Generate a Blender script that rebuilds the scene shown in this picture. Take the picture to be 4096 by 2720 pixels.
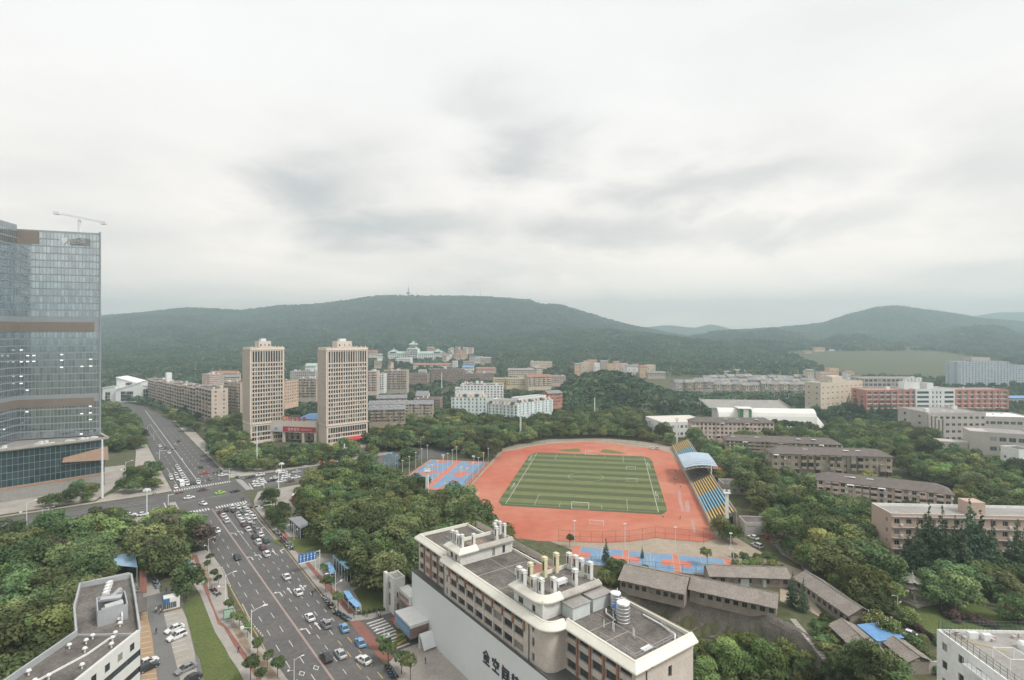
import bpy, math, random
import numpy as np
from mathutils import Vector, Matrix, noise

for o in list(bpy.data.objects): bpy.data.objects.remove(o)
sc = bpy.context.scene
col = sc.collection
random.seed(7)
R_ = math.radians

# ------------------------------------------------------------------ camera
CAM_H = 76.6; FPX = 2216.0; CXP = 2048.0; HYP = 1327.0
cam_d = bpy.data.cameras.new('camera'); cam = bpy.data.objects.new('camera', cam_d); col.objects.link(cam)
cam.location = (0, 0, CAM_H); cam.rotation_euler = (R_(90), 0, 0)
cam_d.sensor_width = 36; cam_d.lens = 36*FPX/4096; cam_d.clip_start = 1; cam_d.clip_end = 30000
cam_d.shift_y = -(1360-HYP)/4096
sc.camera = cam

# ------------------------------------------------------------------ sky: high overcast with darker cloud banks under it
SUN_EL, SUN_AZ = 50.0, 118.0     # degrees; azimuth clockwise from +Y
w = bpy.data.worlds.new('World'); sc.world = w; w.use_nodes = True
nt = w.node_tree; nt.nodes.clear(); L = nt.links
def N(kind, **kw):
    n = nt.nodes.new(kind)
    for k, v in kw.items():
        if k == 'ins':
            for i, x in v.items(): n.inputs[i].default_value = x
        else: setattr(n, k, v)
    return n
def M(op, a, b=None, c=None):
    n = nt.nodes.new('ShaderNodeMath'); n.operation = op
    for i, x in enumerate((a, b, c)):
        if x is None: continue
        if isinstance(x, (int, float)): n.inputs[i].default_value = x
        else: L.new(x, n.inputs[i])
    return n.outputs[0]
wout = N('ShaderNodeOutputWorld'); bg = N('ShaderNodeBackground'); bg.inputs[1].default_value = 0.1
sky = N('ShaderNodeTexSky'); sky.sky_type = 'NISHITA'; sky.sun_disc = False
sky.sun_elevation = R_(SUN_EL); sky.sun_rotation = R_(SUN_AZ); sky.air_density = 1.0; sky.dust_density = 4.0
tc = N('ShaderNodeTexCoord')
sep = N('ShaderNodeSeparateXYZ'); L.new(tc.outputs['Generated'], sep.inputs[0])
# cloud layer: direction projected on a flat layer far overhead, plus a gentle warp
zc = M('MAXIMUM', sep.outputs[2], 0.0)
den = M('ADD', zc, 0.10)
px_ = M('DIVIDE', sep.outputs[0], den); py_ = M('DIVIDE', sep.outputs[1], den)
comb = N('ShaderNodeCombineXYZ'); L.new(px_, comb.inputs[0]); L.new(py_, comb.inputs[1])
def nz(scale, detail, off, dist=0.0, rough=0.5):
    mp = N('ShaderNodeMapping'); mp.inputs[1].default_value = off; L.new(comb.outputs[0], mp.inputs[0])
    n = N('ShaderNodeTexNoise'); n.inputs['Scale'].default_value = scale; n.inputs['Detail'].default_value = detail
    n.inputs['Roughness'].default_value = rough; n.inputs['Distortion'].default_value = dist
    L.new(mp.outputs[0], n.inputs['Vector']); return n.outputs['Fac']
def nd(scale, detail, off):
    mp = N('ShaderNodeMapping'); mp.inputs[1].default_value = off; mp.inputs[3].default_value = (1, 1, 2.6); L.new(tc.outputs['Generated'], mp.inputs[0])
    n = N('ShaderNodeTexNoise'); n.inputs['Scale'].default_value = scale; n.inputs['Detail'].default_value = detail; n.inputs['Roughness'].default_value = .6; n.inputs['Distortion'].default_value = .4; L.new(mp.outputs[0], n.inputs['Vector']); return n.outputs['Fac']
n1 = nz(0.55, 7, (3.1, 1.7, 0), 0.3, 0.55); n2 = nd(4.5, 9, (3.4, 5.2, 2)); n3 = nd(3.2, 8, (1.0, 8.0, 5.0))
# azimuth / elevation in degrees, warped by noise, for the individual banks
az = M('MULTIPLY', M('ARCTAN2', sep.outputs[0], sep.outputs[1]), 57.2958)
el = M('MULTIPLY', M('ARCSINE', sep.outputs[2]), 57.2958)
azw = M('ADD', az, M('MULTIPLY', M('SUBTRACT', n2, 0.5), 22.0))
elw = M('ADD', el, M('MULTIPLY', M('SUBTRACT', n3, 0.5), 13.0))
BANKS = [(-19.0, 14.0, 6.5, 3.6, .72), (-11.0, 11.0, 11.0, 2.8, .68), (-24.0, 10.5, 6, 2.0, .35), (-2.0, 21.0, 6.5, 2.3, .40), (3.0, 18.0, 6.0, 2.6, .62),
         (21.0, 14.5, 11.0, 2.9, .66), (10.0, 10.5, 14.0, 2.2, .52), (26.0, 9.5, 12.0, 1.8, .40), (2.0, 6.6, 12.0, 1.2, .25), (-40.0, 12.0, 12, 6.0, .35),
         (44.0, 12.0, 8, 7.0, .40), (-62, 18, 16, 7, .5), (70, 16, 15, 6, .5), (110, 20, 22, 8, .5), (-110, 17, 22, 7, .5), (165, 22, 24, 8, .5), (-160, 15, 20, 6, .5)]
tot = None
for (a, e, sa, se, k) in BANKS:
    dx = M('DIVIDE', M('SUBTRACT', azw, a), sa); dy = M('DIVIDE', M('SUBTRACT', elw, e), se)
    g = M('MULTIPLY', M('POWER', 2.71828, M('MULTIPLY', -1.0, M('ADD', M('MULTIPLY', dx, dx), M('MULTIPLY', dy, dy)))), k)
    tot = g if tot is None else M('MAXIMUM', tot, g)
tot = M('MULTIPLY', tot, M('ADD', 0.5, M('MULTIPLY', n2, 0.9)))
soft = N('ShaderNodeMapRange'); soft.inputs[1].default_value = .40; soft.inputs[2].default_value = .75; L.new(n1, soft.inputs[0])
dark = M('ADD', M('MULTIPLY', tot, 1.15), M('MULTIPLY', soft.outputs[0], M('MULTIPLY', n3, 0.75)))
dark = M('MINIMUM', dark, 1.0)
# veil: bright overhead, greyer and warmer towards the horizon
hz = N('ShaderNodeMapRange'); hz.inputs[1].default_value = 0.0; hz.inputs[2].default_value = 26.0; L.new(el, hz.inputs[0]); hz.interpolation_type = 'SMOOTHSTEP'
veil = N('ShaderNodeMix'); veil.data_type = 'RGBA'; L.new(hz.outputs[0], veil.inputs[0])
veil.inputs[6].default_value = (8.7, 7.6, 6.7, 1); veil.inputs[7].default_value = (6.08, 5.95, 5.8, 1)
bank = N('ShaderNodeMix'); bank.data_type = 'RGBA'; L.new(dark, bank.inputs[0]); L.new(veil.outputs[2], bank.inputs[6]); bank.inputs[7].default_value = (3.66, 3.62, 3.56, 1)
skm = N('ShaderNodeMix'); skm.data_type = 'RGBA'; skm.inputs[0].default_value = 0.95; L.new(sky.outputs[0], skm.inputs[6]); L.new(bank.outputs[2], skm.inputs[7])
L.new(skm.outputs[2], bg.inputs[0]); L.new(bg.outputs[0], wout.inputs[0])

# ------------------------------------------------------------------ sun behind the cloud
sl = bpy.data.lights.new('sun', 'SUN'); sl.energy = 1.5; sl.angle = R_(14); sl.color = (1.0, .97, .92)
so = bpy.data.objects.new('sun', sl); col.objects.link(so)
_a, _e = R_(SUN_AZ), R_(SUN_EL)
so.rotation_euler = Vector((math.sin(_a)*math.cos(_e), math.cos(_a)*math.cos(_e), math.sin(_e))).to_track_quat('Z', 'Y').to_euler()
so.location = (0, -200, 400)

vs = sc.view_settings; vs.view_transform = 'Standard'; vs.look = 'None'; vs.gamma = 1; vs.use_curve_mapping = False; vs.exposure = 0.82
cy = sc.cycles; cy.use_denoising = True; cy.max_bounces = 5; cy.diffuse_bounces = 2; cy.glossy_bounces = 2; cy.transmission_bounces = 3
cy.volume_bounces = 1; cy.transparent_max_bounces = 8; cy.caustics_reflective = False; cy.caustics_refractive = False

# ------------------------------------------------------------------ photo pixel -> ground point
ZM = {'A':(0,850,.3189),'B':(0,1350,.3189),'C':(0,1800,.3189),'D':(0,2220,.3189),'E':(600,1350,.3189),'F':(600,1750,.3189),'G':(600,2220,.3189),'H':(900,1300,.3189),
      'I':(1100,1700,.3189),'J':(1100,2150,.3634),'K':(1600,1950,.3507),'L':(1600,2200,.3388),'M':(2000,2150,.3635),'N':(1450,1350,.3388),'O':(1500,1700,.3388),
      'P':(2200,1700,.3507),'Q':(2500,1350,.3388),'R':(3200,1350,.3795),'S':(2700,1650,.3507),'T':(3300,1750,.3508),'U':(2400,2150,.3635),'V':(3000,2150,.3635),
      'W':(3400,2200,.3316),'X':(1400,1100,.4235),'Y':(0,0,1.7348),'4':(0,0,1)}
def px(k, x, y):
    a, b, s = ZM[k]; return a+x*s, b+y*s
def P(k, x, y, z=0.0):
    u, v = px(k, x, y); Y = (CAM_H-z)*FPX/(v-HYP); return Vector(((u-CXP)/FPX*Y, Y, z))
def PY(k, x, y, Y):
    u, v = px(k, x, y); return Vector(((u-CXP)/FPX*Y, Y, CAM_H-(v-HYP)/FPX*Y))
def hpx(k, x, y0, y1, z=0.0):
    """height of an upright thing whose foot is at y0 and top at y1"""
    f = P(k, x, y0, z); u, v = px(k, x, y1); return CAM_H-(v-HYP)/FPX*f.y-z

# ------------------------------------------------------------------ materials
MATS = {}
def mat(name, c, rough=.8, var=.18, scale=.6, c2=None, metal=0.0, spec=.3, bump=0.0, rnd=0.0, emit=None, fine=0.0, coord='Object', detail=5):
    """plain procedural surface: two-tone noise on a base colour, optional fine grain, optional per-object tint"""
    if name in MATS: return MATS[name]
    m = bpy.data.materials.new(name); m.use_nodes = True; t = m.node_tree; b = t.nodes['Principled BSDF']
    b.inputs['Roughness'].default_value = rough; b.inputs['Metallic'].default_value = metal; b.inputs['Specular IOR Level'].default_value = spec
    tcn = t.nodes.new('ShaderNodeTexCoord'); n = t.nodes.new('ShaderNodeTexNoise'); n.inputs['Scale'].default_value = scale; n.inputs['Detail'].default_value = detail; n.inputs['Roughness'].default_value = .62
    t.links.new(tcn.outputs[coord], n.inputs['Vector'])
    mx = t.nodes.new('ShaderNodeMix'); mx.data_type = 'RGBA'
    mr = t.nodes.new('ShaderNodeMapRange'); mr.inputs[1].default_value = .3; mr.inputs[2].default_value = .7; t.links.new(n.outputs['Fac'], mr.inputs[0]); t.links.new(mr.outputs[0], mx.inputs[0])
    lo = c2 if c2 else tuple(x*(1-var) for x in c); hi = c if c2 else tuple(min(1, x*(1+var)) for x in c)
    mx.inputs[6].default_value = (*lo, 1); mx.inputs[7].default_value = (*hi, 1)
    out = mx.outputs[2]
    if fine:
        n2_ = t.nodes.new('ShaderNodeTexNoise'); n2_.inputs['Scale'].default_value = scale*9; n2_.inputs['Detail'].default_value = 4; t.links.new(tcn.outputs[coord], n2_.inputs['Vector'])
        h = t.nodes.new('ShaderNodeMix'); h.data_type = 'RGBA'; h.blend_type = 'MULTIPLY'; h.inputs[0].default_value = 1
        r2 = t.nodes.new('ShaderNodeMapRange'); r2.inputs[1].default_value = .3; r2.inputs[2].default_value = .7; r2.inputs[3].default_value = 1-fine; r2.inputs[4].default_value = 1+fine*.6
        t.links.new(n2_.outputs['Fac'], r2.inputs[0]); t.links.new(out, h.inputs[6]); t.links.new(r2.outputs[0], h.inputs[7]); out = h.outputs[2]
    if rnd:
        oi = t.nodes.new('ShaderNodeObjectInfo'); hs = t.nodes.new('ShaderNodeHueSaturation')
        r3 = t.nodes.new('ShaderNodeMapRange'); r3.inputs[3].default_value = 1-rnd; r3.inputs[4].default_value = 1+rnd; t.links.new(oi.outputs['Random'], r3.inputs[0])
        t.links.new(r3.outputs[0], hs.inputs['Value']); t.links.new(out, hs.inputs['Color']); out = hs.outputs[0]
    t.links.new(out, b.inputs['Base Color'])
    if bump:
        bp = t.nodes.new('ShaderNodeBump'); bp.inputs['Strength'].default_value = bump; t.links.new(n.outputs['Fac'], bp.inputs['Height']); t.links.new(bp.outputs[0], b.inputs['Normal'])
    if emit:
        b.inputs['Emission Color'].default_value = (*emit[0], 1); b.inputs['Emission Strength'].default_value = emit[1]
    MATS[name] = m; return m
def foliage(name, lo, hi, trans=.25, patch=.045):
    if name in MATS: return MATS[name]
    m = bpy.data.materials.new(name); m.use_nodes = True; t = m.node_tree; t.nodes.clear()
    out = t.nodes.new('ShaderNodeOutputMaterial'); d = t.nodes.new('ShaderNodeBsdfDiffuse'); tr = t.nodes.new('ShaderNodeBsdfTranslucent'); ad = t.nodes.new('ShaderNodeMixShader'); ad.inputs[0].default_value = trans
    at = t.nodes.new('ShaderNodeAttribute'); at.attribute_name = 'tint'; oi = t.nodes.new('ShaderNodeObjectInfo')
    mx = t.nodes.new('ShaderNodeMix'); mx.data_type = 'RGBA'; mx.inputs[6].default_value = (*lo, 1); mx.inputs[7].default_value = (*hi, 1); t.links.new(at.outputs['Fac'], mx.inputs[0])
    hs = t.nodes.new('ShaderNodeHueSaturation')
    r = t.nodes.new('ShaderNodeMapRange'); r.inputs[3].default_value = .66; r.inputs[4].default_value = 1.36; t.links.new(oi.outputs['Random'], r.inputs[0])
    ge = t.nodes.new('ShaderNodeNewGeometry'); pn = t.nodes.new('ShaderNodeTexNoise'); pn.inputs['Scale'].default_value = patch; pn.inputs['Detail'].default_value = 4; t.links.new(ge.outputs['Position'], pn.inputs['Vector'])   # stands of different species
    pr = t.nodes.new('ShaderNodeMapRange'); pr.inputs[1].default_value = .32; pr.inputs[2].default_value = .68; pr.inputs[3].default_value = .62; pr.inputs[4].default_value = 1.45; t.links.new(pn.outputs['Fac'], pr.inputs[0])
    pm_ = t.nodes.new('ShaderNodeMath'); pm_.operation = 'MULTIPLY'; t.links.new(r.outputs[0], pm_.inputs[0]); t.links.new(pr.outputs[0], pm_.inputs[1]); t.links.new(pm_.outputs[0], hs.inputs['Value'])
    # hue drifts with a second random taken from the first
    fr = t.nodes.new('ShaderNodeMath'); fr.operation = 'MULTIPLY'; fr.inputs[1].default_value = 7.13; t.links.new(oi.outputs['Random'], fr.inputs[0])
    f2 = t.nodes.new('ShaderNodeMath'); f2.operation = 'FRACT'; t.links.new(fr.outputs[0], f2.inputs[0])
    r2 = t.nodes.new('ShaderNodeMapRange'); r2.inputs[3].default_value = .448; r2.inputs[4].default_value = .535; t.links.new(f2.outputs[0], r2.inputs[0]); t.links.new(r2.outputs[0], hs.inputs['Hue'])
    t.links.new(mx.outputs[2], hs.inputs['Color']); t.links.new(hs.outputs[0], d.inputs[0]); t.links.new(hs.outputs[0], tr.inputs[0])
    t.links.new(d.outputs[0], ad.inputs[1]); t.links.new(tr.outputs[0], ad.inputs[2]); t.links.new(ad.outputs[0], out.inputs[0])
    MATS[name] = m; return m
def glass(name, c, rough=.08, spec=.8, rnd=.5, metal=0.0, light=None):
    """window glass: dark, glossy; each pane differs a little, some have pale curtains behind"""
    if name in MATS: return MATS[name]
    m = bpy.data.materials.new(name); m.use_nodes = True; t = m.node_tree; b = t.nodes['Principled BSDF']
    b.inputs['Roughness'].default_value = rough; b.inputs['Specular IOR Level'].default_value = spec; b.inputs['Metallic'].default_value = metal
    oi = t.nodes.new('ShaderNodeObjectInfo'); mx = t.nodes.new('ShaderNodeMix'); mx.data_type = 'RGBA'
    mx.inputs[6].default_value = (*[x*(1-rnd) for x in c], 1); mx.inputs[7].default_value = (*[x*(1+rnd) for x in c], 1)
    geo = t.nodes.new('ShaderNodeNewGeometry'); ad = t.nodes.new('ShaderNodeMath'); ad.operation = 'ADD'; fr = t.nodes.new('ShaderNodeMath'); fr.operation = 'FRACT'
    t.links.new(oi.outputs['Random'], ad.inputs[0]); t.links.new(geo.outputs['Random Per Island'], ad.inputs[1]); t.links.new(ad.outputs[0], fr.inputs[0]); t.links.new(fr.outputs[0], mx.inputs[0])
    out = mx.outputs[2]
    if light:
        gt = t.nodes.new('ShaderNodeMath'); gt.operation = 'GREATER_THAN'; gt.inputs[1].default_value = 1-light[1]; t.links.new(fr.outputs[0], gt.inputs[0])
        m2 = t.nodes.new('ShaderNodeMix'); m2.data_type = 'RGBA'; t.links.new(gt.outputs[0], m2.inputs[0]); t.links.new(out, m2.inputs[6]); m2.inputs[7].default_value = (*light[0], 1); out = m2.outputs[2]
    t.links.new(out, b.inputs['Base Color']); MATS[name] = m; return m

# ------------------------------------------------------------------ mesh building
class MB:
    def __init__(s): s.v = []; s.f = []; s.m = []
    def quad(s, a, b, c, d, m=0):
        i = len(s.v); s.v += [tuple(a), tuple(b), tuple(c), tuple(d)]; s.f.append((i, i+1, i+2, i+3)); s.m.append(m)
    def poly(s, pts, m=0):
        i = len(s.v); s.v += [tuple(p) for p in pts]; s.f.append(tuple(range(i, i+len(pts)))); s.m.append(m)
    def box(s, x0, x1, y0, y1, z0, z1, m=0, skip=''):
        i = len(s.v); s.v += [(x0,y0,z0),(x1,y0,z0),(x1,y1,z0),(x0,y1,z0),(x0,y0,z1),(x1,y0,z1),(x1,y1,z1),(x0,y1,z1)]
        for n, q in (('b',(3,2,1,0)),('t',(4,5,6,7)),('f',(0,1,5,4)),('r',(1,2,6,5)),('k',(2,3,7,6)),('l',(3,0,4,7))):
            if n not in skip: s.f.append(tuple(i+j for j in q)); s.m.append(m)
    def prism(s, poly, z0, z1, m=0, mt=None, bottom=False):
        """poly: list of (x,y) counter-clockwise"""
        a = sum(poly[i][0]*poly[(i+1) % len(poly)][1]-poly[(i+1) % len(poly)][0]*poly[i][1] for i in range(len(poly)))
        if a < 0: poly = poly[::-1]
        n = len(poly); i = len(s.v)
        s.v += [(p[0], p[1], z0) for p in poly]+[(p[0], p[1], z1) for p in poly]
        for k in range(n): s.f.append((i+k, i+(k+1) % n, i+n+(k+1) % n, i+n+k)); s.m.append(m)
        s.f.append(tuple(range(i+n, i+2*n))); s.m.append(m if mt is None else mt)
        if bottom: s.f.append(tuple(range(i+n-1, i-1, -1))); s.m.append(m)
    def tube(s, p0, p1, r0, r1=None, n=6, m=0, cap=True):
        r1 = r0 if r1 is None else r1; p0 = Vector(p0); p1 = Vector(p1); d = (p1-p0)
        if d.length < 1e-6: return
        d.normalize(); a = d.orthogonal().normalized(); b = d.cross(a); i = len(s.v)
        for p, r in ((p0, r0), (p1, r1)):
            for k in range(n):
                t = 2*math.pi*k/n; s.v.append(tuple(p+a*(r*math.cos(t))+b*(r*math.sin(t))))
        for k in range(n): s.f.append((i+k, i+(k+1) % n, i+n+(k+1) % n, i+n+k)); s.m.append(m)
        if cap: s.f.append(tuple(range(i+n-1, i-1, -1))); s.m.append(m); s.f.append(tuple(range(i+n, i+2*n))); s.m.append(m)
    def bar(s, p0, p1, w, h=None, m=0):
        """rectangular bar between two points (h vertical-ish)"""
        h = w if h is None else h; p0 = Vector(p0); p1 = Vector(p1); d = (p1-p0).normalized(); up = Vector((0,0,1))
        if abs(d.z) > .95: up = Vector((0,1,0))
        a = d.cross(up).normalized()*(w/2); b = a.cross(d).normalized()*(h/2); i = len(s.v)
        for p in (p0, p1): s.v += [tuple(p-a-b), tuple(p+a-b), tuple(p+a+b), tuple(p-a+b)]
        for q in ((0,3,2,1),(4,5,6,7),(0,1,5,4),(1,2,6,5),(2,3,7,6),(3,0,4,7)): s.f.append(tuple(i+j for j in q)); s.m.append(m)
    def lathe(s, prof, n=12, c=(0,0,0), m=0):
        i = len(s.v); k = len(prof)
        for j in range(n):
            t = 2*math.pi*j/n
            for r, z in prof: s.v.append((c[0]+r*math.cos(t), c[1]+r*math.sin(t), c[2]+z))
        for j in range(n):
            for q in range(k-1):
                a = i+j*k+q; b = i+((j+1) % n)*k+q; s.f.append((a, b, b+1, a+1)); s.m.append(m)
        s.f.append(tuple(i+j*k+k-1 for j in range(n))); s.m.append(m)
    def mesh(s, name, mats):
        me = bpy.data.meshes.new(name); me.from_pydata(s.v, [], s.f)
        for m in (mats if isinstance(mats, (list, tuple)) else [mats]): me.materials.append(m)
        if any(s.m): me.polygons.foreach_set('material_index', s.m)
        me.update(); return me
def link(name, me, parent=None, loc=(0,0,0), rz=0.0, scale=None):
    o = bpy.data.objects.new(name, me); col.objects.link(o); o.location = loc; o.rotation_euler = (0, 0, rz)
    if scale is not None: o.scale = scale if isinstance(scale, (tuple, list)) else (scale,)*3
    if parent: o.parent = parent
    return o
def part(name, mb, mats, parent=None, loc=(0,0,0), rz=0.0):
    return link(name, mb.mesh(name, mats), parent, loc, rz)
def tag(o, label=None, cat=None, group=None, kind=None):
    if label: o['label'] = label
    if cat: o['category'] = cat
    if group: o['group'] = group
    if kind: o['kind'] = kind
    return o
def thing(name, label, cat, loc=(0,0,0), rz=0.0, group=None):
    o = link(name, None, None, loc, rz); o.empty_display_size = .5; return tag(o, label, cat, group)
def struct(name, mb, mats, label=None):
    o = part(name, mb, mats); o['kind'] = 'structure'
    if label: o['label'] = label
    return o
def dup(root, loc, rz=0.0, label=None, group=None, scale=None, swap=None):
    """copy a thing with its parts and sub-parts; swap maps a material name to another material (object-level slot)"""
    def rec(o, par):
        c = o.copy(); col.objects.link(c); c.parent = par
        if swap and o.type == 'MESH':
            for i, sl_ in enumerate(c.material_slots):
                nm_ = sl_.material.name if sl_.material else ''
                if nm_ in swap: sl_.link = 'OBJECT'; sl_.material = swap[nm_]
        for ch in KIDS.get(o.name) or KIDS.setdefault(o.name, list(o.children)): rec(ch, c)
        return c
    r = rec(root, None); r.location = loc; r.rotation_euler = (0, 0, rz)
    if scale is not None: r.scale = scale if isinstance(scale, (tuple, list)) else (scale,)*3
    if label: r['label'] = label
    if group: r['group'] = group
    return r
KIDS = {}
def inside(x, y, poly):
    c = False; n = len(poly); j = n-1
    for i in range(n):
        xi, yi = poly[i][0], poly[i][1]; xj, yj = poly[j][0], poly[j][1]
        if (yi > y) != (yj > y) and x < (xj-xi)*(y-yi)/(yj-yi)+xi: c = not c
        j = i
    return c
def pix(k, pts, z=0.0): return [P(k, x, y, z) for x, y in pts]
def sheet(name, pts, z, m, thick=None, kind='structure', parent=None, mt=None):
    mb = MB(); pl = [(p[0], p[1]) for p in pts]
    if thick: mb.prism(pl, z-thick, z, 0)
    else:
        a = sum(pl[i][0]*pl[(i+1) % len(pl)][1]-pl[(i+1) % len(pl)][0]*pl[i][1] for i in range(len(pl)))
        if a < 0: pl = pl[::-1]
        mb.poly([(p[0], p[1], z) for p in pl])
    o = part(name, mb, m, parent)
    if kind and not parent: o['kind'] = kind
    return o
FOOT = []          # building footprints kept clear of trees
# ------------------------------------------------------------------ terrain
PIT = [(24,166),(40,164),(50,160.5),(60,156),(67,151.5),(71,146),(74,140),(75,131),(76,121),(78,100),(80,60),(20,60),(31,95),(12,123),(14,150)]
def seg_d(x, y, a, b):
    dx, dy = b[0]-a[0], b[1]-a[1]; t = max(0, min(1, ((x-a[0])*dx+(y-a[1])*dy)/(dx*dx+dy*dy))); return math.hypot(x-a[0]-t*dx, y-a[1]-t*dy)
def sstep(a, b, x):
    t = max(0.0, min(1.0, (x-a)/(b-a))); return t*t*(3-2*t)
def gh(x, y):
    """height of the ground sheet"""
    h = 0.0
    if 5 < x < 85 and 55 < y < 170 and inside(x, y, PIT):
        d = min(seg_d(x, y, PIT[i], PIT[i+1]) for i in range(10)); h -= 7.5*sstep(0, 5.5, d)
    h += 25*math.exp(-((x-105)/48)**2-((y-610)/60)**2)
    if y > 640: h += min((y-640)*.034, 30)
    return h
g_soil = mat('ground_soil', (.085,.105,.045), 1, c2=(.13,.115,.075), scale=.05, fine=.3)
xs = [-9000,-5000,-2500,-1400,-900,-700]+list(range(-600,0,15))+[i*2.5 for i in range(0,41)]+list(range(110,620,15))+[700,900,1400,2500,5000,9000]
ys = [-9000,-4000,-1500,-500,-100,20]+[60+i*2.5 for i in range(0,48)]+list(range(185,760,12))+list(range(770,2400,60))+[2600,3500,5000,9000]
mb = MB(); mb.v = [(x, y, gh(x, y)) for y in ys for x in xs]; nx = len(xs)
for j in range(len(ys)-1):
    for i in range(nx-1): a = j*nx+i; mb.f.append((a, a+1, a+nx+1, a+nx)); mb.m.append(0)
ground = struct('ground', mb, g_soil)

# ------------------------------------------------------------------ avenue frame: t runs up the road, n to its right
RC0 = Vector((-42.6, 126.1, 0)); RD = Vector((-.609, .793, 0)); RN = Vector((.793, .609, 0))
def RT(t, n, z=0.0): return RC0+RD*t+RN*n+Vector((0, 0, z))
def toR(p): d = Vector((p[0], p[1], 0))-RC0; return d.dot(RD), d.dot(RN)
RZ = math.atan2(RD.y, RD.x)                 # heading of traffic going up the road
asph = mat('asphalt', (.15,.14,.135), .9, c2=(.118,.112,.11), scale=.09, fine=.2, spec=.2)
asph2 = mat('asphalt_parking', (.185,.18,.175), .9, var=.08, scale=.2, fine=.12, spec=.2)
paint = mat('road_paint', (.62,.61,.57), .7, var=.12, scale=1.5)
paint_y = mat('road_paint_yellow', (.60,.42,.14), .7, var=.15, scale=1.5)
paint_r = mat('red_paving', (.27,.125,.10), .9, var=.15, scale=.4, fine=.15)
pave = mat('paving_slabs', (.36,.33,.30), .9, var=.13, scale=.25, fine=.12)
pave_w = mat('pale_concrete_paving', (.40,.36,.32), .9, var=.16, scale=.15, fine=.12)
grass = mat('lawn_grass', (.13,.158,.05), 1, c2=(.10,.122,.042), scale=.18, fine=.3)
soil = mat('bare_soil', (.36,.28,.21), 1, c2=(.22,.17,.12), scale=.25, fine=.2)
Zr = .02
road = MB()
road.poly([RT(-110,-9.2,Zr), RT(-110,11,Zr), RT(18,11,Zr), RT(60,12.2,Zr), RT(134,15,Zr), RT(148,16,Zr), RT(182,16,Zr), RT(300,15,Zr), RT(420,15,Zr), RT(540,6,Zr), RT(700,-30,Zr),
           RT(690,-52,Zr), RT(530,-18,Zr), RT(420,-9.8,Zr), RT(182,-9.8,Zr), RT(140,-9.2,Zr)])
road = struct('avenue', road, asph)
cr = MB(); Zc = .026
cr.poly([RT(150,-9.2,Zc), RT(163,16,Zc), RT(163,60,Zc), RT(172,130,Zc), RT(195,260,Zc), RT(222,255,Zc), RT(197,130,Zc), RT(191,60,Zc), RT(190,16,Zc), RT(182,-9.8,Zc), RT(181,-70,Zc), RT(176,-130,Zc), RT(160,-260,Zc), RT(135,-258,Zc), RT(152,-130,Zc), RT(154,-70,Zc), RT(147,-14,Zc)])
cross = struct('cross_street', cr, asph)
# ---- markings (parts of the road)
Zp = .034
def dash_mesh(l, wd):
    k = ('dash', l, wd)
    if k not in CACHE:
        m_ = MB(); m_.quad((-l/2,-wd/2,0),(l/2,-wd/2,0),(l/2,wd/2,0),(-l/2,wd/2,0)); CACHE[k] = m_
    return CACHE[k]
CACHE = {}; DM = {}
def dash(t, n, l, wd=.15, m=None, name='lane_dash', along=True, parent=None):
    m = m or paint; k = (l, wd, m.name)
    if k not in DM: DM[k] = dash_mesh(l, wd).mesh(name, m)
    p = RT(t, n, Zp); link(name, DM[k], parent or road, p, RZ if along else RZ-math.pi/2)
def line(t0, t1, n0, n1, wd=.15, m=None, name='lane_line'):
    a = RT(t0, n0, Zp); b = RT(t1, n1, Zp); d = (b-a).normalized(); s = Vector((-d.y, d.x, 0))*wd/2
    mb = MB(); mb.quad(a-s, b-s, b+s, a+s); part(name, mb, m or paint, road)
# centre: double line, pale and worn red
line(-110, 143, 0, 0, .5, mat('worn_centre_line', (.36,.31,.28), .8, c2=(.33,.22,.19), scale=.08)); line(186, 520, 2.2, 2.2, .3); line(186, 420, -1.2, -1.2, .14)
for k in range(0, 26):          # lower half of the avenue, going up
    t = -40+k*6.0
    if t < 88:
        for n in (3.1, 6.2):
            if t < 28 and n == 6.2: dash(t, n+.2, 2.6, .16, paint_y if t < 10 else paint)
            else: dash(t, n, 2.2, .14)
        if t > 16: dash(t, 9.0, 2.2, .14)
        elif t > -30: dash(t, 8.9, 3.0, .16, paint_y)
for n in (3.1, 6.2, 9.2, 12.2): line(88, 139, n, n+.3, .15)
for k in range(0, 22):          # going down
    t = -36+k*8.5
    for n in (-3.2, -6.3): dash(t, n, 3.4, .15)
for k in range(0, 18):
    t = 196+k*11.0
    for n in (5.4, 8.6, 11.8): dash(t, n, 3.4, .17)
    if t > 250:
        for n in (-4.6,): dash(t, n, 3.4, .17)
for n in (-4.6, -7.2): line(188, 240, n, n, .15)
line(-70, 60, -8.9, -8.9, .16, paint_y, 'edge_line'); line(60, 142, -8.9, -8.9, .14, paint, 'edge_line'); line(20, 136, 10.6, 14.2, .14, paint_y, 'edge_line')
# stop lines and zebra crossings
line(139.3, 140.2, .5, 14.6, .4, paint, 'stop_line'); line(188.6, 188.9, -9.6, 1.6, .4, paint, 'stop_line')
for k in range(22):
    n = -8.8+k*1.08
    if -.6 < n < 1.4: continue
    dash(143.6+max(0, n)*.10, n, 3.4, .55, name='crossing_stripe')
for k in range(24): dash(184.6+k*.09, -9.4+k*1.06, 3.2, .55, name='crossing_stripe')
line(160.5, 163.5, -9, 12, .16); line(178, 180.5, -2, 14, .12)
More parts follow.
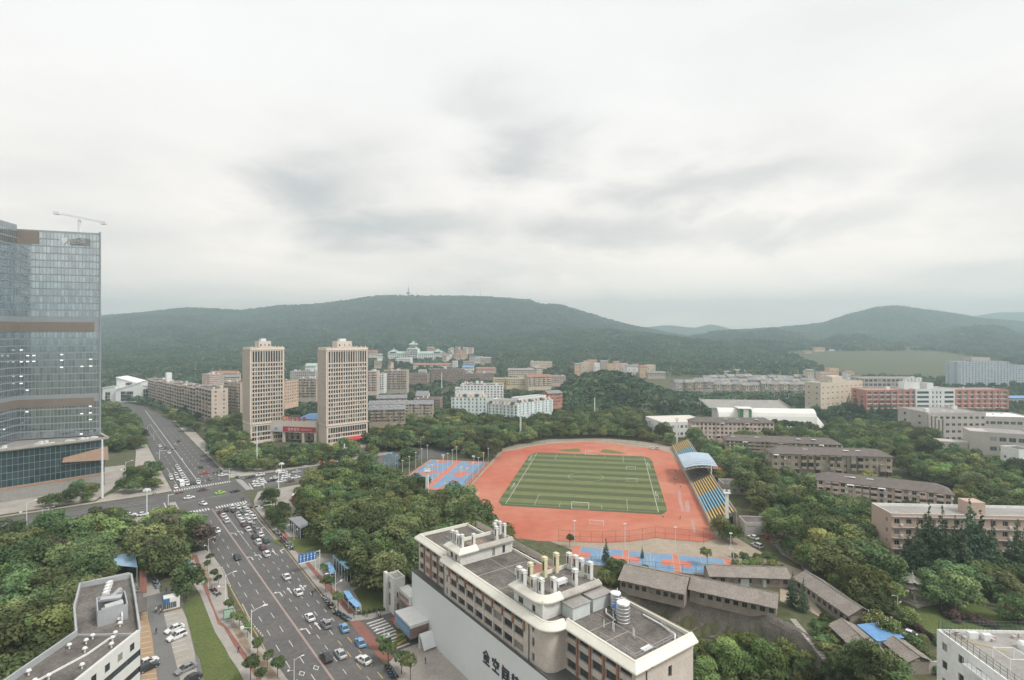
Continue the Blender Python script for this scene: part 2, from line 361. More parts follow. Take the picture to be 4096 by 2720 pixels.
# arrows
def arrow(kind):
    m_ = MB(); s = .16
    if kind == 's':
        m_.quad((-2.4,-s,0),(.8,-s,0),(.8,s,0),(-2.4,s,0)); m_.poly([(.8,-.5,0),(2.4,0,0),(.8,.5,0)])
    elif kind in 'lr':
        q = 1 if kind == 'l' else -1
        m_.poly([(-2.4,-s,0),(.9,-s,0),(.9,s,0),(-2.4,s,0)]); m_.poly([(.9,-s,0),(1.35,q*.9,0),(.95,q*.9,0),(.4,-s,0)][::q]); m_.poly([(1.7,q*.8,0),(1.15,q*1.7,0),(.55,q*.8,0)][::q])
    else:
        m_.quad((-2.4,-s,0),(.8,-s,0),(.8,s,0),(-2.4,s,0)); m_.poly([(.8,-.5,0),(2.2,0,0),(.8,.5,0)])
        m_.poly([(-.9,-s,0),(-.3,-s,0),(.5,-.9,0),(.1,-.9,0)]); m_.poly([(.9,-.8,0),(.3,-1.7,0),(-.3,-.8,0)])
    return m_.mesh('direction_arrow', paint)
ARW = {k: arrow(k) for k in 'slrb'}
for z_, x, y, k in [('F',1070,1205,'l'),('F',1150,1182,'l'),('F',1275,1508,'l'),('F',1378,1482,'l'),('F',1556,1440,'s'),('F',1640,1425,'r'),('F',1390,1150,'r'),
                    ('G',1635,480,'l'),('G',1750,445,'s'),('G',1905,405,'b'),('G',1970,940,'l'),('G',2100,885,'s'),('J',560,925,'b'),('E',350,1640,'s'),('F',470,372,'l'),('F',405,270,'s')]:
    p = P(z_, x, y); t, n = toR(p); link('direction_arrow', ARW[k], road, RT(t, n, Zp), RZ+(math.pi if n < 0 else 0))
dia = MB()
for a, b, c, d in (((-1.2,0),(0,-.7),(0,-.5),(-.9,0)),((0,-.7),(1.2,0),(.9,0),(0,-.5)),((1.2,0),(0,.7),(0,.5),(.9,0)),((0,.7),(-1.2,0),(-.9,0),(0,.5))): dia.quad((*a,0),(*b,0),(*c,0),(*d,0))
dia = dia.mesh('diamond_marking', paint)
for x, y in ((2083,1415),(1905,1487)): p = P('G', x, y); link('diamond_marking', dia, road, (p.x, p.y, Zp), RZ)
# cross-street lane lines
def cline(n0, t0, n1, t1, wd=.15, m=None):
    a = RT(t0, n0, Zp); b = RT(t1, n1, Zp); d = (b-a).normalized(); s = Vector((-d.y, d.x, 0))*wd/2; q = MB(); q.quad(a-s, b-s, b+s, a+s); part('lane_line', q, m or paint, cross)
for dt in (156.5, 160, 163.5): cline(-18, dt, -60, dt+2)
for dt in (170.5, 173.5): cline(-18, dt, -110, dt, .12)
for dt in (168, 171, 174, 180.5): cline(24, dt, 70, dt+2)
cline(21, 164, 22, 177, .35); cline(-15.5, 153, -15.5, 166, .35)
for k in range(12): n = 160+0; a = RT(152+k*1.05, -12.6, Zp); dash(152+k*1.05, -12.6, 2.6, .5, name='crossing_stripe', along=False, parent=cross)
for k in range(22): dash(165.5+k*1.1, 19.5, 2.6, .5, name='crossing_stripe', along=False, parent=cross)

# ------------------------------------------------------------------ pavements, lawns, plazas (kerb .12 m)
sheet('pavement', pix('G', [(380,0),(700,-60),(780,0),(890,150),(960,330),(975,520),(1080,720),(1180,900),(1270,1010),(1420,1180),(1560,1340),(1720,1560),(1840,1700),(1260,1700),(1170,1568),(1100,1430),(1000,1290),(930,1150),(820,980),(770,860),(690,650),(630,500),(570,400),(470,250)]), .12, pave, .2)
sheet('cycle_path', pix('G', [(520,0),(590,0),(640,150),(725,330),(722,375),(760,560),(870,820),(960,900),(1120,1120),(1290,1380),(1400,1568),(1340,1568),(1230,1400),(1060,1150),(920,910),(850,870),(800,720),(662,400),(668,360),(692,330),(600,150)]), .126, paint_r)
for q in ([(640,150),(690,140),(760,290),(790,430),(745,380),(725,330)], [(1000,860),(1060,850),(1190,1010),(1290,1200),(1240,1250),(1120,1100)], [(1300,1260),(1360,1200),(1480,1330),(1560,1470),(1640,1568),(1470,1568)]):
    sheet('planting_bed', pix('G', q), .13, soil)
sheet('lawn', pix('G', [(400,640),(570,520),(640,500),(690,650),(770,860),(820,980),(930,1150),(1000,1290),(1100,1430),(1170,1568),(1240,1700),(700,1700),(680,1568),(640,1330),(570,1230),(510,960),(430,700)]), .07, grass, .1)
sheet('parking_lot', pix('4', [(545,2395),(640,2370),(725,2335),(735,2420),(760,2500),(800,2640),(825,2760),(500,2760),(555,2600),(540,2480)]), .03, asph2)
sheet('pavement', pix('4', [(560,2250),(600,2240),(620,2300),(640,2372),(545,2397),(540,2330)]), .035, pave)
# right side of the avenue
rs = [RT(-110,11.2), RT(-60,11.2), RT(-12,11.2), RT(-7,12.5), RT(-4,17), RT(-4,40), RT(-20,42), RT(-110,42)]
sheet('forecourt', rs, .12, pave_w, .2)
rs = [RT(14,17), RT(16,12.6), RT(19,11.2), RT(60,12.4), RT(134,15.2), RT(144,17), RT(158,22), RT(160,60), RT(140,60), RT(136,30), RT(90,26), RT(40,26), RT(14,42)]
sheet('pavement', rs, .12, pave, .2)
sheet('side_lane', [RT(-4,11), RT(14,11), RT(14,44), RT(-4,44)], .03, asph)
sheet('lawn', pix('J', [(860,590),(1000,500),(1230,520),(1235,780),(960,870),(950,740)]), .16, grass, .1)
sheet('lawn', pix('F', [(1500,1300),(1790,1250),(2195,1290),(2195,1420),(1960,1470),(1790,1420)]), .16, grass, .1)
sheet('lawn', pix('J', [(180,0),(900,0),(900,180),(400,180),(240,130)]), .165, grass, .1)
sheet('cycle_path', [RT(20,13.2), RT(60,14.2), RT(118,17), RT(118,18.2), RT(60,15.6), RT(20,14.8)], .126, paint_r)
sheet('cycle_path', [RT(-6,11.4), RT(17,12), RT(17,14.6), RT(-6,14.2)], .036, paint_r)
zb = MB()
for k in range(11): dash(-2.6+k*1.5, 17.6, 4.6, .62, name='crossing_stripe', along=False)
# north side corners of the crossing
sheet('plaza', [RT(194,17), RT(205,16.5), RT(300,16), RT(300,22), RT(232,34), RT(232,110), RT(196,110), RT(193,60)], .12, pave_w, .2)
sheet('pavement', [RT(185,-10.4), RT(300,-10.6), RT(420,-10.6), RT(420,-16), RT(300,-18), RT(215,-24), RT(186,-40), RT(184,-120), RT(184,-20)], .12, pave_w, .2)
sheet('pavement', [RT(300,16), RT(430,16), RT(430,24), RT(300,22)], .12, pave_w, .2)
sheet('pavement', [RT(140,-10), RT(146,-16), RT(150,-30), RT(150,-120), RT(140,-120), RT(138,-30), RT(120,-16), RT(95,-10)], .12, pave, .2)
sheet('hotel_forecourt', [RT(189,-40), RT(230,-24), RT(262,-26), RT(262,-60), RT(205,-150), RT(186,-150)], .14, pave_w, .1)
# ------------------------------------------------------------------ stadium
clay = mat('red_clay_track', (.43,.098,.058), 1, c2=(.51,.225,.15), scale=.022, fine=.10, detail=8)
turf_a = mat('turf_light', (.150,.178,.072), 1, var=.10, scale=.25, fine=.15)
turf_b = mat('turf_dark', (.088,.108,.050), 1, var=.10, scale=.25, fine=.15)
line_w = mat('pitch_line', (.42,.44,.35), .9, var=.2, scale=1)
white_steel = mat('white_painted_steel', (.75,.75,.74), .5, var=.06, scale=2)
apron = mat('dusty_apron', (.42,.345,.27), 1, c2=(.30,.25,.19), scale=.08, fine=.15)
court_b = mat('blue_court_paint', (.15,.26,.41), .8, c2=(.20,.31,.43), scale=.12, fine=.08)
court_r = mat('red_court_paint', (.50,.155,.10), .8, c2=(.55,.22,.16), scale=.2, fine=.08)
fence_m = mat('green_fence_wire', (.07,.13,.10), .6, var=.1)
sheet('dirt_apron', pix('4', [(1830,1990),(2010,1795),(2060,1780),(2200,1757),(2380,1752),(2560,1765),(2720,1790),(2860,2010),(2960,2160),(3100,2240),(3230,2290),(3260,2330),(2980,2300),(2900,2300),(2290,2200),(2160,2150),(1960,2160),(1870,2060)]), .02, apron)
track = sheet('running_track', pix('4', [(2012,1806),(2059,1800),(2110,1788),(2200,1775),(2290,1769),(2375,1767),(2450,1774),(2516,1784),(2580,1790),(2638,1799),(2684,1813),(2710,1850),(2737,1896),(2779,1974),(2820,2060),(2862,2155),(2814,2170),(2700,2160),(2621,2152),(2570,2160),(2516,2168),(2460,2171),(2410,2172),(2320,2170),(2235,2166),(2150,2163),(2050,2150),(1960,2110),(1900,2050),(1850,1990),(1852,1976),(1873,1955)]), .032, clay)
# pitch frame: origin at the near-left corner, a across, b away
PO = Vector((-2.8, 246.7, 0)); PB = Vector((18.8, 104.3, 0)).normalized(); PA = Vector((PB.y, -PB.x, 0)); PRZ = math.atan2(PA.y, PA.x)
def PT(a, b, z=0.0): return PO+PA*a+PB*b+Vector((0, 0, z))
infield = struct('football_pitch', MB(), turf_a)
nst = 19; b0, b1 = -3.0, 107.0
def turf_edge(b):                  # rounded corners of the turf
    e = 4.0
    if b < 3: e -= (3-b)*.45
    if b > 100: e -= (b-100)*.55
    return e
for k in range(nst):
    ba = b0+(b1-b0)*k/nst; bb = b0+(b1-b0)*(k+1)/nst; mb = MB()
    ea, eb = turf_edge(ba), turf_edge(bb)
    mb.quad(PT(-ea, ba, .044), PT(66+ea, ba, .044), PT(66+eb, bb, .044), PT(-eb, bb, .044)); part('turf_strip', mb, turf_b if k % 2 == 0 else turf_a, infield)
def pline(a0, b0_, a1, b1_, wd=.18):
    p, q = PT(a0, b0_, .05), PT(a1, b1_, .05); d = (q-p).normalized(); s = Vector((-d.y, d.x, 0))*wd/2; mb = MB(); mb.quad(p-s, q-s, q+s, p+s); part('pitch_line', mb, line_w, infield)
pline(0,0,0,105,.3); pline(66,0,66,105,.3); pline(0,0,66,0); pline(0,105,66,105); pline(0,52.5,66,52.5)
for b, s in ((0,1),(105,-1)):
    pline(12.8,b,12.8,b+s*16.5); pline(53.2,b,53.2,b+s*16.5); pline(12.8,b+s*16.5,53.2,b+s*16.5); pline(23.8,b,23.8,b+s*5.5); pline(42.2,b,42.2,b+s*5.5); pline(23.8,b+s*5.5,42.2,b+s*5.5)
pts = [(33+9.15*math.cos(t*math.pi/12), 52.5+9.15*math.sin(t*math.pi/12)) for t in range(25)]
mb = MB()
for (a0, c0), (a1, c1) in zip(pts, pts[1:]):
    p, q = PT(a0, c0, .05), PT(a1, c1, .05); d = (q-p).normalized(); s = Vector((-d.y, d.x, 0))*.09; mb.quad(p-s, q-s, q+s, p+s)
part('centre_circle', mb, line_w, infield)
dz = mat('D_grass', (.15,.17,.055), 1, var=.15, scale=.3, fine=.2)
for q in ([(75,292),(180,275),(300,266),(335,272),(352,305),(200,306)], [(570,312),(590,285),(640,277),(760,298),(875,326),(700,326)]): sheet('grass_segment', pix('P', q), .045, dz)
def lane(bo, side):                # faint lane lines along the straights
    for k in range(6):
        a = -7-k*1.5 if side < 0 else 73+k*1.5
        p, q = PT(a, 5, .04), PT(a, 96, .04); s = PA*.04; mb = MB(); mb.quad(p-s, q-s, q+s, p+s); part('lane_line', mb, MATS.get('faint_lane') or mat('faint_lane', (.50,.24,.17), .9), track)
lane(0, -1); lane(0, 1)
wet = mat('damp_grey_clay', (.40,.30,.27), .7, c2=(.46,.22,.16), scale=.25, fine=.15)
for q in ([(1455,745),(1490,760),(1505,860),(1535,980),(1500,990),(1470,880)], [(1535,880),(1575,860),(1600,960),(1590,1000),(1545,990)], [(1610,1090),(1640,1080),(1665,1230),(1630,1220)]): sheet('damp_patch', pix('P', q), .037, wet)
sheet('dust_patch', pix('O', [(1050,800),(1180,760),(1240,800),(1200,860),(1080,840)]), .037, mat('pale_dust', (.52,.36,.25), 1, c2=(.50,.24,.16), scale=.2))
# goals
def goal(label, p, wd, ht, rz, dp=1.6, group=None):
    g = thing('football_goal', label, 'goal', p, rz, group); r = max(.06, .045*ht/1.2)
    for s in (-1, 1):
        mb = MB(); mb.tube((s*wd/2,0,0), (s*wd/2,0,ht), r, n=6); part('post', mb, white_steel, g)
        mb = MB(); mb.tube((s*wd/2,0,ht), (s*wd/2,dp*.5,ht-.1), r*.7, n=5); mb.tube((s*wd/2,dp*.5,ht-.1), (s*wd/2,dp,0), r*.7, n=5); mb.tube((s*wd/2,dp,.03), (s*wd/2,0,.03), r*.6, n=5); part('side_frame', mb, white_steel, g)
    mb = MB(); mb.tube((-wd/2,0,ht), (wd/2,0,ht), r, n=6); part('crossbar', mb, white_steel, g)
    mb = MB(); mb.tube((-wd/2,dp,.03), (wd/2,dp,.03), r*.6, n=5); part('ground_bar', mb, white_steel, g); return g
goal('full-size white football goal at the end of the pitch beside the red clay', PT(33,-.3,.05), 7.4, 2.5, PRZ+math.pi)
goal('white football goal at the end of the pitch under the trees', PT(34,105,.05), 7.4, 2.5, PRZ)
p = P('P', 530, 1148); goal('small white goal standing alone on the red clay behind the pitch', (p.x, p.y, .05), 5.4, 2.0, PRZ-.06)
p = P('P', 465, 248); goal('low white training goal on the red curve behind the far pitch end', (p.x, p.y, .05), 7, 1.0, PRZ)
for a, b in ((1060-150+12,515),(936,655)):
    p = P('P', a, b); goal('pale portable training goal standing on the striped turf', (p.x, p.y, .05), 5.0, 2.0, PRZ, 1.2, 'portable goals out on the turf')
for z_, x, y, s in (('O',1845,415,1),('O',1640,750,1),('P',1115,480,-1),('P',1205,825,-1)):
    p = P(z_, x, y); goal('small white goal facing across the pitch at the side line', (p.x, p.y, .05), 5.0, 2.0, PRZ+s*math.pi/2, 1.3, 'goals turned sideways along the touchlines')
# ---- floodlight masts
def mast(label, p, ht, wd=1.0, group='white floodlight masts round the stadium'):
    g = thing('floodlight_mast', label, 'floodlight', p, PRZ, group)
    mb = MB(); w2 = wd/2
    for z0, z1, a, b in ((0, ht*.5, w2, w2*.9), (ht*.5, ht*.94, w2*.9, w2*.8)):
        i = len(mb.v); mb.v += [(-a,-a,z0),(a,-a,z0),(a,a,z0),(-a,a,z0),(-b,-b,z1),(b,-b,z1),(b,b,z1),(-b,b,z1)]
        for q in ((0,1,5,4),(1,2,6,5),(2,3,7,6),(3,0,4,7),(4,5,6,7)): mb.f.append(tuple(i+j for j in q)); mb.m.append(0)
    part('column', mb, white_steel, g)
    mb = MB(); mb.box(-wd*1.0,wd*1.0,-wd*.7,wd*.7,ht*.93,ht*.945)
    for a in (-1,1):
        mb.bar((a*wd,-wd*.7,ht*.945+.9),(a*wd,wd*.7,ht*.945+.9),.06); mb.bar((-wd,a*wd*.7,ht*.945+.9),(wd,a*wd*.7,ht*.945+.9),.06)
        for c in (-1,1): mb.bar((a*wd,c*wd*.7,ht*.945),(a*wd,c*wd*.7,ht*.945+.9),.06)
    part('platform', mb, white_steel, g)
    mb = MB()
    for k in range(int(ht/1.0)): mb.bar((w2+.05,-.25,1+k*.9),(w2+.05,.25,1+k*.9),.06)
    mb.bar((w2+.06,-.28,.5),(w2+.06,-.28,ht*.93),.06); mb.bar((w2+.06,.28,.5),(w2+.06,.28,ht*.93),.06); part('ladder', mb, white_steel, g)
    for a in (-.6, .6):
        mb = MB(); mb.box(a*wd-.3,a*wd+.3,-.25,.25,ht*.96,ht); part('lamp_box', mb, white_steel, g)
    return g
mast('white floodlight mast standing in the wood by the blue courts', P('I',1908,1010), 16.2, 1.25)
mast('white floodlight mast by the trees behind the track curve', P('O',1718,160), 17.5, 1.1)
mast('slim white floodlight mast at the end of the grandstand near the flat-roofed hall', P('P',1447,245), 19.2, 1.0)
mast('white floodlight mast with ladder beside the yellow and blue grandstand', P('P',2015,1275), 17.5, 1.25)
# ---- grandstand
gf = P('P', 1845, 1190); gb_ = P('P', 1398, 262); gd = (gb_-gf); GLEN = gd.length; gd.normalize(); gn = Vector((gd.y, -gd.x, 0)); GRZ = math.atan2(gd.y, gd.x)
conc = mat('stained_concrete', (.40,.37,.33), .9, var=.18, scale=.3, fine=.15)
seat_y = mat('yellow_bench_paint', (.55,.37,.12), .7, var=.15, scale=.8); seat_b = mat('blue_bench_paint', (.19,.42,.55), .7, var=.15, scale=.8)
step_d = mat('dark_step_concrete', (.16,.145,.13), .9, var=.2, scale=.5)
gs = thing('grandstand', 'concrete grandstand with yellow and blue bench rows beside the running track', 'grandstand', (gf.x, gf.y, 0), GRZ)
# local: x along the stand away from camera, -y towards the back (right of gd)
NR = 9; RW = 1.05; RH = .52; FH = 1.6
def gsec(x0, x1):
    mb = MB()
    for r in range(NR): mb.box(x0, x1, -(r+1)*RW, -r*RW, 0 if r in (0, NR-1) else FH+(r-1)*RH-.3, FH+r*RH, 1 if r else 0, 'b')
    part('terrace', mb, [conc, step_d], gs)
    mb = MB(); mb.box(x0, x1, -NR*RW-.3, -NR*RW-.03, 0, FH+NR*RH+.3); part('rear_wall', mb, conc, gs)
    mb = MB(); mb.bar((x0,.12,FH+.9),(x1,.12,FH+.9),.07); mb.box(x0,x1,.03,.2,0,FH+.3)
    for k in range(int((x1-x0)/3)+1): mb.bar((x0+k*3,.12,FH),(x0+k*3,.12,FH+.9),.06)
    part('front_parapet', mb, conc, gs)
segs = [(4, 16, seat_y), (16, 38, seat_b), (38, 60, seat_y), (92, 108, seat_y), (108, 132, seat_b), (132, GLEN, seat_y)]
gsec(3, 61); gsec(62, 91); gsec(91, GLEN+1)
for x0, x1, m_ in segs:
    for r in range(NR):
        mb = MB(); mb.box(x0, x1-.15, -(r*RW+.58), -(r*RW+.05), FH+r*RH+.2, FH+r*RH+.34); part('bench_row', mb, m_, gs)
mb = MB()
for r in range(NR): mb.box(62, 91, -(r*RW+.5), -(r*RW+.1), FH+r*RH+.15, FH+r*RH+.25)
part('bench_rows', mb, step_d, gs)['kind'] = 'stuff'
# canopy over the middle
cano = mat('blue_grey_canopy_sheet', (.40,.50,.60), .35, var=.12, scale=.4, spec=.5); steel_g = mat('grey_steel', (.45,.45,.45), .5, var=.1)
cp = thing('grandstand_canopy', 'curved blue-grey canopy roof on white steel trusses over the middle of the grandstand', 'canopy', (gf.x, gf.y, 0), GRZ)
def cz(y): return 10.2+1.1*math.sin((y+11)/13*math.pi)*.7-(y+11)*.10
for k in range(9):
    xa, xb = 63+k*3.3, 63+(k+1)*3.3-.08; mb = MB(); n = 8
    for j in range(n):
        ya, yb = -13+j*16/n, -13+(j+1)*16/n; up = .35*math.sin(k/8*math.pi)
        mb.quad((xa,ya,cz(ya)+up),(xb,ya,cz(ya)+up),(xb,yb,cz(yb)+up),(xa,yb,cz(yb)+up)); mb.quad((xa,yb,cz(yb)+up-.08),(xb,yb,cz(yb)+up-.08),(xb,ya,cz(ya)+up-.08),(xa,ya,cz(ya)+up-.08))
    part('roof_sheet', mb, cano, cp)
for x in (63, 72.5, 83, 92.5):
    mb = MB(); pr = None
    for j in range(9):
        y = -13+j*2; q = (x, y, cz(y)-.15); q2 = (x, y, cz(y)-1.3)
        if pr: mb.bar(pr[0], q, .14); mb.bar(pr[1], q2, .14); mb.bar(pr[0], q2, .09)
        mb.bar(q, q2, .09); pr = (q, q2)
    part('truss', mb, white_steel, cp)
    mb = MB(); mb.tube((x,-9.9,0),(x,-9.9,cz(-9.9)-.3),.3,n=8); part('column', mb, white_steel, cp)
# ---- fence along the near curve and the back of the track
def fence(label, pts, ht, sp, name='chain_link_fence', m_=None, group=None, rails=(0.05,.5,1.0)):
    m_ = m_ or fence_m; p0 = pts[0]; f = thing(name, label, 'fence', (p0[0], p0[1], 0), 0, group)
    pm = MB(); pm.tube((0,0,0),(0,0,ht),.05,n=5); pm = pm.mesh('post', m_); rl = MB()
    for a, b in zip(pts, pts[1:]):
        a = Vector((a[0],a[1],0)); b = Vector((b[0],b[1],0)); n = max(1, round((b-a).length/sp))
        for k in range(n): q = a.lerp(b, k/n)-Vector((p0[0],p0[1],0)); link('post', pm, f, (q.x, q.y, gh(q.x+p0[0], q.y+p0[1])))
        for r in rails: rl.bar(a-Vector((p0[0],p0[1],-ht*r)), b-Vector((p0[0],p0[1],-ht*r)), .05)
        m = max(1, int((b-a).length/.55))         # wire strands
        for k in range(m): q = a.lerp(b, k/m)-Vector((p0[0],p0[1],0)); rl.bar((q.x,q.y,.05),(q.x,q.y,ht),.018)
    part('rail_and_wire', rl, m_, f); return f
fence('tall dark wire fence round the red clay curve beside the dusty apron', pix('4', [(2235,2166),(2320,2170),(2410,2172),(2516,2168),(2570,2160),(2621,2152),(2700,2160),(2814,2170),(2862,2155)]), 4.2, 4.0)
fence('wire fence along the back curve of the running track under the trees', pix('4', [(2012,1800),(2060,1794),(2110,1782),(2200,1769),(2290,1763),(2375,1761),(2516,1776),(2640,1790)]), 3.0, 5.0)
# ---- basketball courts left of the track
CA = P('O', 700, 412); CB_ = P('O', 1335, 440); CC = P('O', 985, 845); CD = P('O', 330, 660)
ce1 = (CB_-CA).normalized(); ce2 = PB*-1
cw, cl = 34.0, 64.0; CO = CB_.copy()
ca_, cb_v = PA, PB*-1                      # a to the right, b towards the camera
def CT(a, b, z=0.0): return CO+PA*a-PB*b+Vector((0, 0, z))
courts = sheet('sports_courts', [CT(-36,-1), CT(1,-1), CT(1,60), CT(-36,60)], .034, court_r)
for i, a0 in enumerate((-34.5, -16)):
    for j, b0_ in enumerate((1, 30)):
        q = MB(); q.quad(*[CT(a, b, .042) for a, b in ((a0, b0_), (a0, b0_+26.5), (a0+15, b0_+26.5), (a0+15, b0_))]); part('court_surface', q, court_b, courts)
        for bb, s in ((b0_, 1), (b0_+26.5, -1)):
            q = MB(); q.quad(*[CT(a, b, .048) for a, b in sorted([(a0+5, bb), (a0+5, bb+s*5.5)], key=lambda v: s*v[1])+sorted([(a0+10, bb+s*5.5), (a0+10, bb)], key=lambda v: -s*v[1])]); part('key_area', q, court_r, courts)
        q = MB(); q.poly([CT(a0+7.5+1.9*math.cos(t*math.pi/8), b0_+13.25+1.9*math.sin(t*math.pi/8), .048) for t in range(16)][::-1]); part('centre_spot', q, court_r, courts)
        q = MB()
        for (a, b), (c, d) in (((a0,b0_),(a0+15,b0_)),((a0,b0_+26.5),(a0+15,b0_+26.5)),((a0,b0_),(a0,b0_+26.5)),((a0+15,b0_),(a0+15,b0_+26.5)),((a0,b0_+13.25),(a0+15,b0_+13.25))):
            u, v = CT(a, b, .052), CT(c, d, .052); dd = (v-u).normalized(); s = Vector((-dd.y, dd.x, 0))*.05; q.quad(u-s, v-s, v+s, u+s)
        part('court_line', q, line_w, courts)
fence('green mesh fence between the blue courts and the running track', [CT(1.5,-2), CT(1.5,61)], 4.5, 4)
fence('green mesh fence at the wooded end of the blue courts', [CT(-37,-2), CT(1.5,-2)], 4.5, 4)
fence('green mesh fence along the wood beside the blue courts', [CT(-37,-2), CT(-37,45)], 4.5, 4)
lp = MB(); lp.tube((0,0,0),(0,0,9),.11,.08,n=6); lp = lp.mesh('pole', white_steel); lh = MB(); lh.box(-.5,.5,-.25,.25,8.9,9.15); lh = lh.mesh('lamp_head', white_steel)
def courtlamp(p, label, group):
    g = thing('court_lamp', label, 'lamp post', p, PRZ, group); link('pole', lp, g); link('lamp_head', lh, g)
for a, b in [(-36.5,2),(-36.5,12),(-36.5,22),(-36.5,32),(-36.5,42),(-18.2,3),(-18.2,12),(-18.2,21),(-18.2,30),(-18.2,39),(-18.2,48),(1,4),(1,16),(1,28),(1,40),(1,52)]:
    courtlamp(CT(a, b, .03), 'thin white lamp pole beside the blue and red basketball courts', 'lamp poles of the wooded courts')
# basketball hoops
bb_ = MB(); bb_.bar((0,0,0),(0,0,3.2),.16); bb_.bar((0,0,3.2),(0,1.2,3.5),.12); bb_ = bb_.mesh('post', white_steel); bd = MB(); bd.box(-.9,.9,1.2,1.28,2.9,4.0); bd = bd.mesh('backboard', mat('pale_backboard', (.55,.68,.66), .4, var=.1))
def hoop(p, rz, label, group):
    g = thing('basketball_hoop', label, 'hoop', p, rz, group); link('post', bb_, g); link('backboard', bd, g)
    m_ = MB(); pr = [(.23*math.cos(t*math.pi/5), 1.55+.23*math.sin(t*math.pi/5), 3.05) for t in range(11)]
    for u, v in zip(pr, pr[1:]): m_.bar(u, v, .03)
    part('ring', m_, court_r, g)
for a0 in (-34.5, -16):
    for b, r in ((0.2, math.pi), (28.3, 0), (29.6, math.pi), (57.3, 0)): hoop(CT(a0+7.5, b, .04), PRZ+r, 'basketball hoop with pale backboard on the blue courts by the wood', 'hoops on the wooded courts')
# ---- narrow courts between the track apron and the sheds
NA = P('M', 822, 93); NB = P('U', 1420, 235); NV = (NB-NA).normalized(); NW = Vector((NV.y, -NV.x, 0)); NL = (NB-NA).length; NRZ = math.atan2(NV.y, NV.x)
def NT(a, b, z=0.0): return NA+NV*a+NW*b+Vector((0, 0, z))
nc = sheet('sports_courts', [NT(-.5,0), NT(NL+1,0), NT(NL+1,15), NT(-.5,15)], .034, court_r)
k0 = 3.2
cuts = [NT and (P(z_, x, y)-NA).dot(NV) for z_, x, y in (('M',895,98),('M',1355,135),('M',1415,140),('M',1890,175),('M',1955,180),('U',1350,222))]
for a0, a1 in ((cuts[0],cuts[1]),(cuts[2],cuts[3]),(cuts[4],cuts[5])):
    q = MB(); q.quad(*[NT(a, b, .042) for a, b in ((a0,.4),(a0,14.6),(a1,14.6),(a1,.4))]); part('court_surface', q, court_b, nc)
    am = (a0+a1)/2
    for s, a in ((1, a0), (-1, a1)):
        q = MB(); q.quad(*[NT(x, y, .048) for x, y in ((min(a, a+s*3.8), 5),(min(a, a+s*3.8), 10),(max(a, a+s*3.8), 10),(max(a, a+s*3.8), 5))]); part('key_area', q, court_r, nc)
        q = MB(); pr = [NT(a+s*(3.8+2.6*math.cos(t*math.pi/10)), 7.5+5.2*math.sin(t*math.pi/10), .052) for t in range(-5, 6)]
        for u, v in zip(pr, pr[1:]):
            dd = (v-u).normalized(); s2 = Vector((-dd.y, dd.x, 0))*.06; q.quad(u-s2, v-s2, v+s2, u+s2)
        part('court_line', q, line_w, nc)
    q = MB()
    for (a, b), (c, d) in (((a0,.5),(a1,.5)),((a0,14.5),(a1,14.5)),((a0,.5),(a0,14.5)),((a1,.5),(a1,14.5)),((am,.5),(am,14.5))):
        u, v = NT(a, b, .052), NT(c, d, .052); dd = (v-u).normalized(); s = Vector((-dd.y, dd.x, 0))*.07; q.quad(u-s, v-s, v+s, u+s)
    part('court_line', q, line_w, nc)
fence('low dark mesh fence in front of the narrow blue courts', [NT(3,15.5), NT(NL,15.5)], 3.0, 4)
for z_, x, y in (('M',820,95),('M',1375,130),('M',1930,175),('U',1440,250)): courtlamp(P(z_, x, y), 'thin grey lamp pole behind the narrow blue courts by the sheds', 'lamp poles of the narrow courts')
p = P('U', 1470, 250); hoop((p.x, p.y, .03), NRZ+1.2, 'portable hoop on a green base at the corner of the narrow courts', None)
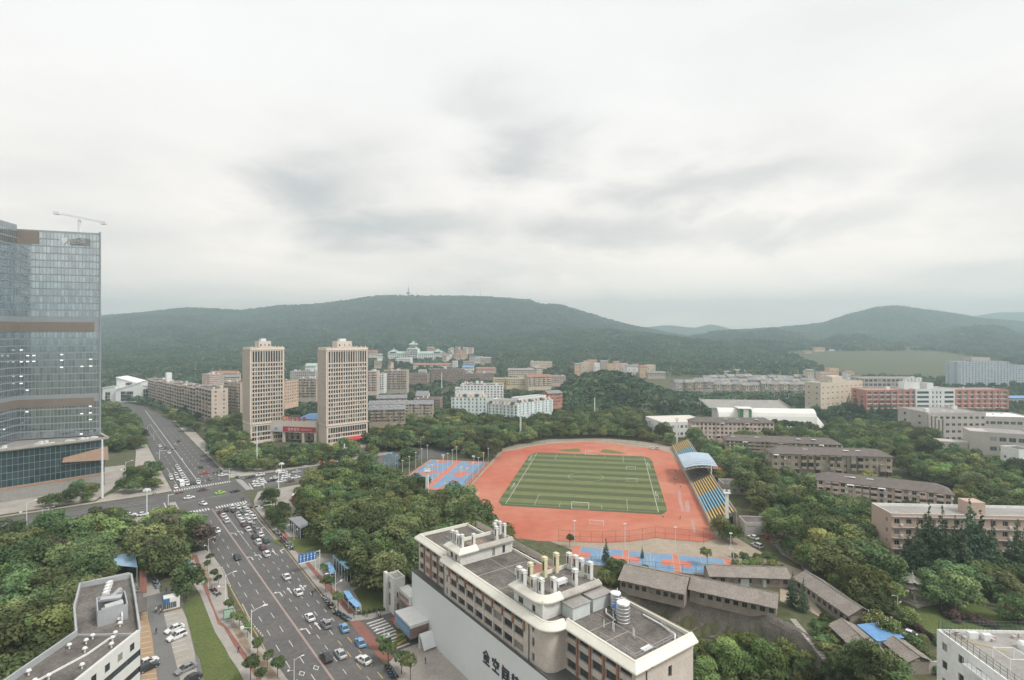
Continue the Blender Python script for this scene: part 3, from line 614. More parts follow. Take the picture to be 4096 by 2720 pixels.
# ------------------------------------------------------------------ tree prototypes
bark = mat('bark', (.11,.085,.065), .95, var=.25, scale=2)
leaf_d = foliage('leaf_deep_green', (.076,.112,.053), (.195,.25,.112), .3)
leaf_y = foliage('leaf_fresh_green', (.115,.158,.056), (.25,.30,.118), .3)
leaf_b = foliage('leaf_dull_brown', (.085,.075,.055), (.165,.145,.105), .2)
leaf_c = foliage('leaf_conifer', (.048,.080,.050), (.10,.145,.085), .2)
leaf_p = foliage('leaf_purple', (.070,.045,.050), (.120,.075,.075), .15)
leaf_h = foliage('leaf_forest', (.052,.092,.056), (.12,.17,.098), .2, .012)
rng = np.random.default_rng(11)
def leaves(name, blobs, n, size, m_, squash=1.0):
    """blobs: (centre, radii, tint). n leaf-clump quads spread through the outer part of every blob"""
    vols = np.array([b[1][0]*b[1][1]+b[1][0]*b[1][2] for b in blobs]); cnt = np.maximum(8, (n*vols/vols.sum()).astype(int)); V = []; T = []
    for (c, r, ti), k in zip(blobs, cnt):
        d = rng.normal(size=(k, 3)); d /= np.linalg.norm(d, axis=1)[:, None]; d[:, 2] = np.where(d[:, 2] < -.35, -d[:, 2], d[:, 2])
        rad = (.62+.42*rng.random(k)**.6)[:, None]; p = np.array(c)+d*rad*np.array(r)
        nr = d/np.array(r)*np.mean(r); nr += rng.normal(size=(k, 3))*.55; nr[:, 2] += .35; nr /= np.linalg.norm(nr, axis=1)[:, None]
        a = np.cross(nr, rng.normal(size=(k, 3))); a /= np.linalg.norm(a, axis=1)[:, None]; b = np.cross(nr, a)
        s = size*(.6+.8*rng.random(k))[:, None]; s2 = s*(.55+.4*rng.random(k))[:, None]
        q = np.stack([p-a*s, p-b*s2*.8, p+a*s, p+b*s2], 1); V.append(q.reshape(-1, 3)); T.append(np.clip(ti+rng.normal(size=k)*.16, 0, 1))
    V = np.concatenate(V); T = np.concatenate(T); nq = len(T)
    me = bpy.data.meshes.new(name); me.vertices.add(len(V)); me.vertices.foreach_set('co', V.ravel()); me.loops.add(len(V)); me.loops.foreach_set('vertex_index', np.arange(len(V), dtype=np.int32))
    me.polygons.add(nq); me.polygons.foreach_set('loop_start', np.arange(0, len(V), 4, dtype=np.int32)); me.polygons.foreach_set('loop_total', np.full(nq, 4, dtype=np.int32))
    at = me.attributes.new('tint', 'FLOAT', 'FACE'); at.data.foreach_set('value', T.astype(np.float32)); me.materials.append(m_); me.update(calc_edges=True); return me
def broad(seed, Rr, Ht, nb, n, size, m_, name='crown'):
    rr = random.Random(seed); th = Ht-Rr*1.25; bl = [((0, 0, th+Rr*.15), (Rr*.72, Rr*.72, Rr*.62), .45)]
    for k in range(nb):
        a = rr.random()*6.283; e = rr.random(); rad = Rr*(.30+.45*(1-e)**.5)*rr.uniform(.75, 1.15); z = th-Rr*.25+e*Rr*1.05
        s = Rr*rr.uniform(.26, .46); bl.append(((rad*math.cos(a), rad*math.sin(a), z), (s*rr.uniform(.9,1.3), s*rr.uniform(.9,1.3), s*rr.uniform(.65,.95)), rr.uniform(.1, .95)))
    return leaves(name, bl, n, size, m_), bl, th
def trunk_mesh(bl, th, r0, seed, limbs=5):
    rr = random.Random(seed); mb = MB(); top = Vector((rr.uniform(-.2,.2), rr.uniform(-.2,.2), th*.75)); mb.tube((0,0,-.4), top, r0, r0*.7, n=7, cap=False)
    for c, r, t in bl[:limbs+1]:
        c = Vector(c); mid = top.lerp(c, .55)+Vector((0,0,.3)); mb.tube(top-Vector((0,0,.2)), mid, r0*.55, r0*.32, n=5, cap=False); mb.tube(mid, c, r0*.32, r0*.1, n=4, cap=False)
    return mb.mesh('trunk', bark)
PROTO = {}
def proto(key, *a, trunk=.22, limbs=5):
    me, bl, th = broad(*a); PROTO[key] = (me, trunk_mesh(bl, th, trunk, a[0], limbs), max(abs(v) for v in (1,)), a[2])
for i in range(4): proto(('d', i), 20+i, 4.6+.25*i, 10.0+.5*i, 15+i, 2700, .36, leaf_d)
for i in range(3): proto(('y', i), 40+i, 4.2+.3*i, 9.0+.5*i, 14+i, 2500, .36, leaf_y)
for i in range(2): proto(('s', i), 60+i, 1.7, 5.2+.3*i, 8, 900, .22, leaf_d, trunk=.09, limbs=3)     # young street tree
# conifer: tiers on a tall cone
def conifer(key, seed, Rr, Ht, n, size, m_):
    rr = random.Random(seed); bl = []; tiers = 15
    for k in range(tiers):
        f = k/(tiers-1); r = Rr*(1-f)**.95+.12; z = Ht*(.12+.88*f); m = max(1, int(6*(1-f))+1)
        for j in range(m):
            a = 6.283*(j+rr.random()*.6)/m; q = rr.uniform(.42,.68); bl.append(((r*q*math.cos(a), r*q*math.sin(a), z-r*.12), (r*.36+.08, r*.36+.08, Ht*.045), rr.uniform(.1,.9)))
    me = leaves('crown', bl, n, size, m_); mb = MB(); mb.tube((0,0,-.4),(0,0,Ht*.95),.28*Ht/18,.04,n=7); PROTO[key] = (me, mb.mesh('trunk', bark), 1, Ht)
conifer(('c',0), 81, 5.6, 17, 4600, .34, leaf_c); conifer(('c',1), 82, 5.0, 18.5, 4600, .34, leaf_c); conifer(('c',2), 83, 1.5, 8.0, 1400, .16, leaf_c)
# rounded shrubs
def shrub(key, seed, Rr, n, size, m_):
    rr = random.Random(seed); bl = [((0,0,Rr*.45),(Rr*.8,Rr*.8,Rr*.6),.5)]
    for k in range(6): a = rr.random()*6.28; bl.append(((Rr*.5*math.cos(a),Rr*.5*math.sin(a),Rr*rr.uniform(.25,.8)),(Rr*.42,Rr*.42,Rr*.36),rr.uniform(.1,.9)))
    mb = MB()
    for c, r, t in bl[1:4]: mb.tube((0,0,-.2), c, .07, .03, n=4, cap=False)
    PROTO[key] = (leaves('foliage', bl, n, size, m_), mb.mesh('stem', bark), 1, Rr*1.2)
shrub(('b',0), 91, 1.5, 600, .22, leaf_d); shrub(('b',1), 92, 1.5, 600, .22, leaf_y); shrub(('b',2), 93, 1.6, 700, .20, leaf_p)
# weeping bamboo-like clump
rr = random.Random(5); bl = []
for k in range(16): a = rr.random()*6.28; q = rr.random(); bl.append(((1.1*q*3*math.cos(a),1.1*q*3*math.sin(a),6.5-q*q*3.6),(.8,.8,1.0),rr.uniform(.3,1)))
mbt = MB()
for k in range(9): a = rr.random()*6.28; mbt.tube((.4*math.cos(a),.4*math.sin(a),-.2),(1.2*math.cos(a),1.2*math.sin(a),6.2),.06,.03,n=4,cap=False)
PROTO[('w',0)] = (leaves('foliage', bl, 1500, .32, foliage('leaf_bamboo', (.10,.13,.06), (.19,.22,.11))), mbt.mesh('stem', bark), 1, 7)
def tree(key, x, y, label, group, s=1.0, name=None, z=None, rz=None, over=None):
    me, tm, _, ht = PROTO[key]; nm = name or {'d':'broadleaf_tree','y':'broadleaf_tree','s':'street_tree','c':'conifer_tree','b':'shrub','w':'bamboo_clump'}[key[0]]
    z = gh(x, y) if z is None else z
    t = thing(nm, label, {'b':'shrub','w':'plant'}.get(key[0], 'tree'), (x, y, z), random.random()*6.28 if rz is None else rz, group); t.scale = (s*random.uniform(.92,1.08), s*random.uniform(.92,1.08), s*random.uniform(.9,1.12))
    link('trunk' if key[0] in 'dysc' else 'stem', tm, t); co = link('crown' if key[0] in 'dysc' else 'foliage', me, t)
    if over: co.material_slots[0].link = 'OBJECT'; co.material_slots[0].material = over
    return t
def clear_of(x, y, r=3.0):
    for f in FOOT:
        if inside(x, y, f): return False
    for p in NOTREE:
        if inside(x, y, p): return False
    return True
NOTREE = []
def scatter(polys, step, seed, jit=.38):
    rr = random.Random(seed); out = []
    for poly in polys:
        x0 = min(p[0] for p in poly); x1 = max(p[0] for p in poly); y0 = min(p[1] for p in poly); y1 = max(p[1] for p in poly); j = 0; y = y0
        while y <= y1:
            x = x0+(step/2 if j % 2 else 0)
            while x <= x1:
                a, b = x+rr.uniform(-jit, jit)*step, y+rr.uniform(-jit, jit)*step
                if inside(a, b, poly): out.append((a, b))
                x += step
            y += step*.87; j += 1
    return out
# ------------------------------------------------------------------ hills behind the town
hill_m = mat('hill_undergrowth', (.060,.085,.040), 1, c2=(.035,.055,.028), scale=.01, fine=.3)
far_m = mat('far_hill_forest', (.055,.085,.050), 1, c2=(.04,.065,.04), scale=.004, fine=.2)
def ridge(pts):
    pts = [(x*1.7348, y*1.7348) for x, y in pts]
    def f(u):
        if u <= pts[0][0]: return pts[0][1]
        for (a, b), (c, d) in zip(pts, pts[1:]):
            if u <= c: return b+(d-b)*(u-a)/(c-a)
        return pts[-1][1]
    return f
HILLS = []
def hill(name, rid, u0, u1, Y0, Y1, zfoot, tree_h, rough, m_, back=500, du=26, nr=26):
    """terrain ridge: crest at distance Y1 follows the skyline heights, falling to its foot at Y0 and away behind"""
    us = [u0+(u1-u0)*i/int((u1-u0)/du) for i in range(int((u1-u0)/du)+1)]; rows = [Y0+(Y1-Y0)*j/nr for j in range(nr+1)]+[Y1+back*j/4 for j in range(1, 5)]
    mb = MB(); W = len(us)
    def height(u, Y):
        top = CAM_H-(rid(u)-HYP)/FPX*Y1-tree_h; X = (u-CXP)/FPX*Y1
        if Y <= Y1: f = (Y-Y0)/(Y1-Y0); s = f**1.15*(.55+.45*sstep(0, 1, f))
        else: f = 1; s = 1-.6*((Y-Y1)/back)**1.5
        n = noise.fractal(Vector((X/420, Y/520, 3.3)), 1.0, 2.0, 4)*rough*math.sin(math.pi*min(f, .97))*1.4
        return zfoot+(top-zfoot)*s+(n if Y <= Y1 else 0)
    for Y in rows:
        for u in us: mb.v.append(((u-CXP)/FPX*(Y if Y < Y1 else Y), Y, height(u, Y)))
    for j in range(len(rows)-1):
        for i in range(W-1): a = j*W+i; mb.f.append((a, a+1, a+W+1, a+W)); mb.m.append(0)
    o = struct(name, mb, m_); 
    for p_ in o.data.polygons: p_.use_smooth = True
    HILLS.append((us, rows, height)); return o
r_main = ridge([(0,742),(231,729),(330,722),(430,710),(500,713),(560,716),(640,706),(700,705),(800,694),(880,683),(940,684),(1060,684),(1130,686),(1220,692),(1245,702),(1290,703),(1370,727),(1440,748),(1500,760),(1580,778),(1700,800),(1850,830)])
r_spur = ridge([(0,812),(231,808),(430,797),(500,806),(600,812),(800,822),(1000,832),(1100,800),(1170,772),(1240,764),(1330,758),(1420,762),(1500,770),(1560,778),(1640,790),(1720,806),(1800,826),(1880,846),(1960,866)])
r_right = ridge([(1560,786),(1600,775),(1700,762),(1780,757),(1850,751),(1900,745),(1960,725),(2020,710),(2060,707),(2130,716),(2200,724),(2260,735),(2361,744),(2600,740),(2800,760)])
hill('wooded_hill', r_main, -900, 3300, 1480, 2700, 28, 6, 40, hill_m)
hill('hill_spur', r_spur, -500, 3420, 1270, 1720, 16, 7, 18, hill_m, back=300)
hill('wooded_hill', r_right, 2650, 5600, 1420, 2800, 26, 6, 40, hill_m)
hill('distant_hill', ridge([(1380,770),(1460,758),(1490,754),(1540,749),(1570,753),(1600,757),(1640,748),(1690,759),(1760,764),(1900,766),(2100,762),(2250,728),(2300,720),(2361,719),(2700,730)]), 2300, 5600, 3300, 4200, 30, 0, 30, far_m, du=30, nr=8)
# forest cover: geometry-node instances of two small crowns on points over the slopes
def lowcrown(seed, n=170, size=1.45):
    rr = random.Random(seed); bl = [((0,0,4.6),(3.4,3.4,2.8),.5)]
    for k in range(6): a = rr.random()*6.28; bl.append(((2.4*math.cos(a),2.4*math.sin(a),rr.uniform(3.5,6.5)),(1.9,1.9,1.5),rr.uniform(.1,.9)))
    return leaves('forest_crown', bl, n, size, leaf_h)
def forest(name, label, pts, seed, crowns=None):
    """one uncountable stand of trees: every point carries an instance of a crown"""
    rs_ = np.random.default_rng(seed); n = len(pts); me = bpy.data.meshes.new(name); me.vertices.add(n); me.vertices.foreach_set('co', np.array([p[:3] for p in pts], dtype=np.float32).ravel())
    a = me.attributes.new('size', 'FLOAT', 'POINT'); a.data.foreach_set('value', np.array([p[3] for p in pts], dtype=np.float32))
    a = me.attributes.new('turn', 'FLOAT', 'POINT'); a.data.foreach_set('value', (rs_.random(n)*6.28).astype(np.float32))
    a = me.attributes.new('pick', 'INT', 'POINT'); a.data.foreach_set('value', rs_.integers(0, 7 if crowns else 3, n).astype(np.int32)); me.update()
    me.materials.append(leaf_h)
    o = link(name, me); tag(o, label, 'forest', kind='stuff')
    g = bpy.data.node_groups.new(name, 'GeometryNodeTree'); g.interface.new_socket('Geometry', in_out='INPUT', socket_type='NodeSocketGeometry'); g.interface.new_socket('Geometry', in_out='OUTPUT', socket_type='NodeSocketGeometry')
    gi = g.nodes.new('NodeGroupInput'); go = g.nodes.new('NodeGroupOutput'); io = g.nodes.new('GeometryNodeInstanceOnPoints'); ci = g.nodes.new('GeometryNodeCollectionInfo'); ci.inputs[0].default_value = crowns or CROWNS; ci.inputs[1].default_value = True; ci.inputs[2].default_value = True
    def na(nm, ty): x = g.nodes.new('GeometryNodeInputNamedAttribute'); x.data_type = ty; x.inputs[0].default_value = nm; return x.outputs[0]
    cx = g.nodes.new('ShaderNodeCombineXYZ'); g.links.new(na('turn', 'FLOAT'), cx.inputs[2]); io.inputs['Pick Instance'].default_value = True
    g.links.new(gi.outputs[0], io.inputs['Points']); g.links.new(ci.outputs[0], io.inputs['Instance']); g.links.new(na('pick', 'INT'), io.inputs['Instance Index']); g.links.new(cx.outputs[0], io.inputs['Rotation']); g.links.new(na('size', 'FLOAT'), io.inputs['Scale']); g.links.new(io.outputs[0], go.inputs[0])
    md = o.modifiers.new('stand', 'NODES'); md.node_group = g; return o
CROWNS = bpy.data.collections.new('crown_shapes')
for i in range(3): CROWNS.objects.link(bpy.data.objects.new('crown_shape', lowcrown(300+i)))
rr = random.Random(3)
pts = []
def cover(h, dens, nmax, umin, umax, smin=.8, smax=1.5):
    us, rows, ht = h; k = 0; Y0, Y1 = rows[0], rows[-3]; tot = 0
    area = sum(((umax-umin)/FPX*Y)*((Y1-Y0)/40) for Y in [Y0+(Y1-Y0)*(i+.5)/40 for i in range(40)]); n = min(nmax, int(area*dens)); out = []
    while len(out) < n:
        Y = Y0+(Y1-Y0)*rr.random()
        if rr.random() > Y/Y1: continue
        u = rr.uniform(umin, umax); X = (u-CXP)/FPX*Y; z = ht(u, Y)
        if z < gh(X, Y)-1: n -= 1; continue
        out.append((X, Y, z-.8, rr.uniform(smin, smax)))
    return out
pts = cover(HILLS[0], 1/55., 42000, 150, 3300, .95, 1.75); forest('hill_forest', 'dense green forest covering the long ridge with the tower', pts, 1)
pts = cover(HILLS[1], 1/45., 26000, 150, 3420, .85, 1.6); forest('hill_forest', 'darker forest on the low spur in front of the ridge', pts, 2)
pts = cover(HILLS[2], 1/55., 30000, 2650, 4300, .95, 1.75); forest('hill_forest', 'hazy forest on the rounded hill beyond the campus', pts, 3)
# transmission tower and masts on the crest
dst = mat('tower_grey', (.16,.18,.19), .7, var=.1)
Yt = 2690; b = PY('X', 551, 205, Yt); k = Yt/FPX*.4235
t = thing('television_tower', 'slender television tower with round pod on the crest of the ridge', 'tower', (b.x, b.y, b.z-14))
mb = MB(); mb.tube((0,0,0),(0,0,14+30*k),4.2*k,3.2*k,n=10); part('shaft', mb, dst, t)
mb = MB(); mb.lathe([(3*k,14+22*k),(17*k,14+30*k),(20*k,14+35*k),(20*k,14+38*k),(8*k,14+42*k),(5*k,14+45*k)], 14); part('pod', mb, dst, t)
mb = MB(); mb.tube((0,0,14+44*k),(0,0,14+85*k),5*k,2.2*k,n=8); mb.tube((0,0,14+84*k),(0,0,14+120*k),1.6*k,.6*k,n=6); part('spire', mb, dst, t)
for x, y0, y1, lab in ((630,205,150,'thin lattice mast beside the television tower'),(1234,200,145,'thin radio mast on the middle of the ridge'),(1925,280,255,'small lattice mast on the shoulder of the ridge')):
    b = PY('X', x, y0, Yt); t = thing('radio_mast', lab, 'mast', (b.x, b.y, b.z-12)); h = (y0-y1)*k+12; mb = MB()
    for s in ((-1,-1),(1,-1),(0,1)): mb.bar((s[0]*1.6,s[1]*1.6,0),(0,0,h),.5)
    for j in range(6): z = h*j/7; r = 1.6*(1-j/7); mb.bar((-r,-r,z),(r,-r,z),.3); mb.bar((r,-r,z),(0,r,z),.3); mb.bar((0,r,z),(-r,-r,z),.3)
    part('lattice', mb, dst, t); mb = MB(); mb.tube((0,0,h*.95),(0,0,h*1.05),.4,n=5); part('antenna', mb, dst, t)
# ------------------------------------------------------------------ building kit
frame_w = mat('window_frame_white', (.60,.60,.58), .6, var=.1); frame_d = mat('window_frame_dark', (.10,.10,.10), .5, var=.1)
gl = glass('window_glass', (.045,.055,.060), .12, .7, .6, light=((.30,.29,.26), .2)); gl_b = glass('window_glass_bluish', (.06,.085,.10), .10, .8, .5, light=((.32,.33,.32), .10))
gl_far = glass('window_glass_far', (.075,.078,.080), .3, .4, .5, light=((.32,.29,.26), .22))
roof_dk = mat('roof_dark_felt', (.115,.10,.095), .95, c2=(.17,.15,.14), scale=.25, fine=.25); roof_gr = mat('roof_grey_tile', (.25,.25,.26), .9, var=.15, scale=.6, fine=.15)
roof_br = mat('roof_brown_tile', (.20,.165,.15), .95, c2=(.14,.12,.11), scale=.5, fine=.25); roof_red = mat('roof_red_tile', (.36,.18,.13), .9, var=.2, scale=.5, fine=.15); roof_lt = mat('roof_pale_screed', (.33,.31,.29), .95, var=.15, scale=.2, fine=.15)
roof_green = mat('roof_green_tile', (.42,.52,.45), .8, var=.12, scale=.5); roof_blue = mat('roof_blue_sheet', (.16,.33,.60), .5, var=.12, scale=.5)
W_ = {}
def wm(name, c, var=.10, **k): W_[name] = mat('wall_'+name, c, .85, var=var, scale=k.pop('scale', .12), fine=k.pop('fine', .10), **k); return W_[name]
wm('beige', (0.63,0.52,0.44)); wm('pink', (0.66,0.52,0.46)); wm('cream', (0.66,0.56,0.45)); wm('white', (0.80,0.80,0.78)); wm('grey', (0.47,0.45,0.44)); wm('brown', (0.32,0.23,0.20)); wm('tan', (0.49,0.41,0.34)); wm('cyan', (0.71,0.80,0.80)); wm('red', (0.56,0.24,0.18)); wm('concrete', (0.51,0.46,0.43)); wm('orange', (0.66,0.47,0.34)); wm('dorm', (0.38,0.31,0.25), .25, scale=.3); wm('bluegrey', (0.49,0.54,0.60)); wm('yellow', (0.70,0.56,0.38))
WMESH = {}
def winmesh(w_, h_, nv=1, fr=None, g=None, fw=.07):
    fr = fr or frame_w; g = g or gl; k = (round(w_, 2), round(h_, 2), nv, fr.name, g.name)
    if k not in WMESH:
        mb = MB(); a = w_/2; f = min(fw, w_*.12, h_*.12)
        mb.quad((-a,.03,0),(a,.03,0),(a,.03,h_),(-a,.03,h_),1)
        mb.quad((-a,0,0),(a,0,0),(a,0,f),(-a,0,f)); mb.quad((-a,0,h_-f),(a,0,h_-f),(a,0,h_),(-a,0,h_)); mb.quad((-a,0,f),(-a+f,0,f),(-a+f,0,h_-f),(-a,0,h_-f)); mb.quad((a-f,0,f),(a,0,f),(a,0,h_-f),(a-f,0,h_-f))
        for j in range(1, nv): x = -a+w_*j/nv; mb.quad((x-f/2,0,f),(x+f/2,0,f),(x+f/2,0,h_-f),(x-f/2,0,h_-f))
        WMESH[k] = mb.mesh('window', [fr, g])
    return WMESH[k]
SIDE = {'f': 0.0, 'l': -math.pi/2, 'r': math.pi/2, 'b': math.pi}
def grid(length, n, wd, m0=None, m1=None):
    """n openings of width wd evenly along a length"""
    m0 = (length/n-wd)/2 if m0 is None else m0; m1 = m0 if m1 is None else m1
    if n == 1: return [(m0, m0+wd)]
    s = (length-m0-m1-wd)/(n-1); return [(m0+s*k, m0+s*k+wd) for k in range(n)]
def floors(z0, n, fh, sill, hh): return [(z0+fh*k+sill, z0+fh*k+sill+hh) for k in range(n)]
class Bld:
    def __init__(s, name, label, cat, A, rz, group=None):
        s.o = thing(name, label, cat, (A[0], A[1], A[2] if len(A) > 2 else 0), rz, group); s.A = Vector((A[0], A[1], 0)); s.rz = rz; s.mb = MB(); s.mats = []; s.nw = 0; s.rest = MB()
    def mi(s, m):
        if m not in s.mats: s.mats.append(m)
        return s.mats.index(m)
    def foot(s, x0, x1, y0, y1, pad=1.5):
        c, n = math.cos(s.rz), math.sin(s.rz); FOOT.append([(s.A.x+x*c-y*n, s.A.y+x*n+y*c) for x, y in ((x0-pad,y0-pad),(x1+pad,y0-pad),(x1+pad,y1+pad),(x0-pad,y1+pad))])
    def fx(s, side, x0, x1, y0, y1):
        if side == 'f': return x1-x0, lambda u, d: (x0+u, y0+d)
        if side == 'l': return y1-y0, lambda u, d: (x0+d, y1-u)
        if side == 'r': return y1-y0, lambda u, d: (x1-d, y0+u)
        return x1-x0, lambda u, d: (x1-u, y1-d)
    def face(s, side, box, m, cols=None, rows=None, nv=1, rec=.18, fr=None, g=None, name='window', skip=None):
        x0, x1, y0, y1, z0, z1 = box; Ln, f = s.fx(side, x0, x1, y0, y1); i = s.mi(m); mb = s.mb
        def q(u0, u1, w0, w1, d0=0, d1=None):
            if u1-u0 < 1e-4 or w1-w0 < 1e-4: return
            mb.quad((*f(u0, d0), w0), (*f(u1, d0), w0), (*f(u1, d0), w1), (*f(u0, d0), w1), i)
        if not cols or not rows: q(0, Ln, z0, z1); return
        zz = z0
        for r, (w0, w1) in enumerate(rows):
            q(0, Ln, zz, w0); uu = 0
            for c, (u0, u1) in enumerate(cols):
                if skip and skip(c, r): q(uu, u1, w0, w1); uu = u1; continue
                q(uu, u0, w0, w1); uu = u1
                P0, P1, D0, D1 = f(u0, 0), f(u1, 0), f(u0, rec), f(u1, rec)
                mb.quad((*P0,w0),(*P1,w0),(*D1,w0),(*D0,w0), i); mb.quad((*D0,w1),(*D1,w1),(*P1,w1),(*P0,w1), i); mb.quad((*P0,w0),(*D0,w0),(*D0,w1),(*P0,w1), i); mb.quad((*D1,w0),(*P1,w0),(*P1,w1),(*D1,w1), i)
                me = winmesh(u1-u0, w1-w0, nv, fr, g); p = f((u0+u1)/2, rec-.04)
                if s.nw < 290: link(name, me, s.o, (*p, w0), SIDE[side]); s.nw += 1
                else:
                    a, b = f(u0, rec-.02), f(u1, rec-.02); s.rest.quad((*a,w0),(*b,w0),(*b,w1),(*a,w1))
            q(uu, Ln, w0, w1); zz = w1
        q(0, Ln, zz, z1)
    def box(s, box, m, spec=None, roof=None, parapet=.6, pt=.25, pm=None, foot=True):
        """spec: side -> (cols, rows, nv, rec, fr, g)"""
        x0, x1, y0, y1, z0, z1 = box; spec = spec or {}; zt = z1+parapet
        for sd in 'flrb':
            a = spec.get(sd); s.face(sd, (x0,x1,y0,y1,z0,zt), m, *(a or ()))
        r = MB(); i = 0
        if parapet > 0:
            im = s.mi(pm or m); b = s.mb
            for q in ((x0,x1,y0,y0+pt),(x0,x1,y1-pt,y1),(x0,x0+pt,y0+pt,y1-pt),(x1-pt,x1,y0+pt,y1-pt)):
                b.quad((q[0],q[2],zt),(q[1],q[2],zt),(q[1],q[3],zt),(q[0],q[3],zt),im)
            b.quad((x1-pt,y0+pt,z1),(x0+pt,y0+pt,z1),(x0+pt,y0+pt,zt),(x1-pt,y0+pt,zt),im); b.quad((x0+pt,y1-pt,z1),(x1-pt,y1-pt,z1),(x1-pt,y1-pt,zt),(x0+pt,y1-pt,zt),im)
            b.quad((x0+pt,y0+pt,z1),(x0+pt,y1-pt,z1),(x0+pt,y1-pt,zt),(x0+pt,y0+pt,zt),im); b.quad((x1-pt,y1-pt,z1),(x1-pt,y0+pt,z1),(x1-pt,y0+pt,zt),(x1-pt,y1-pt,zt),im)
            r.quad((x0+pt,y0+pt,z1),(x1-pt,y0+pt,z1),(x1-pt,y1-pt,z1),(x0+pt,y1-pt,z1))
        else: r.quad((x0,y0,z1),(x1,y0,z1),(x1,y1,z1),(x0,y1,z1))
        part('roof', r, roof or roof_dk, s.o)
        if foot: s.foot(x0, x1, y0, y1)
    def gable(s, x0, x1, y0, y1, z, rise, m, over=.6, gm=None, hip=0.0):
        """pitched roof with ridge along x; hip shortens the ridge"""
        X0, X1, Y0, Y1 = x0-over, x1+over, y0-over, y1+over; ym = (y0+y1)/2; h = hip; t = .18; r = MB()
        rl, rr_ = (X0+h, ym, z+rise), (X1-h, ym, z+rise)
        r.quad((X0,Y0,z-.05),(X1,Y0,z-.05),rr_,rl); r.quad((X1,Y1,z-.05),(X0,Y1,z-.05),rl,rr_)
        if h: r.poly([(X1,Y0,z-.05),(X1,Y1,z-.05),rr_]); r.poly([(X0,Y1,z-.05),(X0,Y0,z-.05),rl])
        r.quad((X0,Y0,z-.05-t),(X1,Y0,z-.05-t),(X1,Y0,z-.05),(X0,Y0,z-.05)); r.quad((X1,Y1,z-.05-t),(X0,Y1,z-.05-t),(X0,Y1,z-.05),(X1,Y1,z-.05)); r.quad((X0,Y1,z-.05-t),(X1,Y1,z-.05-t),(X1,Y0,z-.05-t),(X0,Y0,z-.05-t))
        part('roof', r, m, s.o)
        if not h:
            i = s.mi(gm); s.mb.poly([(x0,y1,z-.2),(x0,y0,z-.2),(x0,ym,z+rise*.93)], i); s.mb.poly([(x1,y0,z-.2),(x1,y1,z-.2),(x1,ym,z+rise*.93)], i)
    def add(s, name, mb, m, loc=(0,0,0), rz=0): return part(name, mb, m, s.o, loc, rz)
    def addbox(s, name, x0, x1, y0, y1, z0, z1, m): mb = MB(); mb.box(x0,x1,y0,y1,z0,z1); return part(name, mb, m, s.o)
    def done(s):
        if s.mb.f: part('wall', s.mb, s.mats, s.o)
        if s.rest.f: part('windows', s.rest, gl_far, s.o)['kind'] = 'stuff'
        return s.o
def rzof(A, B): return math.atan2(B[1]-A[1], B[0]-A[0])
def clutter(b, x0, x1, y0, y1, z, seed, n=6, tanks=True):
    """roof clutter: stair head, tanks, heaters, vents as parts"""
    rr = random.Random(seed)
    for k in range(n):
        x = rr.uniform(x0+1, x1-2); y = rr.uniform(y0+1, y1-2); t = rr.random()
        if t < .35: b.addbox('stair_head', x, x+rr.uniform(1.8,3.2), y, min(y+rr.uniform(2,3), y1-.3), z, z+rr.uniform(1.8,2.8), W_['white'] if rr.random() < .5 else W_['concrete'])
        elif t < .7:
            mb = MB(); mb.lathe([(.0,0),(.7,0),(.7,1.5),(.3,1.75),(.0,1.8)], 10); b.add('water_tank', mb, white_steel, (x, y, z+.02))
        else:
            mb = MB(); mb.quad((0,0,.2),(1.8,0,.2),(1.8,1.2,1.1),(0,1.2,1.1)); mb.quad((0,1.2,1.08),(1.8,1.2,1.08),(1.8,0,.18),(0,0,.18)); mb.tube((-.1,1.25,1.15),(1.9,1.25,1.15),.2,n=8); b.add('solar_heater', mb, steel_g, (x, y, z))
def slab(name, label, A, B, depth, h, nf, nb, m, ww=1.5, wh=1.5, roof='flat', rmat=None, par=.7, group=None, g=None, fr=None, nv=2, sides='flr', rise=2.2, z0=0.0, cl=0, seed=0, balc=0, side_b=2, hip=0.0, cat='building', sill=.9):
    """plain many-storeyed slab; A,B: front base corners; walls run 4 m into the ground"""
    rz = rzof(A, B); Ln = math.hypot(B[0]-A[0], B[1]-A[1]); b = Bld(name, label, cat, (A[0], A[1], z0), rz, group); fh = h/nf; spec = {}
    rows = floors(0, nf, fh, min(sill, fh*.3), min(wh, fh*.62))
    for sd in sides:
        L_ = Ln if sd in 'fb' else depth; n = nb if sd in 'fb' else side_b
        if n: spec[sd] = (grid(L_, n, min(ww, L_/n*.75)), rows, nv, .2, fr, g or gl_far)
    b.box((0, Ln, 0, depth, -4, h), m, spec, rmat or (roof_dk if roof == 'flat' else roof_gr), par if roof == 'flat' else 0.0)
    if roof == 'gable': b.gable(0, Ln, 0, depth, h+.25, rise, rmat or roof_gr, gm=m, hip=hip)
    if balc:
        n = balc; bw = Ln/n*.42; bm = MB(); bm.box(-bw/2,bw/2,-1.0,-.03,0,1.05); bm.box(-bw/2,bw/2,-1.0,-.03,fh*.86,fh*.98); bm.box(-bw/2+.05,bw/2-.05,-.9,-.03,1.05,fh*.86,1); bm = bm.mesh('balcony', [m, g or gl_far])
        for i in range(n):
            for k in range(1, nf): 
                if len(KCOUNT) < 4000: link('balcony', bm, b.o, ((i+.5)*Ln/n, 0, k*fh)); KCOUNT.append(1)
    if cl: clutter(b, 0, Ln, 0, depth, h, seed, cl)
    return b
KCOUNT = []
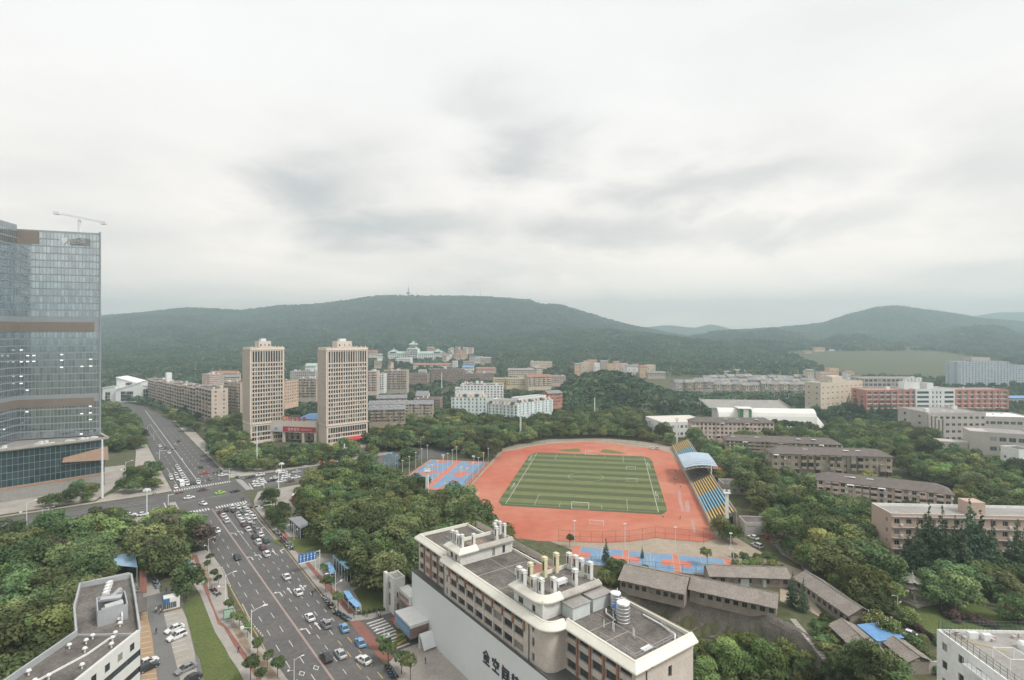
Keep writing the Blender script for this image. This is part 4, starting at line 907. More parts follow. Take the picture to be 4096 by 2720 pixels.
def far(name, label, k, xl, xr, yt, yb, Y, depth, nf, nb, m, skew=0.0, **kw):
    """block seen far off: pixel box plus a distance; its foot follows from the distance"""
    A = PY(k, xl, yb, Y); B = PY(k, xr, yb, Y+skew); h = (yb-yt)*ZM[k][2]/FPX*Y; z0 = A.z; A.z = 0
    return slab(name, label, A, B, depth, h, nf, nb, m, z0=z0, **kw)
# ------------------------------------------------------------------ the near office block with the grey banner wall
NBE = Vector((.5848, -.8112, 0)); NBA = P('L', 140, 250, 14.0); NBA.z = 0; NBR = math.atan2(NBE.y, NBE.x)
tile = mat('beige_mosaic_tile', (.58,.51,.45), .8, var=.10, scale=.25, fine=.12); tile_w = mat('white_mosaic_wall', (.66,.65,.61), .8, var=.10, scale=.25, fine=.12)
pilr = mat('rust_brown_pilaster', (.33,.175,.125), .8, var=.15, scale=.4); coping = mat('cream_cornice', (.74,.71,.62), .75, var=.05, scale=.2, fine=.05)
felt = mat('weathered_roof_felt', (.090,.080,.074), .95, c2=(.225,.20,.18), scale=.2, fine=.35, detail=8); shade = mat('grey_banner_panel', (.70,.715,.71), .6, var=.04, scale=.06, fine=.02)
ledge_m = mat('dark_wet_ledge', (.10,.105,.10), .6, var=.2, scale=.3)
nb = Bld('office_block', 'long beige office block with cream cornices, rooftop chimneys and a grey banner wall', 'building', (NBA.x, NBA.y, 0), NBR)
LN = 72.0; DP = 15.0; ZL = 14.0; ZC = 21.9
y1s, y2s, y3s = 2.0, .7, 4.9          # fronts of the three sections
rowsN = [(14.5, 16.2), (17.35, 19.1), (20.15, 21.85)]
def bays(s0, s1, n, wd): return grid(s1-s0, n, wd)
def sect(x0, x1, yf, yb, n, wd, cols=None, side='f', nv=3):
    nb.face('f', (x0, x1, yf, yb, ZL, ZC+1.4), tile, cols or bays(x0, x1, n, wd), rowsN, nv, .45, frame_d, gl, 'window')
sect(0.0, 15.6, y1s, y1s+DP, 4, 2.9, [(.6,2.9),(3.9,6.5),(7.5,10.1),(11.1,13.7)])
c2 = [(1.6,2.3)]+[(3.4+3.63*k, 3.4+3.63*k+3.15) for k in range(8)]+[(34.0+.6,35.4)]
sect(15.6, 52.6, y2s, y1s+DP, 0, 0, c2)
sect(55.0, LN, y3s, y3s+DP, 0, 0, [(.3+3.3*k, .3+3.3*k+2.75) for k in range(5)])
nb.face('l', (0, LN, y1s, y1s+DP, ZL, ZC+1.4), tile, grid(DP, 2, 1.2), rowsN, 1, .3, frame_d, gl)
nb.face('r', (0, LN, y3s, y3s+DP, -8, ZC+1.4), tile, [(8.2,9.2)], [(z, z+1.9) for z in (-2.5,1,4.5,8,11.2,14.6,17.8)], 1, .3, frame_d, gl)
nb.face('b', (0, LN, y1s, y3s+DP, -8, ZC+1.4), tile, grid(LN, 18, 2.2), [(z, z+1.5) for z in (1,4.3,7.6,11,14.6,17.6,20.2)], 2, .3, frame_d, gl)
nb.face('l', (15.6, LN, y2s, y1s+.01, ZL, ZC+1.4), tile); nb.face('l', (55.0, LN, y3s, y3s+2, ZL, ZC+1.4), tile)
# rounded stair bay between the second and third section
rb = MB(); n = 8; cx_, cy_ = 52.6, y2s+2.4
arc = [(cx_+2.4*math.sin(i/n*math.pi/2), cy_-2.4*math.cos(i/n*math.pi/2)) for i in range(n+1)]+[(55.0, y3s+.5)]
for (a, b_), (c, d) in zip(arc, arc[1:]): rb.quad((a,b_,ZL-.2),(c,d,ZL-.2),(c,d,ZC+1.4),(a,b_,ZC+1.4))
nb.add('stair_bay', rb, tile)
# podium: banner wall with its ledge
pd = MB(); pd.quad((0,0,-.2),(LN+6,0,-.2),(LN+6,0,ZL),(0,0,ZL)); pd.quad((0,6,-.2),(0,0,-.2),(0,0,ZL),(0,6,ZL)); nb.add('banner_wall', pd, shade)
pd = MB(); pd.quad((0,0,ZL),(15.6,0,ZL),(15.6,y1s,ZL),(0,y1s,ZL)); pd.quad((15.6,0,ZL),(55,0,ZL),(55,y2s+2,ZL),(15.6,y2s+.05,ZL)); pd.quad((55,0,ZL),(LN+6,0,ZL),(LN+6,y3s+3,ZL),(55,y3s,ZL))
pd.box(0,LN+6,.02,.3,ZL+.004,ZL+.35); nb.add('ledge', pd, ledge_m)
# piers between the windows
pm = MB(); pm.box(-.22,.22,-.28,-.02,ZL+.05,ZC-.1); pm = pm.mesh('pilaster', pilr)
pm2 = MB(); pm2.box(-.22,.22,-.28,-.02,19.2,ZC-.1); pm2 = pm2.mesh('pilaster', pilr)
thin = MB(); thin.box(-.12,.12,-.10,-.02,ZL+.4,19.2); thin = thin.mesh('mullion', tile_w)
for s in (3.4, 7.0, 10.6, 14.2): link('pilaster', pm, nb.o, (s, y1s, 0))
for k in range(9):
    s = 15.6+3.4+3.63*k-.24; link('pilaster', pm2, nb.o, (s, y2s, 0))
    if 0 < k < 8: link('mullion', thin, nb.o, (s, y2s, 0))
for k in range(1, 5): link('pilaster', pm, nb.o, (55.0+.3+3.3*k-.28, y3s, 0))
dp = MB(); dp.tube((0,-.12,ZL-.3),(0,-.12,ZC-.2),.09,n=6); dp = dp.mesh('drain_pipe', ledge_m)
for s, y in ((16.1,y2s),(49.4,y2s)): link('drain_pipe', dp, nb.o, (s, y, 0))
dp2 = MB(); dp2.tube((.12,0,-7),(.12,0,ZC-.5),.09,n=6); dp2.tube((.12,0,ZC-.5),(1.3,0,ZC+.3),.09,n=6); part('drain_pipe', dp2, ledge_m, nb.o, (LN, y3s+2.6, 0))
# cornice: sloped coping all round, with rounded turns
def cornice(path, z0, z1, over, rise=.55, inner=.9, closed=False, m=coping):
    """path follows the wall line (local xy), outside on the right-hand side of travel"""
    mb = MB(); n = len(path); rows = []
    for i, p in enumerate(path):
        p = Vector((*p, 0)); a = Vector((*path[i-1], 0)) if (i or closed) else None; c = Vector((*path[(i+1) % n], 0)) if (i < n-1 or closed) else None
        d1 = (p-a).normalized() if a is not None else None; d2 = (c-p).normalized() if c is not None else None
        d1 = d1 or d2; d2 = d2 or d1; nn = Vector((d1.y+d2.y, -d1.x-d2.x, 0)); nn = nn/max(nn.dot(Vector((d1.y,-d1.x,0))), .3)/1.0
        rows.append([p+nn*.02+Vector((0,0,z0)), p+nn*over*.92+Vector((0,0,z0+.05)), p+nn*over+Vector((0,0,z0+.28)), p+nn*over*.93+Vector((0,0,z0+.45)), p-nn*inner*.15+Vector((0,0,z1)), p-nn*inner*.45+Vector((0,0,z1)), p-nn*inner*.5+Vector((0,0,z1-.75))])
    for i in range(n if closed else n-1):
        A_, B_ = rows[i], rows[(i+1) % n]
        for j in range(len(A_)-1): mb.quad(A_[j], B_[j], B_[j+1], A_[j+1])
    return nb.add('cornice', mb, m)
def arcp(cx, cy, r, a0, a1, n=6): return [(cx+r*math.cos(a0+(a1-a0)*i/n), cy+r*math.sin(a0+(a1-a0)*i/n)) for i in range(n+1)]
cornice([(1.0, y1s+DP), (0, y1s+DP), (0, y1s), (15.2, y1s)], ZC, ZC+1.45, 1.0)
cornice([(15.8, y2s+4.0)]+arcp(16.4, y2s+.6, .6, math.pi, 1.5*math.pi, 3)[1:]+[(51.8, y2s)]+arcp(52.6, y2s+2.4, 2.4, -math.pi/2, -.12, 7)+[(55.15, y3s-.4)], ZC, ZC+1.45, 1.15)
cornice([(55.3, y3s), (LN, y3s), (LN, y3s+DP)], ZC, ZC+1.45, 1.15)
cornice([(LN, y3s+DP), (55, y3s+DP), (54.9, y1s+DP), (0, y1s+DP)], ZC, ZC+1.25, .5)
# roof decks
rf = MB(); ZR = ZC+.65
rf.quad((0,y1s,ZR),(15.6,y1s,ZR),(15.6,y1s+DP,ZR),(0,y1s+DP,ZR)); rf.quad((15.6,y2s,ZR),(53,y2s,ZR),(53,y1s+DP,ZR),(15.6,y1s+DP,ZR)); rf.poly([(53,y2s+.2,ZR),(54.4,y2s+1.6,ZR),(55,y3s,ZR),(LN,y3s,ZR),(LN,y3s+DP,ZR),(53,y3s+DP,ZR)])
nb.add('roof_deck', rf, felt)
sm = mat('pale_roof_seam', (.36,.33,.29), .9, var=.2, scale=1)
for x0, y0, x1, y1 in ((20,9.4,46,9.4),(29,1.8,29,15.5),(37,1.8,37,15.5),(4,8,15,8),(60,y3s+1,60,y3s+12),(64,y3s+1,64,y3s+7),(56,y3s+7,71,y3s+7)):
    q = MB(); q.box(min(x0,x1)-.07,max(x0,x1)+.07,min(y0,y1)-.07,max(y0,y1)+.07,ZR-.03,ZR+.07); nb.add('roof_seam', q, sm)
# penthouses with their own cornice, chimneys, doors
chim_w = mat('white_chimney', (.70,.69,.66), .8, var=.08, scale=.6, fine=.08); chim_y = mat('cream_chimney', (.68,.62,.42), .8, var=.07, scale=.6); cap_m = mat('chimney_slot', (.06,.06,.06), .9)
def chimney(x, y, z, h, w_=1.0, d=.75, m=chim_w, slot=True):
    mb = MB(); mb.box(x-w_/2,x+w_/2,y-d/2,y+d/2,z-.2,z+h,0); mb.box(x-w_/2-.12,x+w_/2+.12,y-d/2-.12,y+d/2+.12,z+h-.55,z+h-.38,0)
    mb.v += []; i = len(mb.v); a, b_ = w_/2+.12, d/2+.12
    mb.v += [(x-a,y-b_,z+h),(x+a,y-b_,z+h),(x+a,y+b_,z+h),(x-a,y+b_,z+h),(x,y,z+h+.22)]; mb.f += [(i,i+1,i+4),(i+1,i+2,i+4),(i+2,i+3,i+4),(i+3,i,i+4),(i+3,i+2,i+1,i)]; mb.m += [0]*5
    c = nb.add('chimney', mb, m)
    if slot:
        q = MB(); q.box(x-w_*.22,x+w_*.22,y-d/2-.03,y-d/2+.05,z+h*.35,z+h*.80); q.box(x-w_/2-.03,x-w_/2+.05,y-d*.2,y+d*.2,z+h*.4,z+h*.8); part('slot', q, cap_m, c)
def penthouse(x0, x1, y0, y1, h, rnd=None):
    z0 = ZR-.02; z1 = z0+h
    cols = {'f': [(1.2,2.3),(3.4,4.2)] if x1-x0 < 9 else [(1.5,3.1),(x1-x0-3.2,x1-x0-2.2)], 'r': [(y1-y0-6.0,y1-y0-5.2),(y1-y0-3,y1-y0-2.2)]}
    nb.face('f', (x0,x1,y0,y1,z0,z1), tile_w, cols['f'], [(z0+.7,z0+2.0)], 1, .2, frame_d, gl)
    nb.face('r', (x0,x1,y0,y1,z0,z1), tile_w, cols['r'], [(z0+.25,z0+2.1)], 1, .15, frame_d, gl); nb.face('l', (x0,x1,y0,y1,z0,z1), tile_w); nb.face('b', (x0,x1,y0,y1,z0,z1), tile_w)
    q = MB(); q.quad((x0,y0,z1+.3),(x1,y0,z1+.3),(x1,y1,z1+.3),(x0,y1,z1+.3)); nb.add('roof_deck', q, felt)
    pth = [(x0,y1),(x0,y0)]+([(x1-2.2,y0)]+arcp(x1-2.2,y0+2.2,2.2,-math.pi/2,0,6)[1:] if rnd else [(x1,y0)])+[(x1,y0+4.5)]
    cornice(pth, z1-.25, z1+1.05, .9)
    cornice([(x1,y0+4.5),(x1,y1)], z1-.25, z1+.75, .8, m=conc); cornice([(x1,y1),(x0,y1)], z1-.25, z1+.5, .5, m=conc); return z1+.3
zt = penthouse(16.4, 22.2, y2s+.9, y1s+DP-.6, 2.9)
for x, y, h in ((17.0,2.5,3.4),(18.3,2.8,3.5),(20.2,2.3,3.3),(21.3,2.6,3.6),(21.5,5.6,3.2),(21.0,12.5,3.4),(20.2,15.4,3.3),(18.0,15.5,3.2),(16.9,15.2,3.2),(17.4,14.4,2.8)): chimney(x, y, zt, h, .75, .6)
q = MB(); q.box(18.0,21.4,5.5,9.5,zt-.03,zt+.05); nb.add('paved_patch', q, soil)
zt = penthouse(43.2, 52.3, y2s+.9, y1s+DP-.6, 3.3, True)
for x, y, h, m_ in ((44.0,2.4,3.6,chim_w),(45.4,2.4,3.4,chim_w),(44.7,4.6,4.1,chim_y),(48.4,2.5,3.3,chim_w),(50.4,2.8,3.5,chim_w),(51.0,5.4,3.2,chim_w),(44.2,8.7,4.1,chim_y),(44.0,12.0,4.1,chim_y),(50.8,11.1,3.3,chim_w),(44.2,15.4,3.4,chim_w),(46.0,15.6,3.4,chim_w),(48.4,15.0,3.7,chim_w),(50.4,15.6,3.5,chim_w)): chimney(x, y, zt, h, .95, .75, m_)
q = MB(); q.box(48.6,49.7,7.6,10.2,zt+.5,zt+1.3); q.box(48.8,49.5,7.8,8.1,zt,zt+.5); q.box(48.8,49.5,9.7,10.0,zt,zt+.5); nb.add('cooling_unit', q, white_steel)
# brick-roofed hut on the deck and sheds on the right section
q = MB(); q.box(37.2,39.9,10.5,15.2,ZR-.02,ZR+1.9); hut = nb.add('roof_hut', q, tile_w); q = MB(); q.quad((36.8,10.1,ZR+1.85),(40.3,10.1,ZR+1.85),(40.3,12.85,ZR+2.9),(36.8,12.85,ZR+2.9)); q.quad((40.3,15.6,ZR+1.85),(36.8,15.6,ZR+1.85),(36.8,12.85,ZR+2.9),(40.3,12.85,ZR+2.9)); part('hut_roof', q, roof_red, hut)
pale = mat('pale_sheet_cabin', (.58,.62,.60), .7, var=.08, scale=.4)
for x0, x1, y0, y1, h in ((52.6,55.6,6.2,10.6,2.4),(52.6,55.4,11.6,16.6,2.5)):
    q = MB(); q.box(x0,x1,y0,y1,ZR-.02,ZR+h); c = nb.add('roof_cabin', q, pale); q = MB(); q.box(x0-.2,x1+.2,y0-.2,y1+.2,ZR+h+.003,ZR+h+.15); part('cabin_roof', q, roof_lt, c)
# stainless tanks
inox = mat('stainless_steel', (.62,.62,.62), .28, var=.08, scale=.8, metal=.85)
for x, y, h, r in ((61.2,y3s+8.8,3.6,1.25),(56.8,y3s+11.4,3.0,1.05)):
    tk = thing('water_tank', 'tall banded stainless steel water tank beside a blue tarpaulin on the flat roof' if r > 1.1 else 'shorter stainless steel water tank behind the blue tarpaulin on the flat roof', 'water tank', (NBA+NBE*x+Vector((.8112,.5848,0))*y+Vector((0,0,ZR))), NBR)
    q = MB(); pr = [(0,0),(r,0)]
    for k in range(5): z = .2+k*(h-.4)/5; pr += [(r,z),(r+.06,z+.08),(r,z+.16)]
    pr += [(r,h-.1),(r*.9,h+.05),(.05,h+.25)]; q.lathe(pr, 20); part('shell', q, inox, tk)
    q = MB(); q.lathe([(r*.98,h+.01),(r*.96,h+.1),(.06,h+.3)], 20); part('lid', q, white_steel, tk); q = MB(); q.tube((.2,.2,h+.2),(.1,.4,h+.9),.07,n=6); part('vent_pipe', q, white_steel, tk)
    q = MB()
    for a in range(4): q.tube((r*.7*math.cos(a*1.57),r*.7*math.sin(a*1.57),-.02),(r*.7*math.cos(a*1.57),r*.7*math.sin(a*1.57),.05),.1,n=6)
    part('footing', q, conc, tk)
tp = NBA+NBE*59.0+Vector((.8112,.5848,0))*(y3s+10.2); tarp = thing('tarpaulin_cover', 'bright blue tarpaulin over equipment between the two steel tanks on the roof', 'tarpaulin', (tp.x, tp.y, ZR), NBR)
q = MB(); z = 1.9; pts8 = [(-1.2,-.9,z-.5),(.2,-1.0,z-.7),(1.3,-.8,z-.6),(1.3,.9,z-.4),(0,1.0,z-.6),(-1.2,.9,z-.5)]; q.poly([(-.8,-.5,z+.1),(0,-.6,z-.05),(.9,-.5,z+.05),(.9,.5,z+.15),(0,.6,z),(-.8,.5,z+.1)])
inn = [(-.8,-.5,z+.1),(0,-.6,z-.05),(.9,-.5,z+.05),(.9,.5,z+.15),(0,.6,z),(-.8,.5,z+.1)]
for i in range(6): q.quad(pts8[i], pts8[(i+1) % 6], inn[(i+1) % 6], inn[i])
part('sheet', q, mat('blue_tarpaulin', (.03,.16,.48), .5, var=.2, scale=1.2, bump=.3), tarp); q = MB(); q.box(-.8,.8,-.5,.5,0,1.5); part('frame', q, steel_g, tarp)
# pipes, rails and loose boards on the right section
q = MB()
for x, y in ((62,y3s+5.2),(62.6,y3s+4.9),(60.6,y3s+4.4),(65.6,y3s+6.6),(66.1,y3s+6.4),(60.2,y3s+7.3),(59.2,y3s+8.2)): q.tube((x,y,ZR-.02),(x,y,ZR+1.5),.07,n=6)
nb.add('vent_pipes', q, white_steel)['kind'] = 'stuff'
q = MB()
for x, y in ((33.5,9.0),(34.1,9.0),(35.2,11.0),(35.0,12.0)): q.tube((x,y,ZR-.02),(x,y,ZR+1.6),.07,n=6)
nb.add('vent_pipes', q, white_steel)['kind'] = 'stuff'
q = MB(); q.bar((57.6,y3s+8.0,ZR+.45),(60.6,y3s+7.4,ZR+.45),.18); q.bar((57.6,y3s+8.0,ZR+.45),(56.4,y3s+9.2,ZR+.45),.18); nb.add('pipe_run', q, white_steel)
q = MB(); pr = [(62,y3s+13.4),(66,y3s+13.3),(70,y3s+12.6),(71,y3s+11.2)]
for a, b_ in zip(pr, pr[1:]): q.tube((*a,ZR+.35),(*b_,ZR+.35),.14,n=6)
nb.add('white_hose', q, white_steel)
def rail(pts, z, h, sp=1.0):
    q = MB()
    for a, b_ in zip(pts, pts[1:]):
        for hh in (h, h*.5): q.bar((*a,z+hh),(*b_,z+hh),.05)
        n = max(1, int(math.dist(a, b_)/.35))
        for k in range(n+1): x = a[0]+(b_[0]-a[0])*k/n; y = a[1]+(b_[1]-a[1])*k/n; q.bar((x,y,z),(x,y,z+h),.025 if k % 4 else .06)
    return nb.add('railing', q, steel_g)
rail([(62.5,y3s+1.5),(70.6,y3s+1.5),(70.6,y3s+11.5),(66,y3s+13.6)], ZR, 1.0)
nb.addbox('insulation_board', 71.0-1.9, 70.2, y3s+4.4, y3s+6.6, ZR+.1, ZR+.22, white_steel)
# sign characters on the banner wall, built stroke by stroke (cell 0..10, y up)
STK = {'quan': [(5,10,1,7),(5,10,9,7),(3,6.6,7,6.6),(2,5,8,5),(2,3.2,8,3.2),(5,6.6,5,.6),(1,.6,9,.6),(3,5,3,3.2),(7,5,7,3.2)],
       'kong': [(5,10,5,8.8),(1,8.6,9,8.6),(1,8.6,1,7),(9,8.6,9,7),(4,8,2.5,5.6),(6,8,8,5.6),(2,4.6,8,4.6),(5,4.6,5,.6),(1,.6,9,.6)],
       'jian': [(1.6,10,2.4,8.8),(1,8,1,.4),(3.4,9,9,9),(9,9,9,.4),(9,.4,7.6,.4),(3,7,7,7),(3,7,3,2),(7,7,7,2),(3,4.5,7,4.5),(3,2,7,2)],
       'zhuang': [(2,10,2,6),(.6,9,1.4,8),(.6,7,1.4,7.4),(4,9,9,9),(6.5,10,6.5,6.6),(4.4,6.6,8.6,6.6),(5,6,5,5.2),(.6,5,9.4,5),(4,5,1,2.4),(3,3.6,3,.4),(3,.4,4.6,1),(5,4,9,.6),(8,3.6,6,2.4)]}
sg = mat('dark_sign_letter', (.055,.06,.075), .6, var=.1); sgr = mat('red_sign_piece', (.45,.05,.08), .6)
def glyph(strokes, size, wd, depth):
    mb = MB()
    for x0, z0, x1, z1 in strokes:
        a = Vector((x0/10*size, 0, z0/10*size)); b_ = Vector((x1/10*size, 0, z1/10*size)); d = (b_-a).normalized(); a -= d*wd*.5; b_ += d*wd*.5; s = Vector((-d.z, 0, d.x))*wd/2
        q = [a-s, b_-s, b_+s, a+s]; mb.quad(*[p+Vector((0,-depth,0)) for p in q])
        for i in range(4): mb.quad(q[i], q[(i+1) % 4], q[(i+1) % 4]+Vector((0,-depth,0)), q[i]+Vector((0,-depth,0)))
    return mb
for k, ch in enumerate(('quan','kong','jian','zhuang','jian')):
    nb.add('sign_letter', glyph(STK[ch], 2.7, .36, .12), sg, (34.3+k*3.5, -.02, 7.0))
q = MB(); q.box(0,.5,-.16,-.04,0,.3); nb.add('sign_dot', q, sgr, (34.3+2*3.5+.3, 0, 9.5))
# entrance canopy with blue sign against the banner wall
q = MB(); q.box(.6,9.6,-5.0,-.02,4.6,5.3); ec = nb.add('entrance_canopy', q, mat('white_canopy_panel', (.68,.67,.64), .6, var=.06)); q = MB(); q.box(.7,9.5,-5.09,-5.01,2.2,4.95); part('blue_signboard', q, mat('blue_signboard', (.13,.26,.42), .6, c2=(.20,.30,.42), scale=1.2), ec)
q = MB(); q.box(9.5,9.6,-5.0,-.05,2.0,4.6); part('canopy_side', q, mat('brown_panel', (.24,.17,.15), .7), ec)
for k in range(9):
    q = MB(); q.box(1.2+k*.9,1.75+k*.9,-5.12,-5.1,3.6,3.75); q.box(1.4+k*.9,1.52+k*.9,-5.12,-5.1,3.0,4.3); q.box(1.15+k*.9,1.8+k*.9,-5.12,-5.1,3.05,3.15); part('sign_mark', q, mat('pale_lettering', (.45,.55,.62), .6), ec)
q = MB(); q.box(11.0,11.4,-3.5,-.05,0,3.2); pr = [(11+2.6*k/6, 3.2*math.cos(k/6*1.45)+.3) for k in range(7)]
for (a, z0), (b_, z1) in zip(pr, pr[1:]): q.quad((a,-3.4,z0),(b_,-3.4,z1),(b_,-.05,z1),(a,-.05,z0)); q.quad((a,-.05,z0-.1),(b_,-.05,z1-.1),(b_,-3.4,z1-.1),(a,-3.4,z0-.1))
nb.add('curved_awning', q, shade)
nb.done(); FOOT.append([(p.x, p.y) for p in (NBA+NBE*-3+Vector((-4,-3,0)), NBA+NBE*80+Vector((-4,-3,0)), NBA+NBE*80+Vector((18,13,0)), NBA+NBE*-3+Vector((15,11,0)))])
# gate building left of the banner wall
ga = P('J', 1235, 785); gb2 = NBA.copy(); grz = NBR; gp = Bld('campus_gate', 'white gate house with a lettered arch beam beside the grey banner wall', 'gate', (ga.x, ga.y, 0), NBR)
s_end = (NBA-ga).dot(NBE); dpt = (NBA-ga).dot(Vector((.8112,.5848,0)))
gp.box((0, 4.6, 0, 3.2, 0, 9.4), tile_w, {'f': ([(1.2,2.2)], [(1.6,5.2),(6.2,8.0)], 1, .2, frame_d, gl), 'r': ([(.8,1.6)], [(1.0,3.0),(4.5,6.0)], 1, .2, frame_d, gl)}, roof_lt, .5)
gp.addbox('tower_fin', -.5, 1.1, -.9, -.05, 0, 10.4, tile_w)
q = MB(); q.box(4.7, s_end+.2, 1.2, 4.0, 5.2, 7.4); gp.add('arch_beam', q, tile_w)
q = MB(); q.box(4.7, s_end+.2, 1.0, 1.18, 4.7, 5.19); q.box(4.7, s_end+.2, 1.3, 3.9, 4.6, 5.19); gp.add('beam_soffit', q, mat('faded_red_trim', (.40,.18,.15), .8, var=.2))
for k in range(7):
    q = MB(); x = 5.3+k*(s_end-5.6)/7; q.box(x,x+.75,1.12,1.19,5.75,5.9); q.box(x+.3,x+.45,1.12,1.19,5.5,6.7); q.box(x+.05,x+.7,1.12,1.19,6.3,6.42); gp.add('gate_letter', q, sg)
q = MB(); q.quad((4.7,4.01,7.41),(s_end+.2,4.01,7.41),(s_end+.2,9,6.8),(4.7,9,6.8)); q.box(4.7,s_end,8.5,9,0,6.8); gp.add('gate_roof', q, roof_dk)
gp.foot(0, s_end, 0, 9); gp.done()
# ------------------------------------------------------------------ glass hotel tower on the left
cur_g = glass('curtain_glass', (.44,.49,.525), .05, 1.0, .16, metal=.85); cur_f = mat('curtain_frame', (.30,.325,.34), .5, var=.1); band = mat('brown_band_panel', (.20,.165,.14), .7, c2=(.25,.20,.165), scale=.25); lit = mat('lit_ceiling_panel', (.9,.9,.85), .6, emit=((1.0,.97,.9), .45))
grille = mat('grey_louvre', (.32,.31,.30), .7, var=.15, scale=.8)
tw = thing('glass_tower', 'tall blue-grey glass hotel tower with brown bands above a dark podium', 'tower', (-212, 285, 0), 0)
TO = Vector((-212, 285, 0)); FE = Vector((-.932, -.362, 0)); SE = Vector((.225, -.974, 0)); TZ0, TZ1 = 23.5, 127.3; FL = 34.0; SL = 26.0; FH_ = 3.55
npane = [0]; rest = MB(); pane_c = {}
def curtain(O, D, Ln, z0, z1, pw, ph, skipz, maxp, out):
    """curtain wall: frame sheet plus one pane per cell set 5 cm proud of it, O is the right-hand end seen from outside, D runs left"""
    fr = MB(); a = O+out*.0-TO; b = O+D*Ln-TO; fr.quad((b.x,b.y,z0),(a.x,a.y,z0),(a.x,a.y,z1),(b.x,b.y,z1)); part('curtain_frame', fr, cur_f, tw)
    n = int(round(Ln/pw)); pw = Ln/n; m = int((z1-z0)/ph); key = (round(pw,2), round(ph,2), round(D.x,2))
    if key not in pane_c:
        p = MB(); h = pw/2-.11; p.quad((D*h).to_tuple()[:2]+(.35,), (D*-h).to_tuple()[:2]+(.35,), (D*-h).to_tuple()[:2]+(ph-.3,), (D*h).to_tuple()[:2]+(ph-.3,)); pane_c[key] = p.mesh('pane', cur_g)
    for r in range(m):
        z = z0+r*ph
        if any(s0-1.2 < z < s1 for s0, s1 in skipz): continue
        for c in range(n):
            o = O+D*((c+.5)*pw)+out*(.05+.02*((c*7+r*3) % 5)/5)-TO
            if npane[0] < maxp: link('pane', pane_c[key], tw, (o.x, o.y, z)); npane[0] += 1
            else: h = pw/2-.11; rest.quad((o.x+D.x*h,o.y+D.y*h,z+.35),(o.x-D.x*h,o.y-D.y*h,z+.35),(o.x-D.x*h,o.y-D.y*h,z+ph-.3),(o.x+D.x*h,o.y+D.y*h,z+ph-.3))
FN = Vector((-FE.y, FE.x, 0)); FN = FN if FN.y < 0 else -FN; SN = Vector((.974, .225, 0))
b1z = (CAM_H-(1316-HYP)/FPX*280-4, CAM_H-(1304-HYP)/FPX*280+4); bands = [(76.5, 81.5), (39.0, 43.0)]
curtain(TO, FE, FL, TZ0, TZ1, 1.45, FH_, bands, 290, FN)
LO = TO+FE*FL; curtain(LO+SE*SL, -SE, SL, TZ0, TZ1+1.5, 1.45, FH_, bands, 0, SN) if False else curtain(LO, SE, SL, TZ0, TZ1+2, 1.45, FH_, bands, 0, SN)
part('panes', rest, cur_g, tw)['kind'] = 'stuff'
for z0, z1 in bands:
    q = MB(); a = FN*.25; A_ = -FE*0+a+FE*2.4; B_ = FE*FL+a; q.quad((B_.x,B_.y,z0),(A_.x,A_.y,z0),(A_.x,A_.y,z1),(B_.x,B_.y,z1)); q.quad((B_.x,B_.y,z1),(A_.x,A_.y,z1),(A_.x-a.x,A_.y-a.y,z1),(B_.x-a.x,B_.y-a.y,z1)); q.quad((A_.x-a.x,A_.y-a.y,z0),(A_.x,A_.y,z0),(A_.x,A_.y,z1),(A_.x-a.x,A_.y-a.y,z1)) ; part('brown_band', q, band, tw)
    q = MB(); A_ = LO-TO+SN*.25; B_ = A_+SE*SL; q.quad((A_.x,A_.y,z0),(B_.x,B_.y,z0),(B_.x,B_.y,z1),(A_.x,A_.y,z1)); part('brown_band', q, band, tw)
q = MB(); a = FN*.3; A_ = FE*FL*.60+a+FE*5; B_ = FE*FL+a; q.quad((B_.x,B_.y,TZ1-7),(A_.x,A_.y,TZ1-7),(A_.x,A_.y,TZ1-.6),(B_.x,B_.y,TZ1-.6)); part('brown_corner_panel', q, band, tw)
q = MB(); bk = Vector((-.76, .65, 0))*24; c4 = [Vector((0,0,0)), FE*FL, FE*FL+SE*SL, FE*FL+SE*SL+FE*30, FE*FL+FE*30+bk, bk]
q.poly([(p.x,p.y,TZ1) for p in reversed(c4)]); q.quad((0,0,TZ0),(bk.x,bk.y,TZ0),(bk.x,bk.y,TZ1),(0,0,TZ1)); q.quad((c4[5].x,c4[5].y,0),(c4[4].x,c4[4].y,0),(c4[4].x,c4[4].y,TZ1),(c4[5].x,c4[5].y,TZ1)); p_, r_ = c4[2], c4[3]; q.quad((r_.x,r_.y,0),(p_.x,p_.y,0),(p_.x,p_.y,TZ1+2),(r_.x,r_.y,TZ1+2)); part('rear_wall', q, cur_f, tw)
q = MB(); q.box(-.35,.35,-.35,.35,TZ0,TZ1+.6); part('corner_fin', q, cur_f, tw)
for x, y in ((267,156),(346,228),(425,226),(267,305),(346,301),(425,299),(773,214),(773,285),(773,374),(1137,272),(1028,362),(1137,358),(265,486),(265,576),(342,660),(338,931),(1026,955),(1133,861),(1133,945),(1133,1029),(1020,1210),(52,1152),(55,872)):
    u, v = px('B', x, y); ray = Vector(((u-CXP)/FPX, 1, 0)); O, D = (TO, FE) if u > 74 else (LO, SE); N_ = FN if u > 74 else SN; O2 = O+N_*.13
    den_ = ray.x*N_.x+ray.y*N_.y; t_ = (O2.x*N_.x+O2.y*N_.y)/den_; p = ray*t_; z = CAM_H-(v-HYP)/FPX*t_; q = MB(); h = .62; q.quad((p.x+D.x*h-TO.x,p.y+D.y*h-TO.y,z-.28),(p.x-D.x*h-TO.x,p.y-D.y*h-TO.y,z-.28),(p.x-D.x*h-TO.x,p.y-D.y*h-TO.y,z+.28),(p.x+D.x*h-TO.x,p.y+D.y*h-TO.y,z+.28)); part('lit_window', q, lit, tw)
